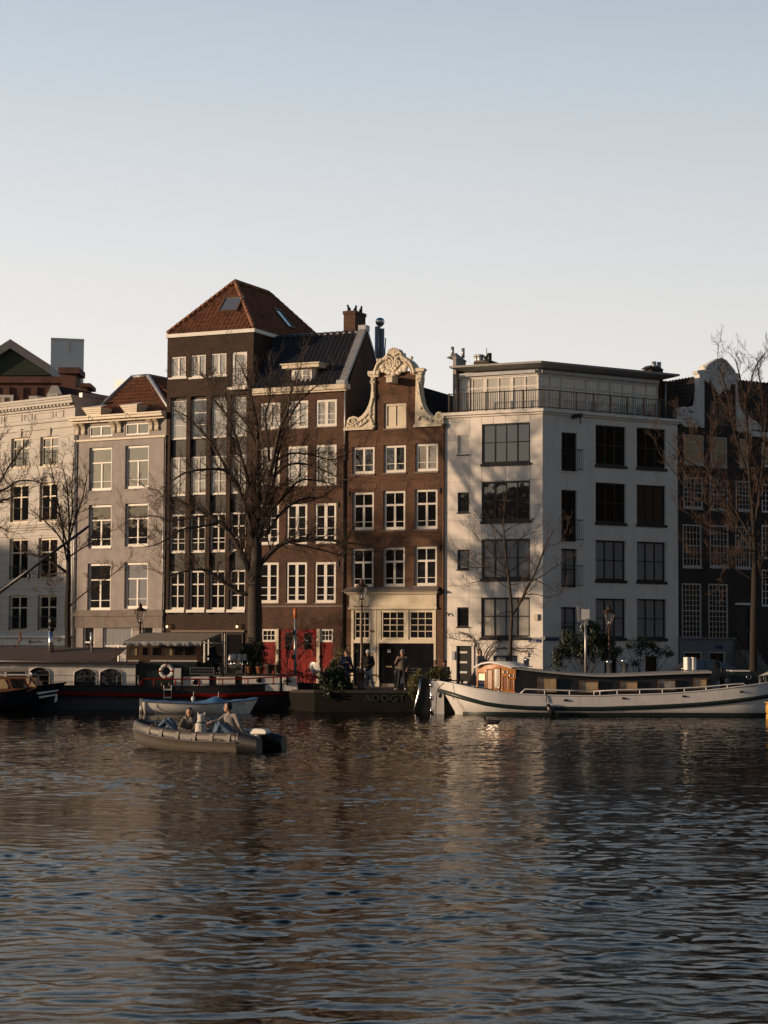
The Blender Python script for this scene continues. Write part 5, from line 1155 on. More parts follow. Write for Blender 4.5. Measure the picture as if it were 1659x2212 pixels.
# ================================================================ bare street trees
def grow(mb, p, d, Ln, r, lvl, rnd, up=.25, spread=.9, kids=5, rmin=.007, droop=0):
    n = 5 if lvl > 0 else 3; pts = [Vector(p)]; d = Vector(d).normalized(); rs = [r]; seg = Ln/n
    for i in range(n):
        j = .22 if lvl > 0 else .3
        d = (d+Vector((rnd.gauss(0, j), rnd.gauss(0, j), rnd.gauss(0, j)+up*.35-droop))).normalized()
        pts.append(pts[-1]+d*seg); rs.append(max(rmin*.6, r*(1-.8*(i+1)/n)))
    mb.tube(pts, rs, 5 if r > .03 else (4 if r > .015 else 3), cap=False, sm=False)
    if lvl <= 0: return
    for k in range(kids):
        t = .15+.85*(k+rnd.random())/kids; f_ = t*n; i = min(n-1, int(f_)); q = pts[i].lerp(pts[i+1], f_-i); dd = (pts[i+1]-pts[i]).normalized()
        a = dd.cross(Vector((rnd.gauss(0, 1), rnd.gauss(0, 1), rnd.gauss(0, 1)))).normalized()
        nd = (dd*math.cos(spread*.8)+a*math.sin(spread*.8)*rnd.uniform(.7, 1.3)+Vector((0, 0, up*.4)))
        grow(mb, q, nd, Ln*rnd.uniform(.4, .68)*(1.1-.35*t), max(rmin, rs[i]*rnd.uniform(.45, .65)), lvl-1, rnd, up, spread, kids if lvl > 1 else max(3, kids-1), rmin, droop)
def smooth(q, k=2):
    for _ in range(k):
        z = [q[0]]
        for a, b in zip(q, q[1:]): z += [a.lerp(b, .25), a.lerp(b, .75)]
        z.append(q[-1]); q = z
    return q
def tree(label, zn, D, trunk, limbs, seed, name='bare_tree', mt='bark', mc='twig', group='bare street trees along the quay', lvl=2, kids=5, dens=1.0, L0=2.2, up=.3, ddy=1.5, rmin=.007, dd_first=0):
    rnd = random.Random(seed)
    base = at(zn, trunk[0][0], trunk[0][1], D); base.z = GZ
    t = thing(name, label, 'tree', base, 0, group)
    tp = [at(zn, X, Y, D)-base for X, Y, w in trunk]; tp[0].z = -.05
    k = ZN[zn][2]/1659/4/F*D
    q = smooth(tp, 2); ws = [p[2]*k/2 for p in trunk]
    rs = [np.interp(i/(len(q)-1), np.linspace(0, 1, len(ws)), ws) for i in range(len(q))]
    rs = [float(r*rnd.uniform(.96, 1.05)) for r in rs]
    mb = MB(); mb.tube(q, rs, 14); mb.build('trunk', M[mt], t)
    big = MB(); tw = MB()
    for pts, w0, w1 in limbs:
        side = rnd.uniform(-1, 1)*ddy; n = len(pts); q = []
        for i, (X, Y) in enumerate(pts): q.append(at(zn, X, Y, D+side*(i/(n-1)))-base)
        q = smooth(q, 2); m_ = len(q); rs = [(w0*1.3+(w1*1.7-w0*1.3)*i/(m_-1))*k/2 for i in range(m_)]
        big.tube(q, rs, 7, cap=True)
        acc = 0; Ltot = sum((b-a).length for a, b in zip(q, q[1:])); s = 0; nxt = .8*(.5+rnd.random())
        for i, (a, b) in enumerate(zip(q, q[1:])):
            s += (b-a).length
            while s > nxt and Ltot > 1:
                dd = (b-a).normalized(); av = dd.cross(Vector((rnd.gauss(0, 1), rnd.gauss(0, .8), rnd.gauss(0, 1)))).normalized()
                nd = dd*.75+av*.75+Vector((0, 0, .15)); ll = L0*rnd.uniform(.5, 1.15)*(1.05-.5*s/Ltot)
                grow(tw, a, nd, ll, max(rmin*1.5, rs[i]*.38), lvl, rnd, up, .9, kids, rmin)
                nxt += rnd.uniform(.3, .7)/dens
        grow(tw, q[-1], q[-1]-q[-2], L0*.9, rs[-1]*.9, lvl, rnd, up, .8, kids, rmin)
    c = big.build('limbs', M[mt], t); tw.build('crown', M[mc], t); return t
o = 1451.7
T1L = [([(870, 1180), (760, 1200), (640, 1120), (560, 1060), (470, 985), (300, 1000), (160, 1045)], 34, 6),
 ([(860, 1120), (800, 930), (720, 780), (640, 650), (560, 590), (480, 540), (370, 490), (240, 420), (100, 370)], 42, 6),
 ([(870, 900), (840, 620), (770, 400), (700, 250), (640, 165), (520, 155), (300, 175), (180, 260)], 36, 6),
 ([(650, 180), (560, 20), (480, -100), (400, -180), (330, -270), (200, -330)], 22, 5),
 ([(880, 850), (870, 500), (800, 200), (740, 0), (700, -150), (640, -300), (520, -420), (480, -560)], 34, 5),
 ([(890, 800), (900, 350), (890, 50), (900, -150), (850, -400), (830, -520), (760, -680)], 36, 5),
 ([(900, 800), (960, 400), (1010, 150), (1050, -50), (1080, -200), (1140, -300), (1170, -500), (1230, -640)], 36, 5),
 ([(980, 700), (1000, 400), (1040, 200), (1070, -20), (1180, -330), (1300, -470), (1420, -560)], 26, 4),
 ([(900, 960), (1000, 850), (1100, 765), (1250, 750), (1450, 740), (1650, 770), (1850, 800)], 40, 5),
 ([(960, 720), (1050, 560), (1150, 460), (1300, 390), (1420, 405), (1500, 340)], 20, 5),
 ([(1010, 500), (1150, 340), (1240, 240), (1400, 250), (1540, 290)], 20, 4),
 ([(1040, 200), (1150, 110), (1300, 112), (1450, 170), (1560, 230)], 20, 5),
 ([(1060, 80), (1120, 40), (1200, 22), (1350, 40), (1500, 90), (1620, 40)], 18, 4),
 ([(990, 100), (980, -100), (950, -280), (1000, -420), (990, -560)], 20, 4),
 ([(880, -60), (780, -260), (640, -380), (600, -520), (420, -620)], 16, 4),
 ([(1120, 760), (1300, 800), (1430, 830), (1600, 880), (1720, 860)], 14, 4),
 ([(560, 600), (420, 640), (260, 650), (120, 760), (0, 800)], 16, 4), ([(480, 545), (300, 560), (160, 600), (60, 540), (-120, 560)], 14, 4)]
tree('largest bare tree with thick dark trunk before the tall dark brick house', 'A1', 97.0, [(868, 1640, 150), (872, 1500, 128), (870, 1300, 118), (868, 1150, 112), (880, 1000, 96), (885, 850, 88), (885, 700, 60)], T1L, 11, L0=1.8, dens=2.6, kids=6, ddy=3, rmin=.008)
tree('slim bare tree standing between the cream house and the grey stucco house', 'Z6', 99.5, [(645, 1700, 66), (643, 1300, 58), (640, 1050, 56), (650, 800, 50), (650, 600, 44), (652, 480, 30)], [
 ([(650, 700), (570, 640), (460, 560), (300, 520), (190, 480)], 26, 5), ([(645, 500), (560, 330), (430, 200), (300, 100)], 18, 4), ([(655, 480), (600, 300), (560, 100), (520, -150), (480, -330)], 18, 4),
 ([(650, 400), (720, 150), (780, 0), (820, -200)], 16, 4), ([(655, 1010), (740, 930), (830, 860), (1000, 760), (1150, 640)], 14, 4), ([(655, 540), (740, 480), (880, 400), (990, 340)], 14, 4), ([(610, 690), (480, 700), (380, 770)], 10, 3),
 ([(650, 500), (660, 200), (640, -100), (600, -300)], 20, 4), ([(650, 640), (600, 420), (600, 200), (440, -60), (380, -220)], 14, 4), ([(650, 350), (690, 100), (680, -150), (700, -350)], 12, 4), ([(600, 740), (540, 800), (470, 850)], 8, 3)], 5, lvl=2, L0=1.25, ddy=1.5, kids=5, dens=2.6, rmin=.008)
tree('bare tree cut by the left edge, only its right branches in view', 'Z6', 98.5, [(-330, 1500, 70), (-330, 900, 56), (-320, 500, 48), (-310, 200, 34)], [
 ([(-315, 400), (-150, 100), (-20, 20), (100, -20), (180, -60)], 24, 5), ([(-310, 300), (-120, -100), (0, -160), (60, -280), (150, -410), (260, -560)], 22, 5), ([(-310, 200), (-100, -60), (60, -100), (150, -180), (280, -190), (400, -160)], 22, 5),
 ([(-310, 150), (-200, -250), (-60, -450), (20, -600)], 20, 4), ([(-320, 450), (-150, 300), (0, 250), (80, 300)], 16, 4), ([(-310, 100), (-300, -300), (-250, -600)], 24, 4), ([(-330, 500), (-500, 200), (-700, 0)], 24, 4)], 9, L0=1.4, dens=2.6, rmin=.008)
tree('young slender bare tree in front of the white building', 'A3', 90.9+3.6, [(686, 1660, 40), (690, 1400, 36), (700, 1200, 32), (705, 1080, 30), (690, 880, 26), (675, 740, 24), (655, 600, 18)], [
 ([(655, 600), (650, 540), (632, 370), (625, 200), (640, 80), (630, 0)], 16, 3), ([(712, 1085), (800, 940), (880, 780), (960, 620), (1020, 430), (1100, 290)], 22, 4), ([(675, 840), (600, 790), (540, 750), (400, 770), (300, 790)], 9, 3),
 ([(690, 800), (760, 805), (790, 770), (850, 720)], 9, 3), ([(650, 650), (560, 560), (450, 440), (330, 300)], 10, 3), ([(660, 740), (520, 690), (420, 620), (320, 560), (230, 480)], 9, 3), ([(650, 560), (720, 420), (830, 330), (980, 290)], 9, 3),
 ([(850, 895), (940, 890), (1050, 930), (1160, 880)], 9, 3), ([(890, 770), (1000, 720), (1100, 640), (1250, 560)], 9, 3), ([(635, 380), (520, 230), (400, 170)], 8, 3), ([(630, 300), (760, 230), (900, 190)], 8, 3), ([(670, 700), (780, 600), (880, 550)], 8, 3),
 ([(700, 1060), (620, 1060), (550, 1110)], 8, 3), ([(910, 750), (1000, 790), (1080, 850)], 8, 3), ([(650, 640), (570, 420), (540, 330)], 8, 3), ([(1000, 520), (1050, 430), (1150, 420), (1200, 330)], 8, 3), ([(665, 720), (540, 640), (430, 640), (300, 640), (210, 600)], 8, 3)], 21, L0=.95, lvl=2, kids=4, rmin=.007, ddy=.9, dens=2.2, group='bare street trees along the quay')
tree('tall bare tree with reddish twigs and thick trunk at the right edge', 'A4', 95.5, [(1520, 1660, 84), (1522, 1400, 76), (1528, 1100, 72), (1535, 800, 66), (1535, 550, 56), (1530, 300, 46), (1510, 50, 36)], [
 ([(1530, 500), (1400, 300), (1280, 100), (1150, -150), (1050, -400), (960, -600), (880, -740)], 24, 4), ([(1530, 400), (1350, 100), (1200, -200), (1100, -500), (1130, -820)], 22, 4), ([(1535, 250), (1600, -200), (1640, -600), (1600, -1000), (1560, -1280)], 26, 4),
 ([(1510, 50), (1470, -400), (1460, -800), (1400, -1150), (1350, -1330)], 28, 4), ([(1310, 160), (1100, 50), (900, -100), (780, -250), (640, -430)], 16, 4), ([(1535, 480), (1400, 480), (1250, 600), (1200, 760)], 14, 4),
 ([(1460, -700), (1480, -1000), (1520, -1250), (1640, -1400)], 16, 3), ([(1450, -300), (1350, -600), (1290, -900), (1240, -1150), (1180, -1280)], 16, 4), ([(1540, 650), (1640, 500), (1800, 200)], 22, 4), ([(1200, -180), (1000, -320), (860, -380), (700, -560)], 12, 3), ([(1530, 760), (1420, 700), (1300, 620), (1100, 560), (960, 520)], 12, 3),
 ([(1400, 320), (1250, 300), (1050, 250), (900, 120)], 12, 3), ([(1540, 900), (1620, 780), (1700, 650)], 12, 3), ([(1640, -500), (1760, -900), (1800, -1300)], 18, 4), ([(1600, 0), (1700, -300), (1780, -600)], 16, 4)], 31, mt='barkshaded', mc='twigred', L0=1.5, ddy=2.5, dens=1.9, up=.4, rmin=.008)
# ================================================================ shrubs and climbers
def leaves(mb, c, R_, n, size, rnd, shape=(1, 1, 1), spike=0, clump=7):
    cs = [Vector((rnd.gauss(0, .45)*R_*shape[0], rnd.gauss(0, .45)*R_*shape[1], rnd.gauss(0, .4)*R_*shape[2])) for _ in range(clump)]
    for i in range(n):
        k = rnd.choice(cs); p = Vector(c)+k+Vector((rnd.gauss(0, .22)*R_*shape[0], rnd.gauss(0, .22)*R_*shape[1], rnd.gauss(0, .22)*R_*shape[2]))
        u = Vector((rnd.gauss(0, 1), rnd.gauss(0, 1), rnd.gauss(0, 1)+spike)).normalized(); v = u.cross(Vector((rnd.gauss(0, 1), rnd.gauss(0, 1), rnd.gauss(0, 1)))).normalized()
        s = size*rnd.uniform(.6, 1.4); w = s*(.18 if spike else .45)
        mb.add([p-u*s*.5, p+v*w*.5, p+u*s*.5, p-v*w*.5], [(0, 1, 2, 3)])
def shrub(name, label, zn, X, Y, D, clumps, mt, size=.12, cat='shrub', spike=0, seed=1, stems=True, group=None, gz=None):
    rnd = random.Random(seed); b = at(zn, X, Y, D); b.z = GZ if gz is None else gz; t = thing(name, label, cat, b, 0, group); mb = MB(); st = MB()
    for (cx, cy, r, n) in clumps:
        c = at(zn, cx, cy, D)-b; leaves(mb, c, r, n, size, rnd, (1, .8, 1), spike)
        if stems: st.tube([(rnd.uniform(-.1, .1), 0, 0), c*.5+Vector((rnd.uniform(-.2, .2), 0, 0)), c], [.03, .02, .008], 5)
    mb.build('foliage', M[mt], t)
    if stems: st.build('stem', M['bark'], t)
    return t
shrub('oleander', 'tall dark oleander bush at the white building beside the grey pole', 'A3', 1390, 1650, 95.5, [(1390, 1330, .8, 700), (1450, 1220, .45, 320), (1250, 1330, .5, 300), (1200, 1450, .5, 260), (1540, 1330, .5, 320), (1480, 1450, .7, 450), (1620, 1400, .5, 300), (1420, 1190, .3, 160), (1300, 1420, .6, 300), (1120, 1530, .4, 160)], 'leafo', .3, spike=.8, seed=3)
shrub('climbing_shrub', 'dark leafy shrub spreading on the white wall right of the lamp post', 'A4', 420, 1640, 96.6, [(480, 1370, .55, 420), (400, 1420, .45, 260), (570, 1410, .4, 240), (680, 1440, .3, 150), (740, 1450, .2, 80), (420, 1540, .35, 160), (300, 1560, .3, 120), (250, 1400, .4, 220), (130, 1400, .5, 260), (330, 1370, .2, 70)], 'leafo', .2, spike=.2, seed=4)
shrub('reed_bush', 'green reedy bush at the canal edge beside the red double bow', 'B1', 400, 870, 94.2, [(330, 740, .55, 700), (420, 700, .5, 600), (380, 640, .35, 300), (470, 760, .35, 250), (290, 800, .3, 200)], 'leaf', .34, spike=2.2, seed=5, cat='bush')
shrub('dark_hedge', 'low dark undergrowth hanging over the quay wall below the reeds', 'B1', 420, 900, 93.9, [(300, 850, .4, 300), (400, 860, .4, 300), (500, 840, .35, 250), (560, 830, .2, 100)], 'leaf', .2, seed=6, cat='bush')
shrub('grass_planter', 'yellowish grass and ivy hanging over the quay beside the dark mooring post', 'B1', 1300, 850, 93.2, [(1300, 760, .35, 420), (1270, 860, .3, 330), (1260, 930, .18, 130), (1360, 700, .3, 350), (1450, 690, .35, 420), (1560, 690, .35, 420), (1640, 700, .25, 200)], 'leafy', .2, spike=1.2, seed=7, cat='plant')
shrub('thin_bush', 'thin yellowish bush against the brick pier left of the phone man', 'B1', 470, 640, 98.5, [(470, 520, .4, 160), (430, 470, .35, 120), (500, 430, .3, 100), (400, 560, .3, 100)], 'leafy', .13, seed=8, cat='bush')
# vines: bare climbers on walls
def vine(label, ff, zn, paths, seed, r=.03, lv=120, name='climbing_vine', yo=-.08):
    rnd = random.Random(seed); t = thing(name, label, 'climber', ff.P+Vector((0, 0, GZ)), -ff.a); mb = MB(); lf = MB()
    for pts in paths:
        q = smooth([Vector(ff.l3(zn, X, Y, yo))-Vector((0, 0, GZ)) for X, Y in pts], 2); mb.tube(q, [r*(1-.7*i/(len(q)-1)) for i in range(len(q))], 5)
        for a, b in zip(q[2:], q[3:]):
            if rnd.random() < .8: grow(mb, a, (b-a).normalized()+Vector((rnd.gauss(0, .7), -.1, rnd.gauss(0, .7))), rnd.uniform(.3, .9), .01, 1, rnd, .1, .9, 3, .006)
        for _ in range(lv//len(paths)):
            p = rnd.choice(q)+Vector((rnd.gauss(0, .2), rnd.uniform(-.1, 0), rnd.gauss(0, .15))); leaves(lf, p, .02, 1, .09, rnd, clump=1)
    mb.build('stems', M['twig'], t); lf.build('foliage', M['leafy'], t)
vine('leafless climber spreading over the white wall above the front door', ft, 'A3', [[(450, 1560), (430, 1480), (480, 1400), (520, 1360), (600, 1330), (680, 1310)], [(440, 1540), (500, 1440), (580, 1400), (680, 1410), (760, 1400), (880, 1410)], [(400, 1500), (370, 1400), (360, 1340), (300, 1330), (200, 1330), (90, 1300)], [(350, 1340), (300, 1280), (220, 1250)], [(700, 1410), (780, 1440), (860, 1430)], [(620, 1330), (560, 1300), (380, 1310)]], 2)
vine('tangled bare climber hanging over the red ground floor doors', FM, 'A1', [[(1050, 1700), (1080, 1600), (1160, 1500), (1230, 1470)], [(1300, 1700), (1250, 1600), (1180, 1540), (1100, 1500)], [(1350, 1720), (1380, 1600), (1320, 1520), (1200, 1490)], [(1150, 1720), (1220, 1640), (1300, 1600), (1380, 1620)], [(1050, 1660), (1150, 1620), (1230, 1560), (1290, 1500)], [(1500, 1700), (1530, 1600), (1520, 1520), (1480, 1480)]], 3, lv=90, yo=-.25)
# ================================================================ street lamps
def lamp(label, zn, X, Ybase, Ytop, D):
    b = at(zn, X, Ybase, D); b.z = GZ; H = 3.1+(at(zn, X, Ytop, D).z-3.1)-GZ; t = thing('street_lamp', label, 'street lamp', b, 0, 'old canal street lamps')
    s = H/4.6; mb = MB()
    mb.lathe([(.0, 0), (.2, 0), (.2, .12), (.15, .2), (.14, .75), (.17, .8), (.13, .9), (.1, 1.05), (.085, 1.25), (.1, 1.3), (.07, 1.38), (.06, 2.2), (.05, 3.1), (.07, 3.14), (.04, 3.2), (.04, H-1.05), (.0, H-1.04)], n=12)
    mb.tube([(-.33, 0, H-1.32), (.33, 0, H-1.32)], .02, 6); mb.ball((-.34, 0, H-1.32), .035, 6); mb.ball((.34, 0, H-1.32), .035, 6); mb.build('post', M['lampiron'], t)
    mb = MB()
    for a in range(4): 
        c_, s_ = math.cos(a*PI/2), math.sin(a*PI/2); mb.tube([(0, 0, H-1.3), (.17*c_, .17*s_, H-1.2), (.12*c_, .12*s_, H-1.05), (.1*c_, .1*s_, H-.98)], .015, 5)
    z0, z1 = H-.98, H-.4
    mb.lathe([(.1, z0-.03), (.12, z0), (.1, z0+.02)], n=6, sm=False)
    for a in range(6):
        c_, s_ = math.cos(a*PI/3), math.sin(a*PI/3); mb.tube([(.11*c_, .11*s_, z0), (.27*c_, .27*s_, z1)], .014, 4)
    mb.build('lantern_frame', M['lampiron'], t)
    mb = MB(); mb.lathe([(.0, z1-.0), (.29, z1), (.31, z1+.04), (.2, z1+.12), (.1, z1+.18), (.09, z1+.26), (.12, z1+.28), (.05, z1+.36), (.02, z1+.4), (.0, z1+.48)], n=12)
    for a in range(10):
        c_, s_ = math.cos(a*PI/5), math.sin(a*PI/5); mb.add([(.3*c_-.05*s_, .3*s_+.05*c_, z1+.03), (.3*c_+.05*s_, .3*s_-.05*c_, z1+.03), (.35*c_, .35*s_, z1+.12)], [(0, 1, 2)])
    mb.build('lamp_cap', M['lampiron'], t)
    gm, nt_, bb = nodes('lantern_pane') if 'lpane' not in M else (M['lpane'], None, None)
    if nt_:
        M['lpane'] = gm; g = N(nt_, 'ShaderNodeBsdfGlossy', Roughness=.1); tr = N(nt_, 'ShaderNodeBsdfTransparent'); ms = N(nt_, 'ShaderNodeMixShader'); ms.inputs[0].default_value = .22; nt_.links.new(tr.outputs[0], ms.inputs[1]); nt_.links.new(g.outputs[0], ms.inputs[2]); nt_.links.new(ms.outputs[0], nt_.nodes['Material Output'].inputs['Surface'])
    mb = MB()
    for a in range(6):
        c_, s_, c2, s2 = math.cos(a*PI/3), math.sin(a*PI/3), math.cos((a+1)*PI/3), math.sin((a+1)*PI/3)
        mb.quad((.105*c_, .105*s_, z0+.02), (.105*c2, .105*s2, z0+.02), (.265*c2, .265*s2, z1-.01), (.265*c_, .265*s_, z1-.01))
    mb.build('lantern_glass', gm, t)
    mb = MB(); mb.lathe([(.0, z0), (.05, z0+.01), (.05, z0+.14), (.03, z0+.2), (.0, z0+.21)], n=8); mb.build('burner', M['galv'], t)
M['lampiron'] = mat('bronze_painted_iron', (.08, .045, .03), .35, .25, 5, metal=.2)
lamp('ornate street lamp on the quay before the scrolled gable house', 'B1', 680, 860, -375, 94.3)
lamp('ornate street lamp before the right front of the white building', 'A4', 155, 1660, 990, 95.2)
lamp('ornate street lamp before the grey stucco house behind the houseboat', 'A5', 1325, 560, 30, 99.8)
b = at('A3', 1405, 1640, 94.6); b.z = GZ; t = thing('camera_pole', 'plain grey pole with camera and white boxes before the white building', 'pole', b)
mb = MB(); zt0 = at('A3', 1412, 1005, 94.6).z-GZ; mb.tube([(0, 0, 0), (0, 0, zt0)], [.07, .05], 10); mb.build('pole', M['galv'], t); mb = MB(); mb.cbox((-.02, -.1, zt0-.4), (.38, .12, .5)); mb.build('antenna_panel', M['plasticwhite'], t)
mb = MB(); mb.cbox((-.33, -.05, zt0-.35), (.1, .2, .7), Euler((0, -.1, 0)).to_matrix()); mb.cbox((.03, -.12, zt0-.75), (.14, .18, .3)); mb.tube([(0, 0, zt0-.3), (-.3, -.05, zt0-.3)], .02, 5); mb.tube([(-.05, -.06, zt0-.6), (-.25, -.1, zt0-1.0), (-.08, -.07, zt0-1.4)], .015, 5); mb.build('camera_unit', M['galv'], t)
# ================================================================ car
def car():
    b = at('B3', 1085, 420, 99.5); b.z = GZ; t = thing('parked_car', 'dark blue saloon car parked before the dark gable house', 'car', b, math.radians(4))
    # body: side profile lofted across the width
    prof = [(-2.2, .45), (-2.25, .75), (-2.1, .9), (-1.35, .98), (-.75, 1.4), (-.2, 1.5), (.5, 1.48), (1.2, 1.15), (1.5, 1.02), (2.15, .95), (2.28, .7), (2.22, .4)]
    rows = []
    for y, sc_, w in ((-.9, 0, 0), (-.88, .06, 1), (-.6, .0, 2), (0, -.02, 2), (.6, .0, 2), (.88, .06, 1), (.9, 0, 0)):
        r_ = []
        for x, z in prof:
            zz = z if w == 2 else (min(z, .93) if w == 1 else min(z, .8)); r_.append((x*(1 if w else .985), y*(1 if z < 1 else .93), zz if w else max(.42, zz-.05)))
        rows.append(r_)
    mb = MB()
    lower = [(x, z) for x, z in [(-2.2, .35), (-2.26, .6), (-2.22, .85), (-1.9, .93), (-1.3, .98), (1.3, .99), (2.0, .93), (2.25, .8), (2.28, .5), (2.2, .33)]]
    def ringrow(y, k): return [(x*k, y, z*(1 if abs(y) < .86 else .99)) for x, z in lower]
    g = [ringrow(-.9, .985), ringrow(-.86, 1.0), ringrow(0, 1.01), ringrow(.86, 1.0), ringrow(.9, .985)]
    mb.grid(g, True); mb.poly([Vector(p) for p in g[0]][::-1]); mb.poly([Vector(p) for p in g[-1]]); mb.poly([(x, y, .33) for x, y in ((-2.2, -.9), (2.2, -.9), (2.2, .9), (-2.2, .9))])
    mb.build('body', mat('dark_blue_car_paint', (.02, .03, .045), .25, .1, coat=.6), t)
    gh = [(-1.45, .98), (-.8, 1.36), (-.25, 1.47), (.45, 1.46), (1.0, 1.28), (1.55, .99)]
    mb = MB(); g = [[(x, s*(.86-(z-.98)*.35), z) for x, z in gh] for s in (-1, -.5, .5, 1)]; g[1] = [(x, -.4, z+.02) for x, z in gh]; g[2] = [(x, .4, z+.02) for x, z in gh]
    mb.grid(g, True); mb.poly([Vector(p) for p in g[0]]); mb.poly([Vector(p) for p in g[3]][::-1]); mb.build('roof', M['hullblue'], t)
    gm_ = glass_mat('car_glass', (.01, .015, .02), .22); 
    for (a, b_) in (((-1.2, 1.02), (-.1, 1.02)), ((-.02, 1.02), (1.25, 1.02))):
        top = [(-.75, 1.32), (-.25, 1.41), (-.1, 1.415)] if a[0] < -.5 else [(-.02, 1.415), (.45, 1.4), (.95, 1.24)]
        pts = [a]+[b_]+top[::-1]; mb = MB(); mb.slab([(x, -(.875-(z-.98)*.35), z) for x, z in pts], (0, .02, 0)); mb.build('side_window', gm_, t)
    mb = MB(); mb.tube([(x, -(.885-(z-.98)*.35), z) for x, z in ((-1.28, 1.0), (-.78, 1.34), (-.25, 1.44), (.45, 1.43), (1.0, 1.26), (1.4, 1.0))], .015, 5); mb.build('window_trim', M['steel'], t)
    for x in (-1.4, 1.4):
        for s in (-1, 1):
            w_ = MB(); w_.lathe([(.0, -.1), (.3, -.1), (.33, -.06), (.33, .06), (.3, .1), (0, .1)], (x, s*.8, .33), 20, ax='y'); wh = w_.build('wheel', M['black'], t); w_ = MB(); w_.lathe([(0, -.115), (.2, -.112), (.2, .112), (0, .115)], (x, s*.8, .33), 14, ax='y'); w_.build('rim', M['galv'], wh)
    mb = MB(); mb.cbox((-1.05, -1.0, 1.02), (.15, .18, .12)); mb.build('wing_mirror', M['hullblue'], t)
    mb = MB(); mb.cbox((-2.15, -.65, .72), (.2, .3, .14)); mb.build('headlight', M['plasticwhite'], t); mb = MB(); mb.cbox((2.2, -.65, .78), (.16, .3, .14)); mb.build('tail_light', M['red'], t)
car()
# ================================================================ bicycles
def bicycle(label, loc, rz, s=1.0, crate=False, group=None):
    t = thing('bicycle', label, 'bicycle', loc, rz, group); rw = .34
    for x in (-.54, .54):
        mb = MB(); mb.torus((x, 0, rw), rw, .02, 'y', 28, 6); w_ = mb.build('wheel', M['black'], t); mb = MB()
        for k in range(14): a = k*2*PI/14; mb.tube([(x, .0, rw), (x+(rw-.02)*math.cos(a), 0, rw+(rw-.02)*math.sin(a))], .003, 3)
        mb.lathe([(.03, -.04), (.03, .04)], (x, 0, rw), 8, ax='y'); mb.build('spokes', M['steel'], w_)
        mb = MB(); mb.torus((x, 0, rw), rw+.035, .012, 'y', 14, 5, .3, 2.6); mb.build('mudguard', M['iron'], t)
    mb = MB(); bb = (-.02, 0, .29); st = (-.16, 0, .75); hd = (.34, 0, .82); hb_ = (.4, 0, .62)
    for a, b_, r in ((bb, st, .018), (bb, hb_, .02), ((-.12, 0, .62), (.38, 0, .72), .018), (hd, hb_, .02), (hb_, (.54, 0, rw), .016), (bb, (-.54, 0, rw), .014), (st, (-.54, 0, rw), .012)): mb.tube([a, b_], r, 6)
    mb.build('frame', M['iron'], t)
    mb = MB(); mb.tube([hd, (.31, 0, 1.02)], .014, 6); mb.tube([(.12, -.28, 1.03), (.25, -.26, 1.06), (.33, 0, 1.03), (.25, .26, 1.06), (.12, .28, 1.03)], .013, 6); mb.build('handlebar', M['steel'], t)
    mb = MB(); mb.tube([st, (-.19, 0, .9)], .014, 6); mb.ball((-.2, 0, .93), .13, 8, (1.1, .65, .35)); mb.build('saddle', M['iron'], t)
    mb = MB()
    for y in (-.06, .06): mb.tube([(-.28, y, .74), (-.78, y, .74), (-.56, y, .36)], .008, 5)
    for k in range(4): mb.tube([(-.35-k*.12, -.06, .74), (-.35-k*.12, .06, .74)], .006, 4)
    mb.build('carrier', M['iron'], t)
    mb = MB(); mb.lathe([(.09, -.01), (.09, .01)], (-.02, 0, .29), 14, ax='y'); mb.tube([(-.02, -.08, .29), (-.02, -.08, .12)], .01, 5); mb.tube([(-.02, .08, .29), (-.02, .08, .46)], .01, 5); mb.cbox((-.02, -.12, .11), (.09, .1, .02)); mb.cbox((-.02, .12, .47), (.09, .1, .02)); mb.build('crank', M['steel'], t)
    if crate:
        mb = MB(); mb.box(.38, .78, -.2, .2, .8, .83); 
        for (a, b_, c, d) in ((.38, .4, -.2, .2), (.76, .78, -.2, .2), (.401, .759, -.2, -.18), (.401, .759, .18, .2)): mb.box(a, b_, c, d, .831, 1.02)
        mb.build('front_crate', M['iron'], t)
    return t
p = at('B1', 700, 850, 94.75); p.z = GZ; bicycle('black upright bicycle leaning by the lamp post with crate on front', p, PI, crate=True)
p = at('B1', 250, 800, 96.8); p.z = GZ; bicycle('silver trimmed bicycle parked before the red door behind the reeds', p, PI*.86)
p = at('B2', 1190, 400, 96.3); p.z = GZ; bicycle('bicycle seen over the white barge roof at the corner oleander, left of two', p, .3, group='bicycles by the oleander')
p = at('B2', 1320, 400, 96.2); p.z = GZ; bicycle('bicycle seen over the white barge roof beside the grey pole, right of two', p, -.2, group='bicycles by the oleander')
# bench of the brown cafe and bollard like bin near the hooded man
p = at('B1', 1335, 790, 98.8); p.z = GZ; t = thing('bench', 'dark slatted bench against the black double doors', 'bench', p, -math.radians(25)); 
for k, (y, z) in enumerate(((.05, .45), (-.1, .45), (-.25, .45))): mb = MB(); mb.box(-.75, .75, y-.06, y+.06, z, z+.03); mb.build('seat_slat', M['greywood'], t)
for z in (.62, .78, .94): mb = MB(); mb.box(-.75, .75, .14, .16, z, z+.06); mb.build('back_slat', M['greywood'], t)
for x in (-.65, .65): mb = MB(); mb.box(x-.02, x+.02, -.3, .13, 0, .449); mb.box(x-.02, x+.02, .161, .2, 0, 1.02); mb.build('leg', M['iron'], t)
p = at('B1', 1100, 835, 95.3); p.z = GZ; t = thing('litter_bin', 'worn grey litter bin with pale sticker behind the hooded man', 'bin', p)
mb = MB(); mb.lathe([(.0, 0), (.24, 0), (.25, .06), (.24, .95), (.26, 1.0), (.2, 1.12), (0, 1.15)], n=14); bn = mb.build('drum', M['greywood'], t); mb = MB(); mb.cbox((.1, -.245, .45), (.16, .02, .28)); mb.build('sticker', M['plasticwhite'], bn)
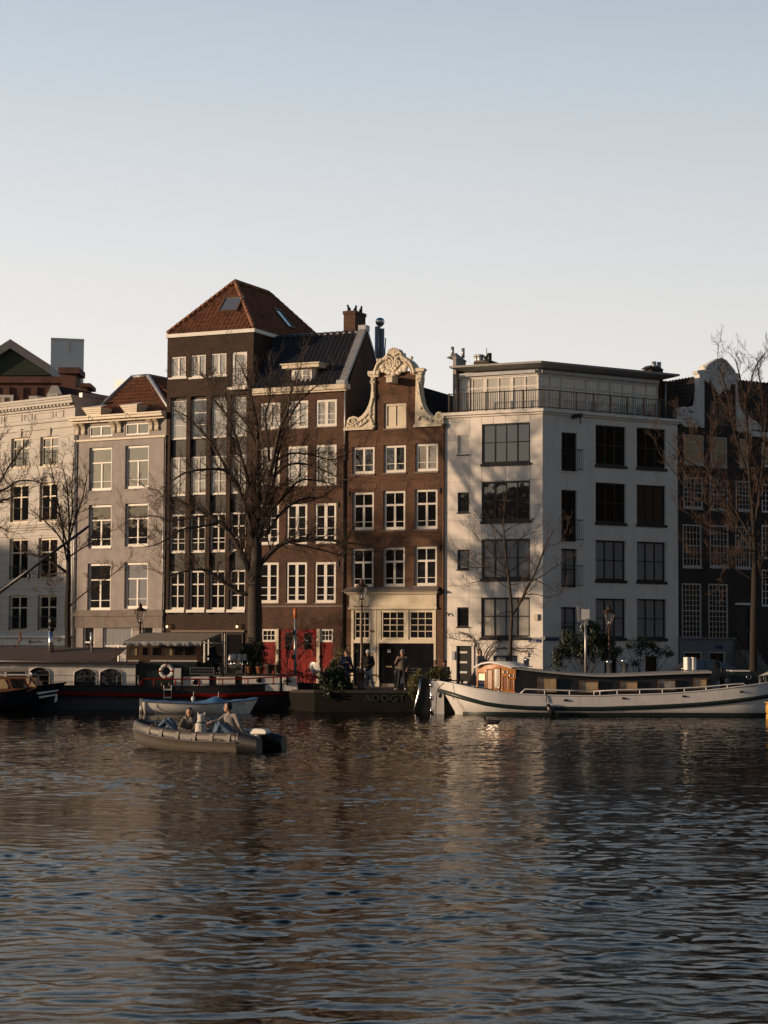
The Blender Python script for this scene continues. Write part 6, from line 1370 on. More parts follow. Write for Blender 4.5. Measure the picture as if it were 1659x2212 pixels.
# ================================================================ people
def capsule(mb, a, ra, b, rb, n=10, fl=1.0):
    a = Vector(a); b = Vector(b); d = b-a; L_ = max(d.length, 1e-4); d = d/L_
    up = Vector((0, 0, 1)) if abs(d.z) < .9 else Vector((0, 1, 0)); x = d.cross(up).normalized(); y = x.cross(d).normalized()
    rings = []
    for k in range(1, 4): t = k/4*PI/2; rings.append((-ra*math.cos(t), ra*math.sin(t)))
    rings.append((0, ra)); rings.append((L_, rb))
    for k in range(3, 0, -1): t = k/4*PI/2; rings.append((L_+rb*math.cos(t), rb*math.sin(t)))
    vs = [tuple(a-d*ra)]
    for (h, r) in rings:
        for k in range(n): t = 2*PI*k/n; vs.append(tuple(a+d*h+x*r*math.cos(t)+y*r*math.sin(t)*fl))
    vs.append(tuple(b+d*rb)); m = len(rings); fs = [(0, 1+(k+1) % n, 1+k) for k in range(n)]
    for i in range(m-1):
        for k in range(n): fs.append((1+i*n+k, 1+i*n+(k+1) % n, 1+(i+1)*n+(k+1) % n, 1+(i+1)*n+k))
    fs += [(len(vs)-1, 1+(m-1)*n+k, 1+(m-1)*n+(k+1) % n) for k in range(n)]
    mb.add(vs, fs)
def fused(name, caps, m, parent, vox=.016):
    mb = MB()
    for c in caps: capsule(mb, *c)
    o = mb.build(name, m, parent); md = o.modifiers.new('r', 'REMESH'); md.mode = 'VOXEL'; md.voxel_size = vox; md.use_smooth_shade = True
    s_ = o.modifiers.new('s', 'SMOOTH'); s_.iterations = 3; s_.factor = .5
    bpy.context.view_layer.update(); bake(o); return o
M['skin'] = mat('skin', (.48, .27, .18), .55, .08, 8)
M['skindark'] = mat('brown_skin', (.2, .11, .07), .5, .08, 8)
M['denim'] = mat('blue_denim', (.10, .16, .25), .8, .2, 10)
M['paledenim'] = mat('pale_denim', (.3, .33, .38), .8, .15, 10)
M['hair'] = mat('dark_hair', (.02, .013, .01), .5, .2, 20)
M['cloth_navy'] = mat('navy_cloth', (.03, .045, .09), .85, .2, 10)
M['cloth_black'] = mat('black_cloth', (.015, .015, .017), .85, .2, 10)
M['cloth_brown'] = mat('brown_grey_fleece', (.13, .1, .08), .9, .2, 10)
M['cloth_beige'] = mat('beige_knit', (.27, .24, .225), .9, .12, 12)
M['cloth_taupe'] = mat('taupe_coat', (.15, .125, .1), .9, .15, 12)
M['cloth_white'] = mat('white_cloth', (.55, .55, .56), .8, .08, 10)
HD = .1
def person(label, loc, rz, J, top, legs, shoe, hair='hair', skin='skin', cap=None, s=1.0, group=None, longhair=False, beard=False, headturn=0, extra=None, vox=.016, band=None):
    """J: joints in metres, facing -y; one fused body, clothes as children"""
    t = thing('person', label, 'person', loc, rz, group); t.scale = (s, s, s)
    V = {k: Vector(v) for k, v in J.items()}
    H = V['head']; hd = Matrix.Rotation(headturn, 3, 'Z')
    def hv(x, y, z): return H+hd @ Vector((x, y, z))
    c = [(hv(0, .01, .03), .09, hv(0, .005, .05), .092), (hv(0, -.02, -.06), .058, hv(0, -.01, .0), .075), (hv(0, -.095, -.005), .013, hv(0, -.1, -.03), .018), (hv(0, -.075, -.062), .018, hv(0, -.08, -.06), .018), (hv(0, -.07, -.1), .02, hv(0, -.06, -.09), .03),
         (hv(-.092, .01, -.01), .016, hv(-.092, .012, .02), .018), (hv(.092, .01, -.01), .016, hv(.092, .012, .02), .018), (V['neck'], .06, hv(0, .01, -.06), .052),
         (V['neck'], .07, V['chest'], .1), (V['chest'], .12, V['pelvis'], .12)]
    for S in 'LR':
        sgn = -1 if S == 'L' else 1
        sh, el, wr = V['sh'+S], V['el'+S], V['wr'+S]; hp, kn, an = V['hip'+S], V['kn'+S], V['an'+S]
        c += [(V['chest']+Vector((sgn*.07, 0, .02)), .1, V['pelvis']+Vector((sgn*.06, 0, 0)), .1), (sh, .058, V['neck']+Vector((0, 0, -.06)), .06), (sh, .055, el, .042), (el, .042, wr, .029), (hp, .085, kn, .058), (kn, .057, an, .038)]
        d = (wr-el).normalized(); pl = V.get('hd'+S, wr+d*.09); hd_ = (pl-wr).normalized(); sd = hd_.cross(Vector((0, 1, .2))).normalized()
        c.append((wr, .028, wr+hd_*.07, .032, 10, .6))
        for i, (o_, ln) in enumerate(((-.028, .06), (-.01, .072), (.01, .068), (.028, .052))):
            r0 = wr+hd_*.075+sd*o_; c.append((r0, .009, r0+hd_*ln*.5, .0085)); c.append((r0+hd_*ln*.5, .0085, r0+hd_*ln*.85+Vector((0, -.02, -.012)), .0075))
        c.append((wr+hd_*.03+sd*.03*-sgn, .011, wr+hd_*.07+sd*.055*-sgn+Vector((0, -.01, 0)), .009))
        ft = V.get('toe'+S, an+Vector((0, -.16, -.05))); c.append((an, .038, ft, .03))
    body = fused('body', c, M[skin], t, vox)
    tw = [(V['neck']+Vector((0, 0, -.03)), .085, V['chest'], .135), (V['chest'], .145, V['pelvis']+Vector((0, 0, .02)), .14)]
    for S in 'LR':
        sgn = -1 if S == 'L' else 1; sh, el, wr = V['sh'+S], V['el'+S], V['wr'+S]
        tw += [(V['chest']+Vector((sgn*.08, 0, .03)), .115, V['pelvis']+Vector((sgn*.06, 0, .02)), .125), (sh, .075, V['neck']+Vector((0, 0, -.07)), .075), (sh, .075, el, .06), (el, .06, wr-(wr-el).normalized()*.02, .045)]
    if extra == 'hood': tw += [(V['neck']+Vector((-.07, .05, .0)), .05, V['neck']+Vector((.07, .05, .0)), .05), (V['neck']+Vector((0, .07, -.02)), .07, V['neck']+Vector((0, .08, -.08)), .06)]
    if extra == 'coat': tw += [(V['pelvis'], .15, V['pelvis']+(V['knL']-V['hipL'])*.4, .13)]
    fused('jacket', tw, M[top], t, vox)
    if band: fused('shirt_panel', [(V['neck']+Vector((0, 0, -.05)), .098, V['chest']+Vector((0, 0, .06)), .13)]+[(V['chest']+Vector((sgn*.08, 0, .1)), .125, V['chest']+Vector((sgn*.08, 0, .04)), .13) for sgn in (-1, 1)], M[band], t, vox)
    lg = []
    for S in 'LR':
        hp, kn, an = V['hip'+S], V['kn'+S], V['an'+S]; lg += [(hp, .1, kn, .075), (kn, .075, an+(kn-an).normalized()*.03, .058), (V['pelvis']+Vector((0, 0, .02)), .12, hp, .1)]
    fused('trousers', lg, M[legs], t, vox)
    for S in 'LR':
        an = V['an'+S]; ft = V.get('toe'+S, an+Vector((0, -.16, -.05))); fused('shoe', [(an+Vector((0, 0, -.02)), .048, ft, .042), (an+(an-ft).normalized()*.04+Vector((0, 0, -.03)), .04, ft, .04)], M[shoe], t, .012)
    hb = [(hv(0, .02, .05), .1, hv(0, .03, .06), .1), (hv(0, .05, .0), .085, hv(0, .05, -.02), .075)]
    if longhair: hb += [(hv(-.08, .02, .02), .04, hv(-.09, .0, -.2), .035), (hv(.08, .02, .02), .04, hv(.09, .0, -.2), .035), (hv(0, .07, 0), .07, hv(0, .09, -.2), .05)]
    if cap: hb = [(hv(0, .05, .0), .08, hv(0, .06, -.05), .06)]
    hb = [(a+hd @ Vector((0, .012, .012)), ra, b_+hd @ Vector((0, .012, .012)), rb) for a, ra, b_, rb in hb]
    fused('hair', hb, M[hair], t, .014)
    if cap: 
        cp = [(hv(0, .01, .075), .1, hv(0, .015, .085), .096)]+[(hv(x, -.09, .07), .014, hv(x*.8, -.17, .055), .01) for x in (-.05, -.025, 0, .025, .05)]; fused('cap', cp, M[cap], t, .012)
    e = MB(); 
    for x in (-.034, .034): e.ball(hv(x, -.083, .012), .012, 6)
    e.build('eyes', M['hair'], t)
    if beard: fused('beard', [(hv(-.04, -.055, -.075), .03, hv(.04, -.055, -.075), .03), (hv(0, -.07, -.09), .03, hv(0, -.06, -.1), .03)], M['hair'], t, .012)
    return t
ST = dict(head=(0, 0, 1.62), neck=(0, .01, 1.47), chest=(0, 0, 1.3), pelvis=(0, 0, .95), shL=(-.19, 0, 1.42), shR=(.19, 0, 1.42), elL=(-.25, .03, 1.13), elR=(.25, .03, 1.13), wrL=(-.26, -.06, .88), wrR=(.26, -.06, .88),
          hipL=(-.09, 0, .9), hipR=(.09, 0, .9), knL=(-.11, -.02, .5), knR=(.11, -.02, .5), anL=(-.12, .02, .09), anR=(.12, .02, .09), toeL=(-.15, -.13, .045), toeR=(.15, -.13, .045))
def on_quay(X, Y, D): p = at('B1', X, Y, D); p.z = GZ+.005; return p
# man looking at a telephone, left
J = dict(ST, head=(.0, -.04, 1.6), elL=(-.27, -.02, 1.15), wrL=(-.08, -.26, 1.2), hdL=(.0, -.3, 1.22), elR=(.28, .02, 1.13), wrR=(.34, -.05, .9))
p1 = person('standing man in navy jacket and pale jeans looking at a phone beside the reeds', on_quay(505, 860, 95.8), .35, J, 'cloth_navy', 'paledenim', 'cloth_white', skin='skin', s=1.05)
mb = MB(); mb.cbox((0, 0, 0), (.08, .012, .15), Euler((-.7, 0, 0)).to_matrix()); t = mb.build('phone', M['gloss'], None); t.location = p1.matrix_basis @ Vector((.05, -.36, 1.25)); setp(t, 'black phone held up by the man in the navy jacket', 'phone')
# person with white cap and backpack leaning by the lamp, one leg out
J = dict(ST, head=(0, -.06, 1.6), elL=(-.27, -.02, 1.14), wrL=(-.1, -.24, 1.08), hdL=(-.02, -.27, 1.07), elR=(.27, -.02, 1.14), wrR=(.1, -.24, 1.08), hdR=(.03, -.27, 1.09), knL=(-.1, -.1, .52), anL=(-.02, .0, .1), toeL=(-.04, -.15, .05), knR=(.14, -.14, .52), anR=(.26, -.22, .1), toeR=(.3, -.37, .05), hipL=(-.09, 0, .9))
p2 = person('person in white headband cap, black top and white trousers leaning by the lamp post', on_quay(748, 858, 95.15), .1, J, 'cloth_black', 'cloth_white', 'cloth_white', skin='skindark', cap='cloth_white', s=1.07)
bpk = fused('backpack', [((.05, .2, 1.38), .13, (.05, .2, 1.05), .15), ((.16, .12, 1.4), .09, (.2, .14, 1.1), .1)], M['cloth_black'], None, .02); bpk.location = p2.location; bpk.scale = p2.scale; setp(bpk, 'black backpack on the back of the person in white trousers', 'backpack')
# man in brown hooded jacket with pale cap, hand raised to the strap
J = dict(ST, elL=(-.29, -.03, 1.18), wrL=(-.18, -.16, 1.38), hdL=(-.13, -.18, 1.45), elR=(.3, .03, 1.12), wrR=(.22, -.08, .92), knL=(-.13, -.02, .5), anL=(-.2, .0, .09), toeL=(-.3, -.1, .045), anR=(.14, .02, .09), toeR=(.15, -.15, .045))
person('man in brown hooded jacket, black trousers and pale cap standing with crossed strap', on_quay(1130, 880, 94.1), -.1, J, 'cloth_brown', 'cloth_black', 'cloth_white', skin='skin', cap='cloth_beige', s=1.07, extra='hood')
# two seated at the quay, heads above the grass
SIT = dict(head=(0, 0, 1.24), neck=(0, .02, 1.09), chest=(0, .02, .92), pelvis=(0, .03, .58), shL=(-.19, .02, 1.03), shR=(.19, .02, 1.03), elL=(-.24, -.08, .8), elR=(.24, -.08, .8), wrL=(-.1, -.3, .72), wrR=(.1, -.3, .72),
           hipL=(-.1, 0, .52), hipR=(.1, 0, .52), knL=(-.13, -.42, .5), knR=(.13, -.42, .5), anL=(-.13, -.42, .09), anR=(.13, -.42, .09), toeL=(-.14, -.58, .045), toeR=(.14, -.58, .045))
b = MB()
p = on_quay(1560, 800, 95.6); be = thing('canal_bench', 'dark low bench under the two seated people by the grass', 'bench', p)
b.box(-1, 1.1, -.15, .25, .4, .46); b.build('seat', M['greywood'], be)
for x in (-.9, 1.0): b = MB(); b.box(x-.05, x+.05, -.12, .22, 0, .399); b.build('leg', M['iron'], be)
person('seated person in black hood, left of the two behind the grass', on_quay(1500, 800, 95.6), .5, SIT, 'cloth_black', 'cloth_black', 'cloth_black', skin='skindark', extra='hood', group='two people seated behind the grass')
person('seated person in black cap and dark coat, right of the two behind the grass', on_quay(1600, 800, 95.5), -.4, SIT, 'cloth_black', 'cloth_black', 'cloth_black', cap='cloth_black', beard=True, group='two people seated behind the grass')
# man standing on the quay behind the white barge cabin, arms folded
J = dict(ST, elL=(-.27, -.06, 1.18), wrL=(.02, -.22, 1.2), hdL=(.1, -.22, 1.22), elR=(.27, -.06, 1.18), wrR=(-.02, -.24, 1.16), hdR=(-.1, -.24, 1.15))
p = at('B2', 600, 420, 94.2); p.z = GZ; person('bearded man in beige sweater with folded arms behind the varnished cabin', p, .9, J, 'cloth_beige', 'denim', 'cloth_black', beard=True, s=1.1)
# ================================================================ grey inflatable-style motor boat
hb = at('B4', 600, 560, 59.5); hb.z = 0; HX = math.radians(150)   # heading of the bow (to the left and away)
bt = thing('open_motorboat', 'grey moulded plastic open boat carrying two people and a white dog', 'boat', (hb.x+.17, 59.5, 0), HX)
# local: +x towards the bow, y to port (far from the camera side is -y after turning)
Lh, Bw = 4.1, 1.75
def planx(s): # half width to the tube centre
    return (Bw/2-.2)*(1 if s < .55 else math.sqrt(max(0, 1-((s-.55)/.47)**2.2)))
def sheer(s): return .50+.26*max(0, s-.35)**1.6/.5
st = []
for i in range(41):
    s = i/40; x = -Lh/2+s*Lh*.985; w_ = planx(s); zs = sheer(s)
    st.append((x, w_, zs))
def tubeprof(x, w_, zs, sg):
    o = []
    sec = [(.10, .02), (.14, .05), (.2, -.02), (.215, -.1), (.2, -.19), (.235, -.2), (.24, -.23), (.2, -.25), (.17, -.4), (.1, -.58), (-.1, -.66)]
    sec = [(-.12, -.12), (-.1, .0), (.0, .02)]+sec[1:]
    for dy, dz in sec: o.append((x, sg*max(0.0, (w_+dy)), zs+dz))
    return o
mb = MB()
rows = [tubeprof(*q, 1)+tubeprof(*q, -1)[::-1] for q in st]
rows.append([(Lh/2+.17, y*.0, z+.02) for (x, y, z) in rows[-1]])
rows[-2] = [(x+.05, y, z) for x, y, z in rows[-2]]
mb.grid(rows, True, closed=True); M['plastic'] = mat('grey_brown_moulded_plastic', (.105, .092, .078), .5, .1, 5, stain=(.06, .055, .045), stain_amt=.4)
mb.poly([Vector(p) for p in rows[0]][::-1])
mb.build('hull', M['plastic'], bt)
mb = MB(); fl = [(x, y) for (x, y) in [(q[0], q[1]) for q in st[::4]]]
mb.poly([(x, y, .16) for x, y in fl]+[(x, -y, .16) for x, y in fl[::-1]]); mb.build('floor', M['plastic'], bt)
mb = MB()
for sg in (1, -1):
    mb.tube([(x, sg*(w_+.235), zs-.215) for x, w_, zs in st[:-1]], .022, 6)
mb.build('rubbing_strake', M['hullblue'], bt)
for sg in (1, -1):
    for i in (3, 9, 15, 21, 27, 32):
        x, w_, zs = st[i]; mb = MB(); mb.slab([(x-.05, sg*(w_+.03), zs+.03), (x+.05, sg*(w_+.03), zs+.03), (x+.07, sg*(w_+.19), zs-.02), (x-.07, sg*(w_+.19), zs-.02)], (0, 0, .03)); mb.slab([(x-.06, sg*(w_+.19), zs-.0), (x+.06, sg*(w_+.19), zs-.0), (x+.05, sg*(w_+.23), zs-.19), (x-.05, sg*(w_+.23), zs-.19)], (0, sg*.03, 0)); mb.build('rope_knob', M['plastic'], bt)
# twin rear hull ends
for sg in (1, -1):
    mb = MB(); cx = -Lh/2-.1; y = sg*(Bw/2-.22)
    r_ = [[(cx-.02-.48*k, y+dy*(1-.25*k), .5+dz*(1-.15*k)-.1*k) for dy, dz in ((-.18, -.5), (-.2, -.1), (-.1, .04), (.1, .04), (.2, -.06), (.22, -.25), (.15, -.55))] for k in (-.4, 0, .5, 1)]
    mb.grid(r_, True, closed=True); mb.poly([Vector(p) for p in r_[-1]]); mb.build('stern_float', M['hullblack'], bt)
    mb = MB(); mb.torus((-Lh/2+.18, sg*(Bw/2+.005), .42), .1, .018, 'y', 14, 5); mb.build('grab_handle', M['hullblack'], bt)
text_obj('lettering', 'Whaly', .13, M['black'], bt, (-1.35, Bw/2+.05, .36), (PI/2, 0, PI), ext=.004); text_obj('lettering', 'Fun-boats', .1, M['cloth_white'], bt, (-.25, Bw/2+.05, .36), (PI/2, 0, PI), ext=.004)
ENG = thing('outboard_motor', 'white and grey electric outboard motor on the grey open boat', 'motor', (0, 0, 0)); ENG.matrix_world = bt.matrix_basis @ Matrix.Translation((-Lh/2-.1, -.1, .34))
bpy.context.view_layer.update()
mb = MB(); mb.slab([(-.3, -.13, .16), (.24, -.13, .14), (.3, -.13, .22), (.2, -.13, .33), (-.24, -.13, .31), (-.33, -.13, .24)], (0, .26, 0)); mb.build('cowling', M['plasticwhite'], ENG, bevel=.035); mb = MB(); mb.ball((0, 0, .12), .23, 10, (1.1, .55, .4)); mb.tube([(0, 0, .1), (-.05, 0, -.6)], [.08, .05], 8); mb.build('shaft', M['black'], ENG); mb = MB(); mb.tube([(.2, 0, .2), (.75, -.1, .3)], [.06, .035], 8); mb.build('tiller', M['plasticwhite'], ENG)
mb = MB(); mb.torus((-.02, 0, .3), .12, .01, 'y', 12, 5, 0, PI); mb.build('handle', M['black'], ENG)
for k, (x, y) in enumerate(((1.2, .1), (1.4, -.15), (1.0, -.1))):
    mb = MB(); mb.ball((0, 0, 0), .2, 7, (1.1, .7, .45)); b_ = mb.build('cushion', M['cloth_white'], None); b_.matrix_world = bt.matrix_basis @ Matrix.Translation((x, y, .5+.06*k)); setp(b_, ('white crumpled cushion at the boat bow', 'white cloth bundle at the boat bow nearest the tip', 'white towel beside the sneakers in the boat')[k], 'cushion')
def in_boat(x, y, z): return bt.matrix_basis @ Vector((x, y, z))
# woman reclining: back towards the stern end (right), legs to the bow (left), face to the camera
W = dict(head=(.02, -.06, .86), neck=(.06, .02, .7), chest=(.0, .02, .55), pelvis=(-.2, .05, .28), shL=(-.16, -.05, .64), shR=(.2, .06, .63), elL=(-.26, -.16, .42), elR=(.22, -.14, .38), wrL=(-.02, -.26, .34), wrR=(.02, -.26, .3), hipL=(-.3, -.03, .27), hipR=(-.28, .12, .27),
         knL=(-.68, -.1, .62), knR=(-.58, .12, .66), anL=(-1.02, -.12, .32), anR=(-.92, .12, .36), toeL=(-1.06, -.14, .5), toeR=(-.99, .12, .54))
p = at('B4', 575, 395, 59.7); p.z = .2
person('woman with long dark hair in taupe coat and jeans reclining in the grey boat', p, .0, W, 'cloth_taupe', 'denim', 'cloth_brown', longhair=True, extra=None, headturn=-.1, vox=.013, band='cloth_beige')
# man sitting with his back to the camera, head turned left, arm over raised knee
Mn = dict(head=(-.06, .0, .98), neck=(-.0, .02, .82), chest=(.04, .0, .64), pelvis=(.14, .0, .25), shL=(-.12, .12, .74), shR=(.19, -.1, .74), elL=(-.3, .0, .6), elR=(.3, -.16, .48), wrL=(-.52, -.06, .58), wrR=(.42, -.06, .3), hdL=(-.58, -.04, .55), hipL=(.02, .1, .25), hipR=(.1, -.1, .25),
          knL=(-.32, .08, .56), knR=(-.26, -.12, .54), anL=(-.48, .1, .1), anR=(-.42, -.12, .1), toeL=(-.64, .1, .07), toeR=(-.58, -.12, .07))
p = at('B4', 1010, 420, 58.6); p.z = .24
person('man in beige knit sweater and jeans sitting at the stern of the grey boat', p, 0, Mn, 'cloth_beige', 'denim', 'cloth_white', headturn=-PI*.55, vox=.013, s=1.04)
# dog
p = at('B4', 705, 400, 59.0); p.z = .26; dg = thing('dog', 'fluffy white dog with black collar sitting between the two people', 'dog', p); dg.scale = (1.18, 1.18, 1.15)
c = [((.0, .02, .12), .15, (-.01, .0, .4), .13), ((.07, 0, .08), .1, (.02, 0, .25), .12), ((-.08, 0, .08), .1, (-.03, 0, .25), .12), ((-.01, 0, .42), .11, (.0, .02, .56), .085), ((.0, .03, .6), .095, (.02, .06, .62), .085), ((.03, .12, .58), .05, (.05, .19, .56), .03),
     ((-.06, .03, .66), .035, (-.08, .02, .735), .012), ((.08, .03, .66), .035, (.1, .02, .735), .012), ((-.08, .14, .2), .045, (-.08, .16, .02), .035), ((.08, .14, .2), .045, (.08, .16, .02), .035), ((.1, -.1, .06), .06, (.2, -.08, .1), .04), ((-.1, .06, .05), .07, (-.12, .16, .02), .045), ((.1, .06, .05), .07, (.12, .16, .02), .045)]
M['fur'] = mat('white_fur', (.66, .63, .58), .95, .12, 25, bump=.8, bs=60); fused('body', c, M['fur'], dg, .013)
mb = MB(); mb.torus((0, .01, .47), .108, .02, 'z', 16, 6); mb.build('collar', M['black'], dg)
# ================================================================ white dinghy with blue cover
def hull(mb, rows): mb.grid(rows, True)
D = 90.3
def dz(X, Y): return at('B4', X, Y, D)
b0, b1 = dz(90, 60), dz(1315, 28); t = thing('white_dinghy', 'old white dinghy with blue cover moored along the black barge', 'boat', (b0.x, D, 0)); LD = b1.x-b0.x; rows = []; cov = []
for i in range(25):
    s = i/24; hw = .78*math.sin(PI*(.30+.70*s)) if s < 1 else .0; hw = max(hw, .015)
    zt_d = .52-.16*math.sin(PI*min(1, s*1.0))**1.2*.5+.2*max(0, s-.55)**1.5*2; xt = s*LD; rake = -.42*max(0, s-.75)/.25
    sec = []
    for (f_, zz) in ((1, 1), (.97, .7), (.88, .35), (.7, .05), (.4, -.12), (0, -.2)):
        sec.append((xt+(.08*(1-zz) if s < .05 else 0)+rake*(1-zz)*.9, -hw*f_, zt_d*zz if zz > 0 else zz))
    sec += [(x, -y, z) for x, y, z in sec[-2::-1]]; rows.append(sec); cov.append((xt, hw, zt_d))
mb = MB(); hull(mb, rows); mb.poly([Vector(p) for p in rows[0]]); M['dinghy'] = mat('stained_white_gelcoat', (.84, .81, .75), .4, .08, 3, stain=(.25, .19, .09), stain_amt=.45, stain_sc=3); h_ = mb.build('hull', M['dinghy'], t)
mb = MB()
for k in (0, 12): mb.tube([r[0 if k == 0 else -1] for r in rows], .028, 6)
mb.build('gunwale', M['greywood'], h_)
mb = MB(); g = []
for i, (x, w_, z) in enumerate(cov):
    s = i/24; hmp = .22*math.exp(-((s-.62)/.07)**2)+.05+.02*math.sin(i*1.7); g.append([(x, -w_*.97, z+.01), (x, -w_*.5, z+.03+hmp*.8), (x, 0, z+.04+hmp), (x, w_*.5, z+.03+hmp*.7), (x, w_*.97, z+.01)])
mb.grid(g, True); mb.build('cover', M['blue'], t)
mb = MB(); mb.cbox((-.1, 0, .5), (.14, .25, .3)); mb.tube([(-.1, 0, .5), (-.14, 0, -.1)], .05, 6); mb.build('outboard_motor', M['galv'], t)
for x in (.42*LD, .64*LD): mb = MB(); mb.tube([(x, .75, .45), (x+.02, .8, .95)], .008, 4); mb.ball((x, .75, .62), .09, 8, (1, 1, 1.4)); mb.build('fender', M['plasticwhite'], t)
mb = MB(); q = [dz(X, Y)-t.location for X, Y in ((300, 70), (262, 85), (243, 130), (240, 190))]; mb.tube([v+Vector((0, -.72, 0)) for v in smooth(q)], .014, 5); mb.build('mooring_rope', M['beige'], t)
text_obj('lettering', 'Dorine', .16, M['hullblue'], t, (LD*.86, -.42, .44), (PI/2, 0, .55), ext=.003)
mb = MB(); mb.box(LD*.02, LD*.02+.06, -.7, .7, -.1, .5); mb.build('transom', M['dinghy'], t)
# ================================================================ black barge houseboat
D = 93.7; HW = 2.0; YC = D+HW
def bz(zn, X, Y, d=D): return at(zn, X, Y, d)
tip = bz('A6', 1640, 650); bb = thing('black_barge', 'long black barge houseboat with red strake, white deckhouses and brown wheelhouse', 'boat', (-12, YC, 0)); OX = Vector((-12, YC, 0))
x0 = -30.0; x1 = tip.x
def sheer_b(x):
    pts = [(-30, .98), (bz('A5', 700, 820).x, bz('A5', 700, 818).z), (bz('A6', 500, 620).x, bz('A6', 500, 618).z), (bz('A6', 1100, 605).x, bz('A6', 1100, 605).z), (bz('A6', 1400, 585).x, bz('A6', 1400, 590).z), (x1, bz('A6', 1640, 605).z)]
    return float(np.interp(x, [p[0] for p in pts], [p[1] for p in pts]))
def hw_b(x): 
    s = (x1-x)/4.5; return HW*min(1, math.sqrt(max(0.0002, min(1, s))*1.0)) if s < 1 else HW
xs_ = [x0+(x1-4.5-x0)*i/30 for i in range(31)]+[x1-4.5+4.5*(1-(1-i/14)**2) for i in range(1, 15)]
rows = []; strk = []
for x in xs_:
    w_ = hw_b(x); zt_b = sheer_b(x); k = max(0, (x-(x1-3.2))/3.2); und = 1.1*k*k
    sec = []
    for f_, z in ((1, zt_b), (1.0, zt_b*.62+.0), (.99-.25*k, .3), (.95-.5*k, -.15), (0, -.4)): sec.append((x-und*(1-max(z, 0)/zt_b)-OX.x, -w_*f_, z))
    sec += [(a, -b, c) for a, b, c in sec[-2::-1]]; rows.append(sec); strk.append((x-OX.x, w_, zt_b))
mb = MB(); mb.grid(rows, True); mb.poly([Vector(p) for p in rows[0]]); hl = mb.build('hull', M['hullblack'], bb)
def strk_z(x): return float(np.interp(x, [bz('A5', 600, 900).x, bz('A6', 300, 690).x, bz('A6', 900, 692).x, bz('A6', 1300, 668).x, x1], [bz('A5', 600, 885).z, bz('A6', 300, 688).z, bz('A6', 900, 690).z, bz('A6', 1300, 668).z, bz('A6', 1640, 655).z]))
mb = MB(); rr_ = []
for x, w_, z in strk:
    zz = strk_z(x+OX.x); rr_.append([(x, -w_-.01, zz+.09), (x+.02, -w_-.09, zz+.05), (x+.02, -w_-.09, zz-.06), (x, -w_-.01, zz-.1)])
mb.grid(rr_, False, closed=True); mb.build('red_strake', M['red'], bb)
mb = MB(); lr = []
for x, w_, z in strk[:33]: lr.append([(x, -w_-.012, .52), (x, -w_-.012, -.1)])
mb.grid(lr, True); mb.build('lower_hull_band', M['hullblue'], bb)
mb = MB(); mb.poly([(x, -w_+.02, z-.06) for x, w_, z in strk]+[(x, w_-.02, z-.06) for x, w_, z in strk[::-1]]) if 0 else None
for (a, b_) in zip(strk, strk[1:]): mb.quad((a[0], -a[1]+.02, a[2]-.05), (b_[0], -b_[1]+.02, b_[2]-.05), (b_[0], b_[1]-.02, b_[2]-.05), (a[0], a[1]-.02, a[2]-.05))
mb.build('deck', M['brownroof'], bb)
mb = MB(); mb.tube([(x, -w_+.0, z+.02) for x, w_, z in strk], .035, 5); mb.build('gunwale', M['hullblack'], bb)
def L3(zn, X, Y, d): return at(zn, X, Y, d)-OX
# white cabin with arched windows
yc = D+.55; a = L3('A5', -400, 815, yc); b_ = L3('A5', 1282, 815, yc); zt_c = L3('A5', 640, 605, yc).z; zb_c = .9
ops = []
for (u0, u1, v0) in ((60, 243, 640), (282, 467, 643), (707, 912, 655), (950, 1155, 655), (-180, 0, 640)):
    p, q = L3('A5', u0, 812, yc), L3('A5', u1, v0, yc); ops.append((p.x, p.z, q.x, q.z))
mb = MB(); wall(mb, a.x, b_.x, zb_c, zt_c, ops, y=yc-YC, rev=.1); mb.quad((b_.x, yc-YC, zb_c), (b_.x, 1.2, zb_c), (b_.x, 1.2, zt_c), (b_.x, yc-YC, zt_c)); mb.quad((a.x, 1.2, zb_c), (b_.x, 1.2, zb_c), (b_.x, 1.2, zt_c), (a.x, 1.2, zt_c))
cb_ = mb.build('cabin_wall', M['cabinwhite'], bb)
for r in ops:
    w_ = window(bb, r, M['black'], M['glassdark'], .04, y=yc-YC, rev=.1, v=[(.36, .03), (.68, .03)], h=[(.62, .03)]); mb = MB(); cx_ = (r[0]+r[2])/2; W_ = r[2]-r[0]
    # arched top corners closed in cabin paint
    mb2 = MB(); n = 10
    for sg in (-1, 1):
        pts = [(cx_+sg*W_/2, yc-YC-.004, r[3]+.01)]+[(cx_+sg*W_/2*math.sin(PI/2*(1-k/n)), yc-YC-.004, r[3]-.17+.18*(1-math.sin(PI/2*(1-k/n))**2)) for k in range(n+1)]; mb2.poly(pts if sg > 0 else pts[::-1])
    mb2.build('arch_corner', M['cabinwhite'], w_); mb3 = MB(); mb3.tube([(cx_-W_/2-.03, yc-YC-.02, r[1])]+[(cx_+W_/2*1.04*math.sin(PI/2*k/8), yc-YC-.02, r[3]-.17+.2*(1-math.sin(PI/2*k/8)**2)) for k in range(-8, 9)]+[(cx_+W_/2+.03, yc-YC-.02, r[1])], .022, 5); mb3.build('frame', M['cabinwhite'], w_)
mb = MB(); pr = [L3('A5', -400, 600, yc), L3('A5', 1045, 590, yc-.2), L3('A5', 1158, 528, yc+1.3), L3('A5', -400, 524, yc+1.3)]
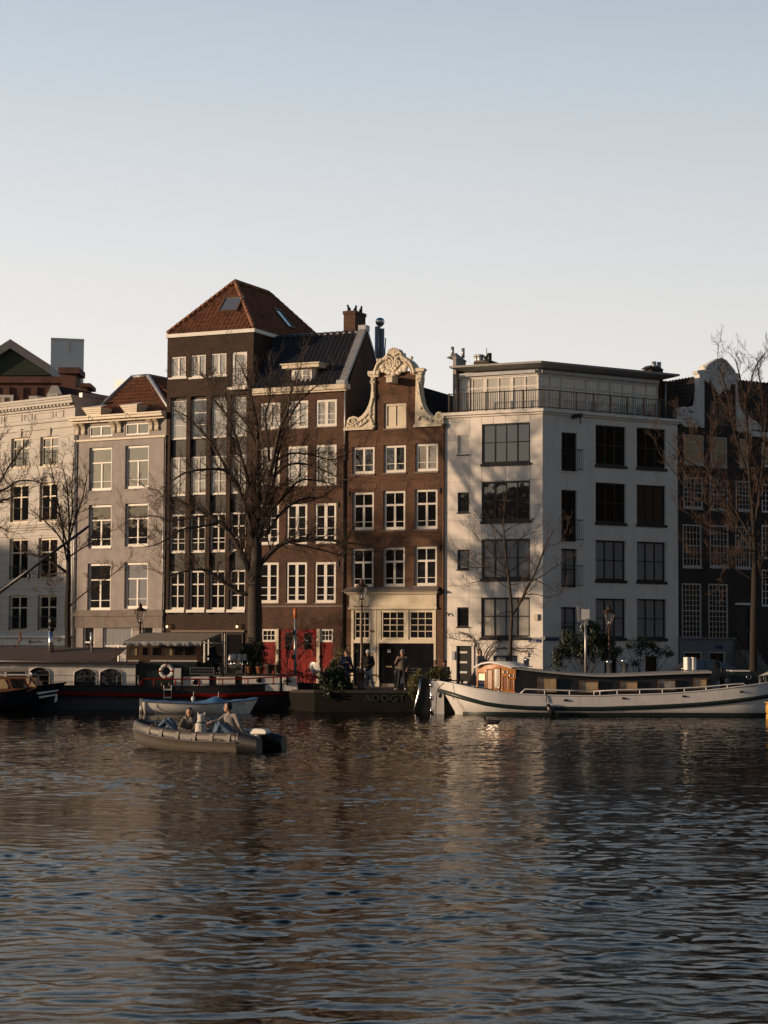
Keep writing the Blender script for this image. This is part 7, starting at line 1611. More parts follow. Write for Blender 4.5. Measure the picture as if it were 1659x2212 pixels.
pr[0] = Vector((pr[0].x, yc-.25-YC, pr[1].z)); mb.slab([Vector((pr[0].x, yc-.25-YC, zt_c+.12)), Vector((L3('A5', 1060, 590, yc).x, yc-.25-YC, zt_c+.12)), Vector((L3('A5', 1158, 528, yc).x, yc+1.5-YC, zt_c+.72)), Vector((pr[0].x, yc+1.5-YC, zt_c+.72))], (0, 0, .05)); mb.box(pr[0].x, b_.x+.15, yc-.22-YC, 1.3, zt_c+.002, zt_c+.1); mb.build('cabin_roof', M['brownroof'], bb)
mb = MB(); mb.box(pr[0].x, L3('A5', 1040, 590, yc).x, 1.0, 1.25, zt_c+.1, zt_c+.6); mb.build('roof_upstand', M['brownroof'], bb)
mb = MB(); mb.tube([(pr[0].x, yc-.35-YC, zt_c+.13), (b_.x-.3, yc-.35-YC, zt_c+.08)], .025, 6); mb.build('gutter_pipe', M['galv'], bb)
# thin rail along the side deck
mb = MB(); xa, xb = L3('A5', -400, 720, D).x, L3('A5', 1310, 770, D).x; zr1 = L3('A5', 800, 715, D).z; zr2 = L3('A5', 800, 772, D).z
mb.tube([(xa, -HW+.05, zr1), (xb, -HW+.05, zr1)], .012, 5); mb.tube([(xa, -HW+.05, zr2), (xb, -HW+.05, zr2)], .01, 5); x = xb
while x > xa: mb.tube([(x, -HW+.05, .95), (x, -HW+.05, zr1+.01)], .014, 5); x -= 1.0
mb.build('side_rail', M['galv'], bb)
# stove pipes on the white cabin
mb = MB(); p, q = L3('A5', 480, 530, yc+.9), L3('A5', 487, 270, yc+.9); mb.tube([p, q], .13, 14); sp_ = mb.build('stove_pipe', M['steel'], bb); mb = MB(); mb.tube([q+Vector((0, 0, -.1)), q+Vector((.02, 0, .12))], .15, 12); mb.tube([q+Vector((.02, 0, .12)), q+Vector((.03, 0, .55))], .17, 12); mb.build('pipe_cowl', M['black'], sp_)
mb = MB(); p, q = L3('A5', 868, 530, yc+.9), L3('A5', 870, 305, yc+.9); mb.tube([p, q], .045, 10); v_ = (q-p); mb.tube([p+v_*.42, q+Vector((0, 0, .0))], .085, 12); mb.build('stove_pipe', M['galv'], bb)
# wheelhouse
yw = D+.7; a = L3('A6', -135, 600, yw); b_ = L3('A6', 590, 600, yw); zA = L3('A6', 300, 262, yw).z; zW0 = L3('A6', 300, 365, yw).z; zW1 = L3('A6', 300, 285, yw).z
wl = []
for (u0, u1) in ((30, 105), (140, 198), (222, 312), (318, 398), (405, 485), (492, 580)):
    p, q = L3('A6', u0, 362, yw), L3('A6', u1, 285, yw); wl.append((p.x, p.z, q.x, q.z))
mb = MB(); A_x = L3('A6', 8, 400, yw).x; wall(mb, A_x, b_.x, .9, zA, wl, y=yw-YC, rev=.06); mb.quad((b_.x, yw-YC, .9), (b_.x, 1.2, .9), (b_.x, 1.2, zA), (b_.x, yw-YC, zA)); mb.quad((A_x, 1.2, .9), (A_x, yw-YC, .9), (A_x, yw-YC, zA), (A_x, 1.2, zA)); mb.quad((A_x, 1.2, .9), (b_.x, 1.2, .9), (b_.x, 1.2, zA), (A_x, 1.2, zA)); mb.build('wheelhouse_wall', M['brownwood'], bb)
for k, r in enumerate(wl): window(bb, r, M['brownwood'], M['curtainwarm' if k in (0, 3) else 'glassdark'], .035, y=yw-YC, rev=.06)
mb = MB(); zl = L3('A6', 400, 402, yw).z; mb.box(L3('A6', 212, 400, yw).x, b_.x+.05, yw-YC-.05, yw-YC-.003, zl-.03, zl+.04); mb.box(L3('A6', 20, 400, yw).x, L3('A6', 115, 400, yw).x, yw-YC-.05, yw-YC-.003, zl-.03, zl+.03); mb.build('ledge', M['cabinwhite'], bb)
zd_ = L3('A6', 400, 418, yw).z
for (u0, u1) in ((20, 118), (125, 205), (215, 590)):
    p, q = L3('A6', u0, 600, yw), L3('A6', u1, 600, yw); mb = MB(); mb.box(p.x, q.x, yw-YC-.03, yw-YC-.002, .95, zd_); mb.build('wall_panel', M['green'], bb)
pa = [L3('A6', -10, 245, yw-.4), L3('A6', 600, 250, yw-.4), L3('A6', 800, 208, yw+1.6), L3('A6', 140, 203, yw+1.6)]
mb = MB(); zed = L3('A6', 300, 250, yw-.4).z; mb.slab([Vector((pa[0].x, yw-.45-YC, zed)), Vector((pa[1].x+.15, yw-.45-YC, zed)), Vector((pa[2].x, yw+1.7-YC, zed+.42)), Vector((pa[3].x, yw+1.7-YC, zed+.42))], (0, 0, .06)); mb.build('awning_roof', M['beige'], bb)
mb = MB(); g = []
rn = random.Random(4)
for i in range(40):
    s = i/39; x = pa[0].x+(L3('A6', 640, 250, yw).x-pa[0].x)*s; g.append([(x, yw-.5-YC, zed+.06), (x, yw-.6-YC+rn.uniform(-.03, .03), zed-.02+rn.uniform(-.015, .01)), (x, yw-.52-YC+rn.uniform(-.04, .04), zed-.14+rn.uniform(-.025, .02))])
mb.grid(g, True); x = L3('A6', 850, 255, yw-.3); mb.tube([Vector((pa[1].x, yw-.45-YC, zed)), x], .035, 6); mb.build('rolled_tarpaulin', M['tarp'], bb)
for (X, Y) in ((812, 165),): p = L3('A6', 815, 600, yw+.4); q = L3('A6', 812, 165, yw+.4); mb = MB(); mb.tube([(p.x, p.y, .9), q], .06, 8); mb.build('awning_post', M['greywood'], bb)
# lifebuoy
c_ = L3('A6', 344, 487, yw-.12); lb = thing('lifebuoy', 'white and red lifebuoy hanging on the dark wheelhouse side', 'lifebuoy', c_+OX); mb = MB(); mb.torus((0, 0, 0), .27, .085, 'y', 32, 10); lb0 = mb.build('ring', M['plasticwhite'], lb)
for k in range(4): mb = MB(); mb.torus((0, 0, 0), .27, .088, 'y', 5, 10, PI/2*k+PI/2-.16, PI/2*k+PI/2+.16); mb.build('band', M['red'], lb0)
# white box, solar panel, bollards, ladder
mb = MB(); p, q = L3('A6', 400, 600, yw-.3), L3('A6', 462, 462, yw-.3); mb.slab([(p.x, yw-.35-YC, .95), (q.x, yw-.35-YC, .95), (q.x+.02, yw-.35-YC, q.z), (p.x+.06, yw-.35-YC, q.z)], (0, .12, 0)); mb.build('gangboard', M['plasticwhite'], bb)
p, q = L3('A6', 540, 512, D+.4), L3('A6', 738, 456, D+.4); so = thing('solar_panel', 'framed dark solar panel standing on the low white cabin roof', 'solar panel', Vector((p.x, p.y, p.z))+OX); W_ = q.x-p.x; H_ = q.z-p.z
mb = MB(); mb.box(.03, W_-.03, .0, .03, .03, H_-.03); mb.build('cells', M['gloss'], so); mb = MB(); mb.box(0, W_, -.02, .04, 0, .028); mb.box(0, W_, -.02, .04, H_-.028, H_); mb.box(0, .028, -.02, .04, .0285, H_-.0285); mb.box(W_-.028, W_, -.02, .04, .0285, H_-.0285); 
for k in range(1, 10): mb.box(W_*k/10-.004, W_*k/10+.004, -.004, -.001, .03, H_-.03)
mb.box(.03, W_-.03, -.006, -.003, H_/2-.006, H_/2+.006); mb.build('frame', M['galv'], so)
for X in (312, 372): p = L3('A6', X, 605, D+.3); mb = MB(); mb.tube([(p.x, p.y, .9), (p.x, p.y, 1.32)], .09, 10); mb.build('bollard', M['brownwood'], bb)
mb = MB(); p, q = L3('A6', 322, 710, D-.1), L3('A6', 385, 620, D-.1); mb.tube([(p.x, p.y, p.z), (p.x, p.y, q.z+.1)], .02, 5); mb.tube([(q.x, p.y, p.z), (q.x, p.y, q.z+.1)], .02, 5); mb.box(p.x-.02, q.x+.02, p.y-.1, p.y+.05, p.z, p.z+.06); z = L3('A6', 322, 645, D-.1).z; mb.box(p.x-.02, q.x+.02, p.y-.1, p.y+.05, z, z+.06); mb.build('boarding_ladder', M['plasticwhite'], bb)
# low white cabin forward with portholes
yl = D+.45; segs = ((483, 700, 532), (760, 915, 534), (975, 1287, 524), (1305, 1432, 520))
for (u0, u1, v) in segs:
    p, q = L3('A6', u0, 608, yl), L3('A6', u1, v, yl); mb = MB(); mb.box(p.x, q.x, yl-YC, .8, .92, q.z); mb.build('trunk_cabin', M['cabinwhite'], bb, bevel=.02)
p, q = L3('A6', 480, 600, yl), L3('A6', 1440, 520, yl); mb = MB(); mb.box(p.x+.03, q.x-.3, yl-YC+.05, .9, .9, L3('A6', 900, 540, yl).z); mb.build('cabin_core', M['hullblack'], bb); mb = MB(); mb.box(p.x, q.x, yl-YC-.03, 1.0, L3('A6', 900, 528, yl).z+.03, L3('A6', 900, 528, yl).z+.09); mb.build('cabin_top', M['hullblack'], bb)
for X in (583, 1110): c_ = L3('A6', X, 575 if X < 900 else 560, yl-.02); mb = MB(); mb.lathe([(.0, -.02), (.13, -.02), (.13, .03), (0, .03)], c_, 16, ax='y'); mb.build('porthole', M['gloss'], bb)
c_ = L3('A6', 1345, 570, yl-.06); mb = MB(); mb.tube([c_+Vector((0, 0, -.2)), c_+Vector((0, 0, .22))], .05, 6); mb.tube([c_+Vector((-.2, 0, .0)), c_+Vector((.2, 0, 0))], .04, 6); mb.ball(c_+Vector((0, 0, .1)), .09, 6); mb.build('anchor', M['iron'], bb)
# red handrail
q = [L3('A6', X, Y, D+.12) for X, Y in ((115, 610), (150, 552), (240, 552), (420, 553), (615, 553), (810, 552), (1020, 548), (1230, 536), (1430, 527), (1540, 524), (1610, 540))]
mb = MB(); mb.tube(q, .032, 7)
for v in (q[2], q[3], q[4], q[5], q[6], q[7], q[8], L3('A6', 153, 552, D+.12)): mb.tube([v, Vector((v.x, v.y, sheer_b(v.x+OX.x)-.02))], .028, 6)
mb.build('handrail', M['red'], bb)
mb = MB()
for X in (60, 90): pass
# mast with rigging
p, q = L3('A6', 1412, 520, YC), L3('A6', 1413, 45, YC); ms2 = thing('boat_mast', 'slim grey mast with orange tip and rigging on the black barge', 'mast', Vector((p.x, 0, 1.0))+OX); b2 = Vector((p.x, 0, 1.0)); mb = MB(); tp_ = Vector((q.x, 0, q.z))-b2; mb.tube([(0, 0, 0), tp_], [.08, .06], 10); mb.build('spar', M['galv'], ms2); mb = MB(); mb.tube([tp_, tp_+Vector((0, 0, .45))], .09, 8); mb.build('tip', M['orange'], ms2)
mb = MB()
for (X, Y) in ((1300, 500), (1330, 480), (1480, 600), (1290, 600)): e_ = L3('A6', X, Y, YC-.5)-b2; mb.tube([tp_+Vector((0, 0, -.6)), e_], .014, 4)
for z in (.45, .8): mb.ball(tp_*z+Vector((-.1, -.1, 0)), .08, 6, (1, .6, 1.6))
mb.build('rigging', M['iron'], ms2)
# satellite dish, chairs, scooter, pots, ivy
p = L3('A6', 1565, 465, D+1.2)+OX; t = thing('satellite_dish', 'white tilted satellite dish on the black barge bow', 'dish', p); mb = MB(); g = []
for i in range(7):
    r = .34*i/6; g.append([(r*math.cos(k*PI/8), r*r*.7, r*math.sin(k*PI/8)*.9) for k in range(16)])
mb.grid(g, True, closed=True); o_ = mb.build('reflector', M['plasticwhite'], t); o_.rotation_euler = (.4, .2, -.6); mb = MB(); mb.tube([(0, 0, 0), (-.1, .1, -.55)], .03, 6); mb.tube([(0, 0, 0), (-.2, -.3, -.2)], .012, 5); mb.build('arm', M['galv'], t)
def deckchair(X, Y, lab, mt, rz=0, s=1):
    p = L3('A6', X, Y, D+1.0)+OX; t = thing('garden_chair', lab, 'chair', p, rz); t.scale = (s, s, s)
    mb = MB(); mb.lathe([(.0, .42), (.24, .42), (.25, .45), (0, .455)], (0, 0, 0), 14); mb.build('seat', mt, t)
    mb = MB(); g = [[(.26*math.cos(a), .26*math.sin(a), z) for a in np.linspace(-.5, PI+.5, 12)] for z in (.6, .75, .86)]; mb.grid([[(x*1.0, y, z) for x, y, z in r] for r in g], True); mb.build('backrest', mt, t)
    for sx in (-.2, .2):
        for sy in (-.2, .2): mb = MB(); mb.tube([(sx*1.2, sy*1.2, 0), (sx, sy, .43), (sx*1.15, sy*1.0, .68)], .014, 6); mb.build('leg', M['steel'], t)
deckchair(905, 512, 'pale cream garden chair on the black barge deck beside the ivy bush', M['plasticwhite'], .4, 1.1); deckchair(960, 512, 'steel tubular garden chair behind the cream one on the barge', M['galv'], -.5, 1.1)
p = L3('A6', 690, 505, D+1.3)+OX; t = thing('covered_motor_scooter', 'dark motor scooter with pale round headlight standing on the barge deck', 'scooter', p); 
mb = MB(); mb.slab([(-.7, -.15, .3), (-.2, -.15, .25), (.4, -.15, .3), (.75, -.15, .6), (.6, -.15, .75), (.1, -.15, .72), (-.15, -.15, .5), (-.5, -.15, .55), (-.62, -.15, .95), (-.72, -.15, .95)], (0, .3, 0)); mb.build('body', M['black'], t, bevel=.05)
for x in (-.6, .55): w_ = MB(); w_.torus((x, 0, .22), .17, .06, 'y', 18, 8); w_.build('wheel', M['black'], t)
mb = MB(); mb.ball((-.72, -.05, .72), .1, 8); mb.build('headlight', M['plasticwhite'], t); mb = MB(); mb.tube([(-.65, -.3, 1.0), (-.62, 0, .98), (-.65, .3, 1.0)], .02, 6); mb.build('handlebar', M['galv'], t); mb = MB(); mb.cbox((.3, 0, .8), (.7, .3, .12)); mb.build('seat', M['cloth_black'], t, bevel=.04)
p = L3('A6', 752, 505, D+1.1)+OX; t = thing('folding_deck_chair', 'black high-backed folding chair on the barge beside the scooter', 'chair', p)
mb = MB(); mb.slab([(-.22, -.25, .45), (.22, -.25, .45), (.22, .2, .42), (-.22, .2, .42)], (0, 0, .04)); mb.build('seat', M['cloth_black'], t); mb = MB(); mb.slab([(-.3, .1, .5), (.1, .1, .5), (-.02, .3, 1.25), (-.36, .3, 1.2)], (0, .04, .02)); mb.build('backrest', M['cloth_black'], t)
for sx in (-.2, .2): mb = MB(); mb.tube([(sx, -.25, 0), (sx, .2, .48)], .015, 5); mb.build('leg', M['galv'], t); mb = MB(); mb.tube([(sx, .25, 0), (sx, -.22, .48)], .015, 5); mb.build('leg', M['galv'], t)
for k, (X, w_, h_, lab) in enumerate(((1030, .12, .3, 'small brown flower pot on the barge deck near the chairs'), (1118, .2, .32, 'wide terracotta pot under the ivy bush on the barge'), (1190, .22, .42, 'dark tub standing at the barge mast end'), (1260, .2, .42, 'dark planter tub right of another under bare vines'))):
    p = L3('A6', X, 505, D+.9)+OX; t = thing('flower_pot', lab, 'flower pot', p, 0, 'pots on the black barge'); mb = MB(); mb.lathe([(0, 0), (w_*.75, 0), (w_, h_*.9), (w_*1.08, h_*.9), (w_*1.08, h_), (w_*.9, h_), (0, h_-.04)], n=14); mb.build('pot', M['terracotta'] if k < 2 else M['greywood'], t)
    mb = MB(); rn = random.Random(k); leaves(mb, (0, 0, h_+.12), .2, 60, .1, rn, clump=4); mb.build('foliage', M['leaf'], t)
shrub('ivy_bush', 'dense green ivy bush on the black barge before the big trunk', 'A6', 1040, 470, D+1.8, [(1040, 330, .5, 650), (1000, 300, .35, 380), (1090, 300, .42, 420), (1030, 400, .45, 450), (1110, 380, .35, 300), (980, 360, .25, 160), (1060, 260, .3, 240)], 'leaf', .13, seed=12, cat='bush', gz=1.3)
shrub('bow_vines', 'bare tangled vine growing over the black barge bow', 'A6', 1480, 560, D+2.2, [(1480, 520, .4, 130), (1560, 540, .35, 110), (1400, 480, .3, 90)], 'leaf', .1, seed=13, cat='climber', gz=1.1)
rn = random.Random(9); tv = thing('barge_climber', 'reddish bare twigs trained round the barge mast', 'climber', L3('A6', 1380, 520, D+2.0)+OX); mb = MB()
for k in range(9): grow(mb, (rn.uniform(-1.1, .9), rn.uniform(-.3, .3), -.2), (rn.gauss(0, .5), 0, 1), rn.uniform(1.4, 2.6), .02, 2, rn, .1, .9, 4, .007)
mb.build('stems', M['twigred'], tv)
# boom
p, q = at('Z6', -60, 915, 92.5), at('Z6', 848, 242, 92.5); t = thing('crane_boom', 'long thin black boom with hook reaching up from the left edge', 'boom', p); mb = MB(); mb.tube([(0, 0, 0), q-p], [.09, .05], 8); mb.build('spar', M['iron'], t); mb = MB(); h_ = (at('Z6', 275, 680, 92.5)-p); mb.tube([h_+Vector((0, 0, .15)), h_+Vector((0, 0, -.1))], .02, 5); mb.ball(h_+Vector((0, 0, -.2)), .1, 6, (.7, .5, 1.4)); mb.tube([h_+Vector((-3.5, 0, -2.0)), h_, q-p+Vector((-.1, 0, -.15))], .012, 4); mb.build('tackle', M['iron'], t)
mb = MB(); p = at('A5', 150, 525, 95.5); t = thing('furled_flag_pole', 'thin leaning pole with rust red furled pennant on the barge roof', 'flag pole', p); mb.tube([(0, 0, -.5), at('A5', 188, 270, 95.5)-p], .018, 5); mb.build('pole', M['greywood'], t); mb = MB(); v_ = at('A5', 182, 300, 95.5)-p; mb.tube([v_, v_+Vector((.1, -.03, -.35)), v_+Vector((-.05, .0, -.6)), v_+Vector((-.12, 0, -1.1))], [.05, .045, .03, .015], 6); mb.build('pennant', mat('rust_cloth', (.22, .08, .06), .9, .2), t)
# ================================================================ small dark cabin boat at the left edge
D = 91.2; O_ = Vector((-16.5, D+1.1, 0)); t = thing('cabin_cruiser', 'small black hulled boat with red brown wheelhouse at the left edge', 'boat', O_)
def Q(zn, X, Y, d=D): return at(zn, X, Y, d)-O_
tipx = Q('A5', 590, 790).x; xl = -5.0; rows = []; shp = []
for i in range(31):
    s = i/30; x = xl+(tipx-xl)*s; k = max(0, (x-(tipx-3.2))/3.2); w_ = 1.1*(1-k**2.2)+.01
    zt_ = float(np.interp(x, [Q('A5', 0, 880).x, Q('A5', 150, 865).x, Q('A5', 350, 825).x, tipx], [Q('A5', 0, 882).z, Q('A5', 150, 865).z, Q('A5', 350, 822).z, Q('A5', 590, 792).z]))
    rk = 1.35*k*k; sec = [(x-rk*(1-f2), -w_*f_, zt_*f2 if f2 > 0 else -.15) for f_, f2 in ((1, 1), (.97-.1*k, .7), (.9-.3*k, .35), (.8-.5*k, .05), (0, -.1))]
    sec += [(a, -b, c) for a, b, c in sec[-2::-1]]; rows.append(sec); shp.append((x, w_, zt_))
mb = MB(); mb.grid(rows, True); mb.build('hull', mat('black_blue_hull', (.012, .014, .022), .3, .3, coat=.3), t)
mb = MB()
for a, b_ in zip(shp, shp[1:]): mb.quad((a[0], -a[1]+.02, a[2]-.04), (b_[0], -b_[1]+.02, b_[2]-.04), (b_[0], b_[1]-.02, b_[2]-.04), (a[0], a[1]-.02, a[2]-.04))
mb.build('deck', M['hullblack'], t)
mb = MB(); mb.tube([(x, -w_-.01, z+.02) for x, w_, z in shp], .04, 6); mb.tube([(x, w_+.01, z+.02) for x, w_, z in shp], .04, 6); mb.build('gunwale', M['hullblack'], t)
def onh(zn, X, Y):   # a point on the near side of the hull
    p = Q(zn, X, Y); k = max(0, (p.x-(tipx-3.2))/3.2); w_ = 1.1*(1-k**2.2); return Vector((p.x, -w_*(.97-.12*k)-.035, p.z))
for pts in (((330, 880), (530, 852), (515, 868), (345, 898)), ((348, 918), (512, 893), (505, 908), (360, 936)), ((500, 900), (516, 893), (514, 965), (485, 978))):
    mb = MB(); mb.slab([onh('A5', X, Y) for X, Y in pts], (0, .03, 0)); mb.build('bow_stripe', M['hullwhite'], t)
mb = MB(); q = [(270, 870), (345, 828), (300, 735), (120, 728), (-300, 728), (-300, 890)]; yb = Q('A5', 0, 0).y+.25
wp = [Q('A5', X, Y) for X, Y in q]
mb.slab([Vector((v.x, -.85, v.z)) for v in wp], (0, 1.7, 0)); mb.build('wheelhouse', M['redwood'], t)
for pts in (((-300, 765), (35, 752), (70, 820), (60, 842), (-300, 842)), ((75, 748), (215, 745), (245, 835), (110, 838)), ((235, 742), (270, 742), (268, 800), (250, 795)), ((290, 770), (335, 822), (272, 822))):
    mb = MB(); mb.slab([Vector((Q('A5', X, Y).x, -.875, Q('A5', X, Y).z)) for X, Y in pts], (0, .03, 0)); mb.build('side_window', M['curtainwarm'] if pts[0][0] != 75 else M['glassdark'], t)
mb = MB(); a, b_ = Q('A5', 258, 682), Q('A5', -300, 690); mb.slab([(b_.x, -.95, b_.z), (a.x, -.75, a.z), (a.x-.3, .9, a.z+.12), (b_.x, .9, b_.z+.12)], (0, 0, .07)); mb.build('canopy', M['beige'], t); mb = MB(); a, b_ = Q('A5', 295, 712), Q('A5', -300, 712); mb.slab([(b_.x, -.9, a.z-.02), (a.x, -.88, a.z-.02), (a.x-.1, .88, a.z-.02), (b_.x, .9, a.z-.02)], (0, 0, .06)); mb.build('cabin_top', M['hullwhite'], t)
mb = MB(); v = [Q('A5', X, Y) for X, Y in ((352, 820), (350, 715), (300, 705), (280, 690))]; mb.tube([Vector((p.x, -.8, p.z)) for p in v], .022, 6); mb.build('rail', M['steel'], t)
# ================================================================ white barge
D = 88.8; HW = 2.1; OX = Vector((14, D+HW, 0)); wb = thing('white_barge', 'long white hulled barge with dark green band, dark cabin and varnished stern doors', 'boat', OX)
def Q(zn, X, Y, d=D): return at(zn, X, Y, d)-OX
sk = [Q('B2', X, Y) for X, Y in ((232, 395), (280, 402), (420, 425), (560, 455), (760, 484), (950, 502), (1300, 516), (1659, 520))]+[Q('B3', X, Y) for X, Y in ((300, 512), (600, 505), (850, 494), (1100, 472), (1300, 450), (1500, 425), (1659, 405), (1900, 350), (2100, 300))]
bk = [Q('B2', X, Y) for X, Y in ((200, 468), (300, 492), (450, 535), (640, 585), (800, 607), (1000, 622), (1300, 628), (1659, 630))]+[Q('B3', X, Y) for X, Y in ((300, 625), (600, 615), (850, 603), (1100, 587), (1300, 567), (1500, 543), (1659, 520), (1900, 480), (2100, 440))]
xa = sk[0].x; xb = sk[-1].x
def f_sk(x): return float(np.interp(x, [p.x for p in sk], [p.z for p in sk]))
def f_bk(x): return float(np.interp(x, [p.x for p in bk], [p.z for p in bk]))
def f_w(x):
    s = (x-xa)/3.0; e = (xb-x)/4.0
    return HW*(math.sqrt(max(0, 1-(1-min(1, s))**2.3)) if s < 1 else 1)*(math.sqrt(max(0, 1-(1-min(1, e))**2.0)) if e < 1 else 1)+.02
xs_ = [xa+3*(i/16)**1.6 for i in range(16)]+[xa+3+(xb-4-xa-3)*i/40 for i in range(41)]+[xb-4+4*i/12 for i in range(1, 13)]
rows = []; dk = []; bnd = []; wl_ = []
for x in xs_:
    w_ = f_w(x); z0 = f_sk(x); zb_ = f_bk(x); k = max(0, 1-(x-xa)/3.0); tuck = .85*k*k
    sec = []
    for fz, fw in ((z0, 1.0), (zb_+.1, 1.0+.012), (zb_-.12, 1.01), (zb_*.55, 1-.1*k), (.12, 1-.45*k*k-.03), (-.2, .8-.6*k), (-.5, 0)): sec.append((x+tuck*(1-max(0, fz)/z0), -w_*fw, fz))
    bnd.append((x, w_*1.015, zb_)); sec += [(a, -b, c) for a, b, c in sec[-2::-1]]; rows.append(sec); dk.append((x, w_, z0))
mb = MB(); mb.grid(rows, True); mb.build('hull', M['hullwhite'], wb)
mb = MB(); g = []
for x, w_, z in bnd: g.append([(x, -w_, z+.085), (x-.01, -w_-.07, z+.06), (x-.01, -w_-.07, z-.07), (x, -w_, z-.1)])
mb.grid(g, True); mb.add([(bnd[0][0]-.05, 0, bnd[0][2]+.1), (bnd[0][0]-.05, 0, bnd[0][2]-.12), g[0][0], g[0][3]], [(0, 1, 3, 2)]); mb.build('rubbing_band', M['green'], wb)
mb = MB(); g = []
for r in rows[6:]:
    a, b_ = Vector(r[4]), Vector(r[3]); x, y, z = a; g.append([(x, y-.03, .17), (x, y-.035, .0), (x, y*.97-.02, -.15)])
mb.grid(g, True); mb.build('waterline_band', M['green'], wb)
mb = MB()
for a, b_ in zip(dk, dk[1:]): mb.quad((a[0], -a[1]+.03, a[2]-.12), (b_[0], -b_[1]+.03, b_[2]-.12), (b_[0], b_[1]-.03, b_[2]-.12), (a[0], a[1]-.03, a[2]-.12))
mb.build('deck', M['hullblue'], wb); mb = MB(); mb.tube([(x, -w_, z+.01) for x, w_, z in dk], .035, 6); mb.tube([(x, w_, z+.01) for x, w_, z in dk], .035, 6); mb.build('gunwale', M['hullwhite'], wb)
# rudder with steel edge and tackle
v = [Q('B2', X, Y, D+HW) for X, Y in ((168, 382), (275, 395), (280, 690), (205, 690), (172, 650))]; mb = MB(); mb.slab([Vector((p.x, -.06, p.z)) for p in v], (0, .12, 0)); rd = mb.build('rudder', M['hullwhite'], wb)
mb = MB(); p, q = Q('B2', 162, 372, D+HW), Q('B2', 172, 695, D+HW); mb.tube([(p.x, 0, p.z), (q.x, 0, q.z)], .05, 10); 
for f_ in (.15, .5, .85): c_ = p.lerp(q, f_); mb.tube([(c_.x, 0, c_.z-.1), (c_.x, 0, c_.z+.1)], .085, 10)
mb.build('rudder_edge', M['steel'], rd); mb = MB(); a, b_ = Q('B2', 175, 375, D+HW), Q('B2', 270, 378, D+HW); mb.tube([(a.x, 0, a.z), (b_.x+.4, 0, b_.z+.02)], .06, 8); mb.ball((a.x+.35, 0, a.z+.03), .08, 6); mb.build('tiller_arm', M['iron'], rd)
mb = MB(); q = [Q('B2', X, Y, D+.6) for X, Y in ((280, 400), (225, 450), (212, 520), (205, 690))]; mb.tube(smooth(q), .02, 5); mb.build('mooring_rope', M['iron'], wb)
c_ = Q('B2', 245, 515, D+.9); mb = MB(); mb.ball((c_.x, c_.y, c_.z), .11, 8, (.8, .4, 1)); mb.build('hawse_hole', M['black'], wb)
# main cabin: long dark house, sheered roof
M['roofgrey'] = mat('grey_deck_paint', (.4, .39, .37), .45, .12, 3, stain=(.2, .19, .17))
rf = [Q('B2', X, Y) for X, Y in ((915, 272), (1150, 300), (1400, 325), (1659, 340))]+[Q('B3', X, Y) for X, Y in ((300, 340), (600, 328), (900, 316), (1178, 308))]
yk = D+.55
def rz_(x): return float(np.interp(x, [p.x for p in rf], [p.z for p in rf]))
xs2 = np.linspace(rf[0].x, rf[-1].x, 24); x_s, x_e = xs2[0], Q('B3', 1190, 400).x
mb = MB(); g1 = []; g2 = []
for x in xs2:
    z = rz_(x)+.0; g1.append([(x, yk-D-HW, f_sk(x)-.14), (x, yk-D-HW+.12, z)]); g2.append([(x, yk-D-HW-.1, z-.05), (x, yk-D-HW-.06, z+.03), (x, -.6, z+.08), (x, .6, z+.08), (x, 1.65, z+.03), (x, 1.66, z-.06)])
mb.grid(g1, False); mb.grid([[(p[0], -p[1], p[2]) for p in r] for r in g1], False); r0 = g1[-1]; mb.poly([r0[0], r0[1], (r0[1][0], -r0[1][1], r0[1][2]), (r0[0][0], -r0[0][1], r0[0][2])]); cab = mb.build('cabin_side', M['hullblack'], wb)
mb = MB(); mb.grid(g2, False); mb.poly([Vector(p) for p in g2[-1]]); mb.build('cabin_roof', M['roofgrey'], wb)
for (zn, u0, u1, v0, v1, mm) in (('B2', 1105, 1275, 352, 488, 'curtainwarm'), ('B2', 1478, 1645, 380, 492, 'curtainwarm'), ('B3', 352, 505, 385, 480, 'curtainwarm'), ('B3', 685, 840, 372, 470, 'glasscurt'), ('B3', 1003, 1118, 358, 455, 'curtainwarm')):
    p, q = Q(zn, u0, v1, yk), Q(zn, u1, v0, yk); r = (p.x, max(p.z, f_sk(p.x)-.02), q.x, q.z); window(wb, r, M['brownwood'], M[mm], .04, y=yk-D-HW-.0, rev=.03, proud=.03)
# curved varnished stern bulkhead with doors
pl = Q('B2', 568, 285, D+1.9); prr = Q('B2', 915, 285, D+.5)
PA, PB = Vector((pl.x, 1.9-HW, 0)), Vector((prr.x, .62-HW, 0)); zb_ = f_sk(PA.x)-.15
def bp_(s, z, off=0):
    v = PA.lerp(PB, s); n_ = (PB-PA).normalized(); nn = Vector((n_.y, -n_.x, 0)); v = v+nn*(.12*math.sin(PI*s)+off); return Vector((v.x, v.y, z))
def ztop(s): return float(np.interp(s, [0, .2, .43, .66, 1], [Q('B2', 560, 272, D+1.2).z, Q('B2', 640, 238, D+1.2).z, Q('B2', 720, 226, D+1.2).z, Q('B2', 800, 238, D+1.2).z, Q('B2', 915, 276, D+1.2).z]))-.02
mb = MB(); mb.grid([[bp_(i/16, f_sk(bp_(i/16, 0).x)-.15), bp_(i/16, ztop(i/16))] for i in range(17)], True); bh = mb.build('stern_bulkhead', M['wood'], wb)
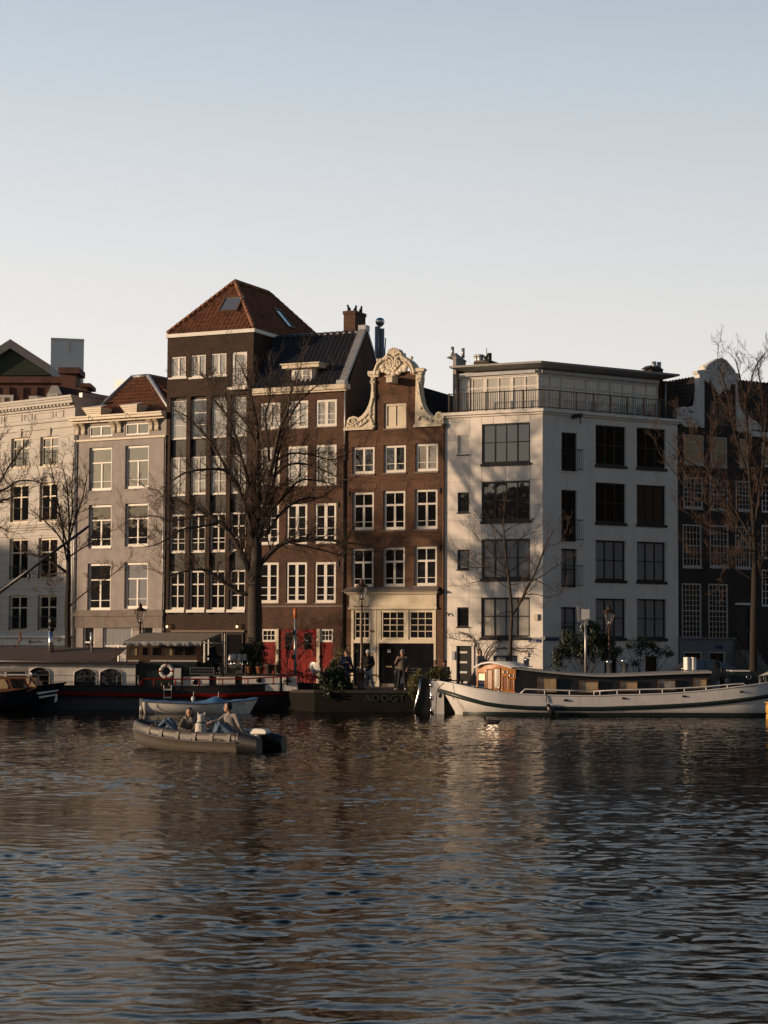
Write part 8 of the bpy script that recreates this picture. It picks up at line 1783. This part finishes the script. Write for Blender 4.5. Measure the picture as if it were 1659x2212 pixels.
def rail_(s0, s1, z0, z1, m, w=.05, nm='door_frame', off=.03, glass=None):
    mb = MB()
    for (a, b_, c, d) in ((s0, s0, z0, z1), (s1, s1, z0, z1)): mb.tube([bp_(a, c, off), bp_(b_, d, off)], w*.5, 4, sm=False)
    for z in (z0, z1): mb.tube([bp_(s0+(s1-s0)*k/4, z, off) for k in range(5)], w*.5, 4, sm=False)
    o = mb.build(nm, m, wb)
    if glass:
        mb = MB(); mb.grid([[bp_(s0+(s1-s0)*k/4, z0, off-.015), bp_(s0+(s1-s0)*k/4, z1, off-.015)] for k in range(5)], True); mb.build('pane', glass, o)
for (s0, s1, a, b_) in ((.04, .26, .12, .72), (.3, .44, .08, .8), (.48, .64, .15, .86), (.7, .83, .1, .62), (.86, .97, .1, .55)):
    h = ztop((s0+s1)/2)-zb_; rail_(s0, s1, zb_+h*a, zb_+h*b_, M['wood'], glass=M['glassdark'] if s0 < .3 else (M['sternglass'] if .45 < s0 < .6 else M['redwood']))
for (s0, s1, f_) in ((.72, .82, .8), (.87, .96, .72)): h = ztop(s0)-zb_; rail_(s0, s1, zb_+h*(f_-.08), zb_+h*f_, M['steel'], w=.03, glass=M['sternglass'])
mb = MB(); g = []
for i in range(17):
    s = i/16; z = ztop(s); a = bp_(s, z+.02, .16); g.append([a, a+Vector((0, 0, .08)), Vector((a.x+1.0, min(1.9, a.y+1.2), z+.1)), Vector((x_s+.4, min(1.6, a.y+1.6), rz_(x_s)+.12))])
mb.grid(g, True); mb.build('stern_roof', M['hullwhite'], wb)
mb = MB(); mb.tube([bp_(i/16, ztop(i/16)+.05, .17) for i in range(17)], .05, 8); mb.build('roof_edge', M['hullwhite'], wb)
v = [Q('B2', 555, 290, D+2.2), Q('B2', 490, 430, D+2.2)]; mb = MB(); mb.slab([(v[0].x, .9, v[0].z), (v[0].x+.25, .9, v[0].z-.8), (v[0].x+.2, .9, v[1].z), (v[1].x, .9, v[1].z)], (0, .05, 0)); mb.build('side_screen', M['hullblue'], wb)
# handrail, fittings
q = [Q('B2', X, Y, D+.1) for X, Y in ((952, 500), (995, 458), (1170, 464), (1390, 470), (1659, 468))]+[Q('B3', X, Y, D+.1) for X, Y in ((120, 470), (325, 465), (525, 460), (725, 456), (920, 448), (1112, 436), (1300, 418), (1440, 406), (1482, 442))]
mb = MB(); mb.tube(q, .032, 7)
for v_ in q[2:12]: mb.tube([v_, Vector((v_.x, v_.y, f_sk(v_.x)))], .025, 6)
mb.build('handrail', M['hullwhite'], wb)
for (zn, X, Y, d_) in (('B2', 765, 480, D+.3),): p = Q(zn, X, Y, d_); mb = MB(); mb.lathe([(.0, 0), (.08, 0), (.06, .05), (.05, .22), (.08, .25), (0, .27)], (p.x, p.y, f_sk(p.x)-.05), 10); mb.build('bollard', M['steel'], wb)
for (zn, X, Y, h_, r_) in (('B2', 992, 268, .42, .05), ('B2', 1012, 268, .4, .1), ('B3', 250, 320, .6, .1), ('B3', 384, 320, .62, .1)):
    p = Q(zn, X, Y, D+1.8); mb = MB(); z0 = rz_(p.x)+.1; mb.lathe([(r_, 0), (r_, h_*.75), (r_*1.35, h_*.76), (r_*1.35, h_*.9), (r_*.8, h_)], (p.x, p.y, z0), 12); mb.build('vent_pipe', M['steel'], wb)
p, q_ = Q('B3', 920, 280, D+1.6), Q('B3', 1024, 175, D+1.6)
for k in (0, 1):
    mb = MB(); w_ = (q_.x-p.x)/2; g = [[(p.x+w_*k+w_*s_, p.y-.14*math.sin(PI*s_), z) for s_ in (0, .25, .5, .75, 1)] for z in (rz_(p.x)+.12, q_.z)]; mb.grid(g, True); mb.grid([[(a, b_+.3-2*(b_-p.y)*0, c) for a, b_, c in r] for r in g], True); mb.poly([Vector(v) for v in g[1]]+[Vector((v[0], p.y+.3, v[2])) for v in g[1][::-1]]); mb.build('roof_vent_cowl', M['plasticwhite'], wb)
for (zn, X, Y) in (('B3', 382, 548), ('B3', 915, 530), ('B3', 1424, 490)): c_ = Q(zn, X, Y); mb = MB(); mb.torus((c_.x, -f_w(c_.x)-.03, c_.z), .07, .03, 'y', 12, 6, .2, 3.0); mb.build('fairlead', M['iron'], wb)
c_ = Q('B2', 1355, 565); mb = MB(); mb.torus((c_.x, -f_w(c_.x)-.04, c_.z), .08, .03, 'y', 12, 6, 0, PI); mb.build('fairlead', M['iron'], wb)
mb = MB(); p = Q('B2', 1178, 465); mb.tube([(p.x, -HW-.02, p.z), (p.x+.03, -HW-.08, Q('B2', 1185, 575).z)], .02, 5); a = Q('B2', 1190, 590); b_ = Q('B2', 1240, 690); mb.tube([(a.x, -HW-.16, a.z), (a.x+.15, -HW-.2, (a.z+b_.z)/2), (b_.x, -HW-.2, b_.z)], [.08, .15, .13], 10); mb.build('fender', M['black'], wb)
# foredeck: black box hatch, bollards, davit
p, q_ = Q('B3', 1345, 400, D+1.2), Q('B3', 1575, 302, D+1.2); mb = MB(); mb.box(p.x, q_.x, p.y, p.y+1.3, f_sk(p.x)-.1, q_.z); ht = mb.build('deck_hatch', M['green'], wb, bevel=.03); mb = MB(); mb.torus(((p.x+q_.x)/2+.15, p.y-.02, (p.z+q_.z)/2), .1, .025, 'y', 16, 6); mb.build('porthole', M['steel'], ht); mb = MB(); mb.box(p.x-.05, q_.x-.4, p.y-.05, p.y+1.3, q_.z+.002, q_.z+.06); mb.build('hatch_lid', M['hullwhite'], ht)
for X in (1598, 1645): p = Q('B3', X, 408, D+.7); mb = MB(); mb.lathe([(.0, 0), (.13, 0), (.11, .06), (.11, .42), (.15, .45), (0, .47)], (p.x, p.y, f_sk(p.x)-.12), 12); mb.build('bollard', M['hullblue'], wb)
p = Q('B3', 1255, 420, D+1.5); mb = MB(); mb.tube([(p.x, p.y, f_sk(p.x)-.1), (p.x, p.y, f_sk(p.x)+.9)], [.11, .1], 10); mb.build('davit_post', M['iron'], wb); mb = MB(); a = Q('B3', 1215, 400, D+2); b_ = Q('B3', 1335, 362, D+2); mb.slab([(a.x, a.y, a.z-.15), (b_.x, a.y, b_.z-.1), (b_.x, a.y, b_.z), (a.x, a.y, a.z)], (0, .6, 0)); mb.build('stowed_boat', M['hullwhite'], wb)
# ================================================================ neighbours in the water
p = at('B3', 1600, 315, 93.0); t = thing('tented_boat', 'boat with pale ribbed canvas tent just inside the right edge', 'boat', (p.x+1.5, 93.6, 0)); mb = MB(); g = []
for i in range(9):
    s = i/8; x = -1.5+s*4.5; h = 1.75+.75*math.sin(PI*min(1, s*.9)); g.append([(x, y*1.2, .9+(h-.9)*math.cos(y*PI/2)**.6+ .0) for y in (-1, -.7, -.35, 0, .35, .7, 1)])
mb.grid(g, True); mb.build('canvas_tent', M['tarp'], t); mb = MB(); mb.box(-1.6, 5, -1.3, 1.3, .0, .95); mb.build('hull', M['hullblack'], t, bevel=.2)
a = at('C3', 1272, 1265, 86.5); b_ = at('C3', 1272, 1630, 86.5); t = thing('mooring_post', 'worn yellow mooring post with rope grooves at the right edge', 'post', (a.x+.35, 86.5, 0)); mb = MB(); H_ = a.z; mb.lathe([(.0, -.8), (.3, -.8), (.3, .18), (.26, .2), (.26, .24), (.31, .27), (.31, .58), (.27, .6), (.27, .66), (.34, .7), (.36, H_-.05), (.33, H_), (0, H_)], n=16); mb.build('post', mat('worn_yellow_paint', (.55, .3, .05), .6, .2, 5, stain=(.2, .1, .04), stain_amt=.5, stain_sc=4), t)
a = at('B1', 1340, 705, 91.6); t = thing('mooring_dolphin', 'black wooden mooring dolphin with bright steel edge beside the white rudder', 'mooring post', (at('B1', 1350, 1150, 91.6).x, 91.6, 0)); P0 = Vector(t.location)
v = [at('B1', X, Y, 91.6)-P0 for X, Y in ((1345, 705), (1438, 712), (1450, 1160), (1248, 1165))]; v[2].z = -.6; v[3].z = -.6; mb = MB(); mb.slab(v, (0, .5, 0)); mb.build('timber', M['hullblack'], t)
mb = MB(); a, b_ = at('B1', 1335, 730, 91.6)-P0, at('B1', 1248, 1155, 91.6)-P0; mb.tube([a+Vector((0, -.03, 0)), a.lerp(b_, .35)+Vector((.04, -.03, 0)), a.lerp(b_, .55)+Vector((.02, -.03, 0)), b_+Vector((0, -.03, 0))], .05, 8); mb.build('steel_edge', M['steel'], t)
p = at('B2', 705, 762, 80); p.z = .0; t = thing('duck', 'small dark waterbird swimming in front of the white barge', 'bird', p); c = [((.12, 0, .03), .09, (-.12, 0, .03), .1), ((-.2, 0, .06), .05, (-.24, 0, .18), .035), ((-.24, 0, .2), .05, (-.27, 0, .2), .042), ((-.31, 0, .19), .018, (-.37, 0, .18), .01), ((.2, 0, .07), .04, (.3, 0, .11), .015)]
t.scale = (1.3, 1.3, 1.3)
fused('body', c, mat('dark_plumage', (.05, .04, .035), .7, .3, 20), t, .013)
# unseen block added beyond the left edge to shade the lower left fronts
t = thing('shade_block', 'added unseen brick block outside the left edge, shades the lower left fronts', 'house', (-78, 101, GZ)); mb = MB(); mb.box(0, 14, 0, 26, 0, 12.6); mb.build('wall', M['brickR'], t); mb = MB(); mb.add([(0, 0, 12.6), (14, 0, 12.6), (14, 26, 12.6), (0, 26, 12.6), (7, 1, 15.4), (7, 25, 15.4)], [(0, 1, 4), (1, 2, 5, 4), (2, 3, 5), (3, 0, 4, 5)]); mb.build('roof', M['tiledark'], t)
mb = MB()
for a in (2, 5.5, 9, 12):
    for z in (1, 4, 7, 10): mb.box(a-.6, a+.6, -.05, -.003, z, z+1.9)
mb.build('window', M['glassdark'], t)
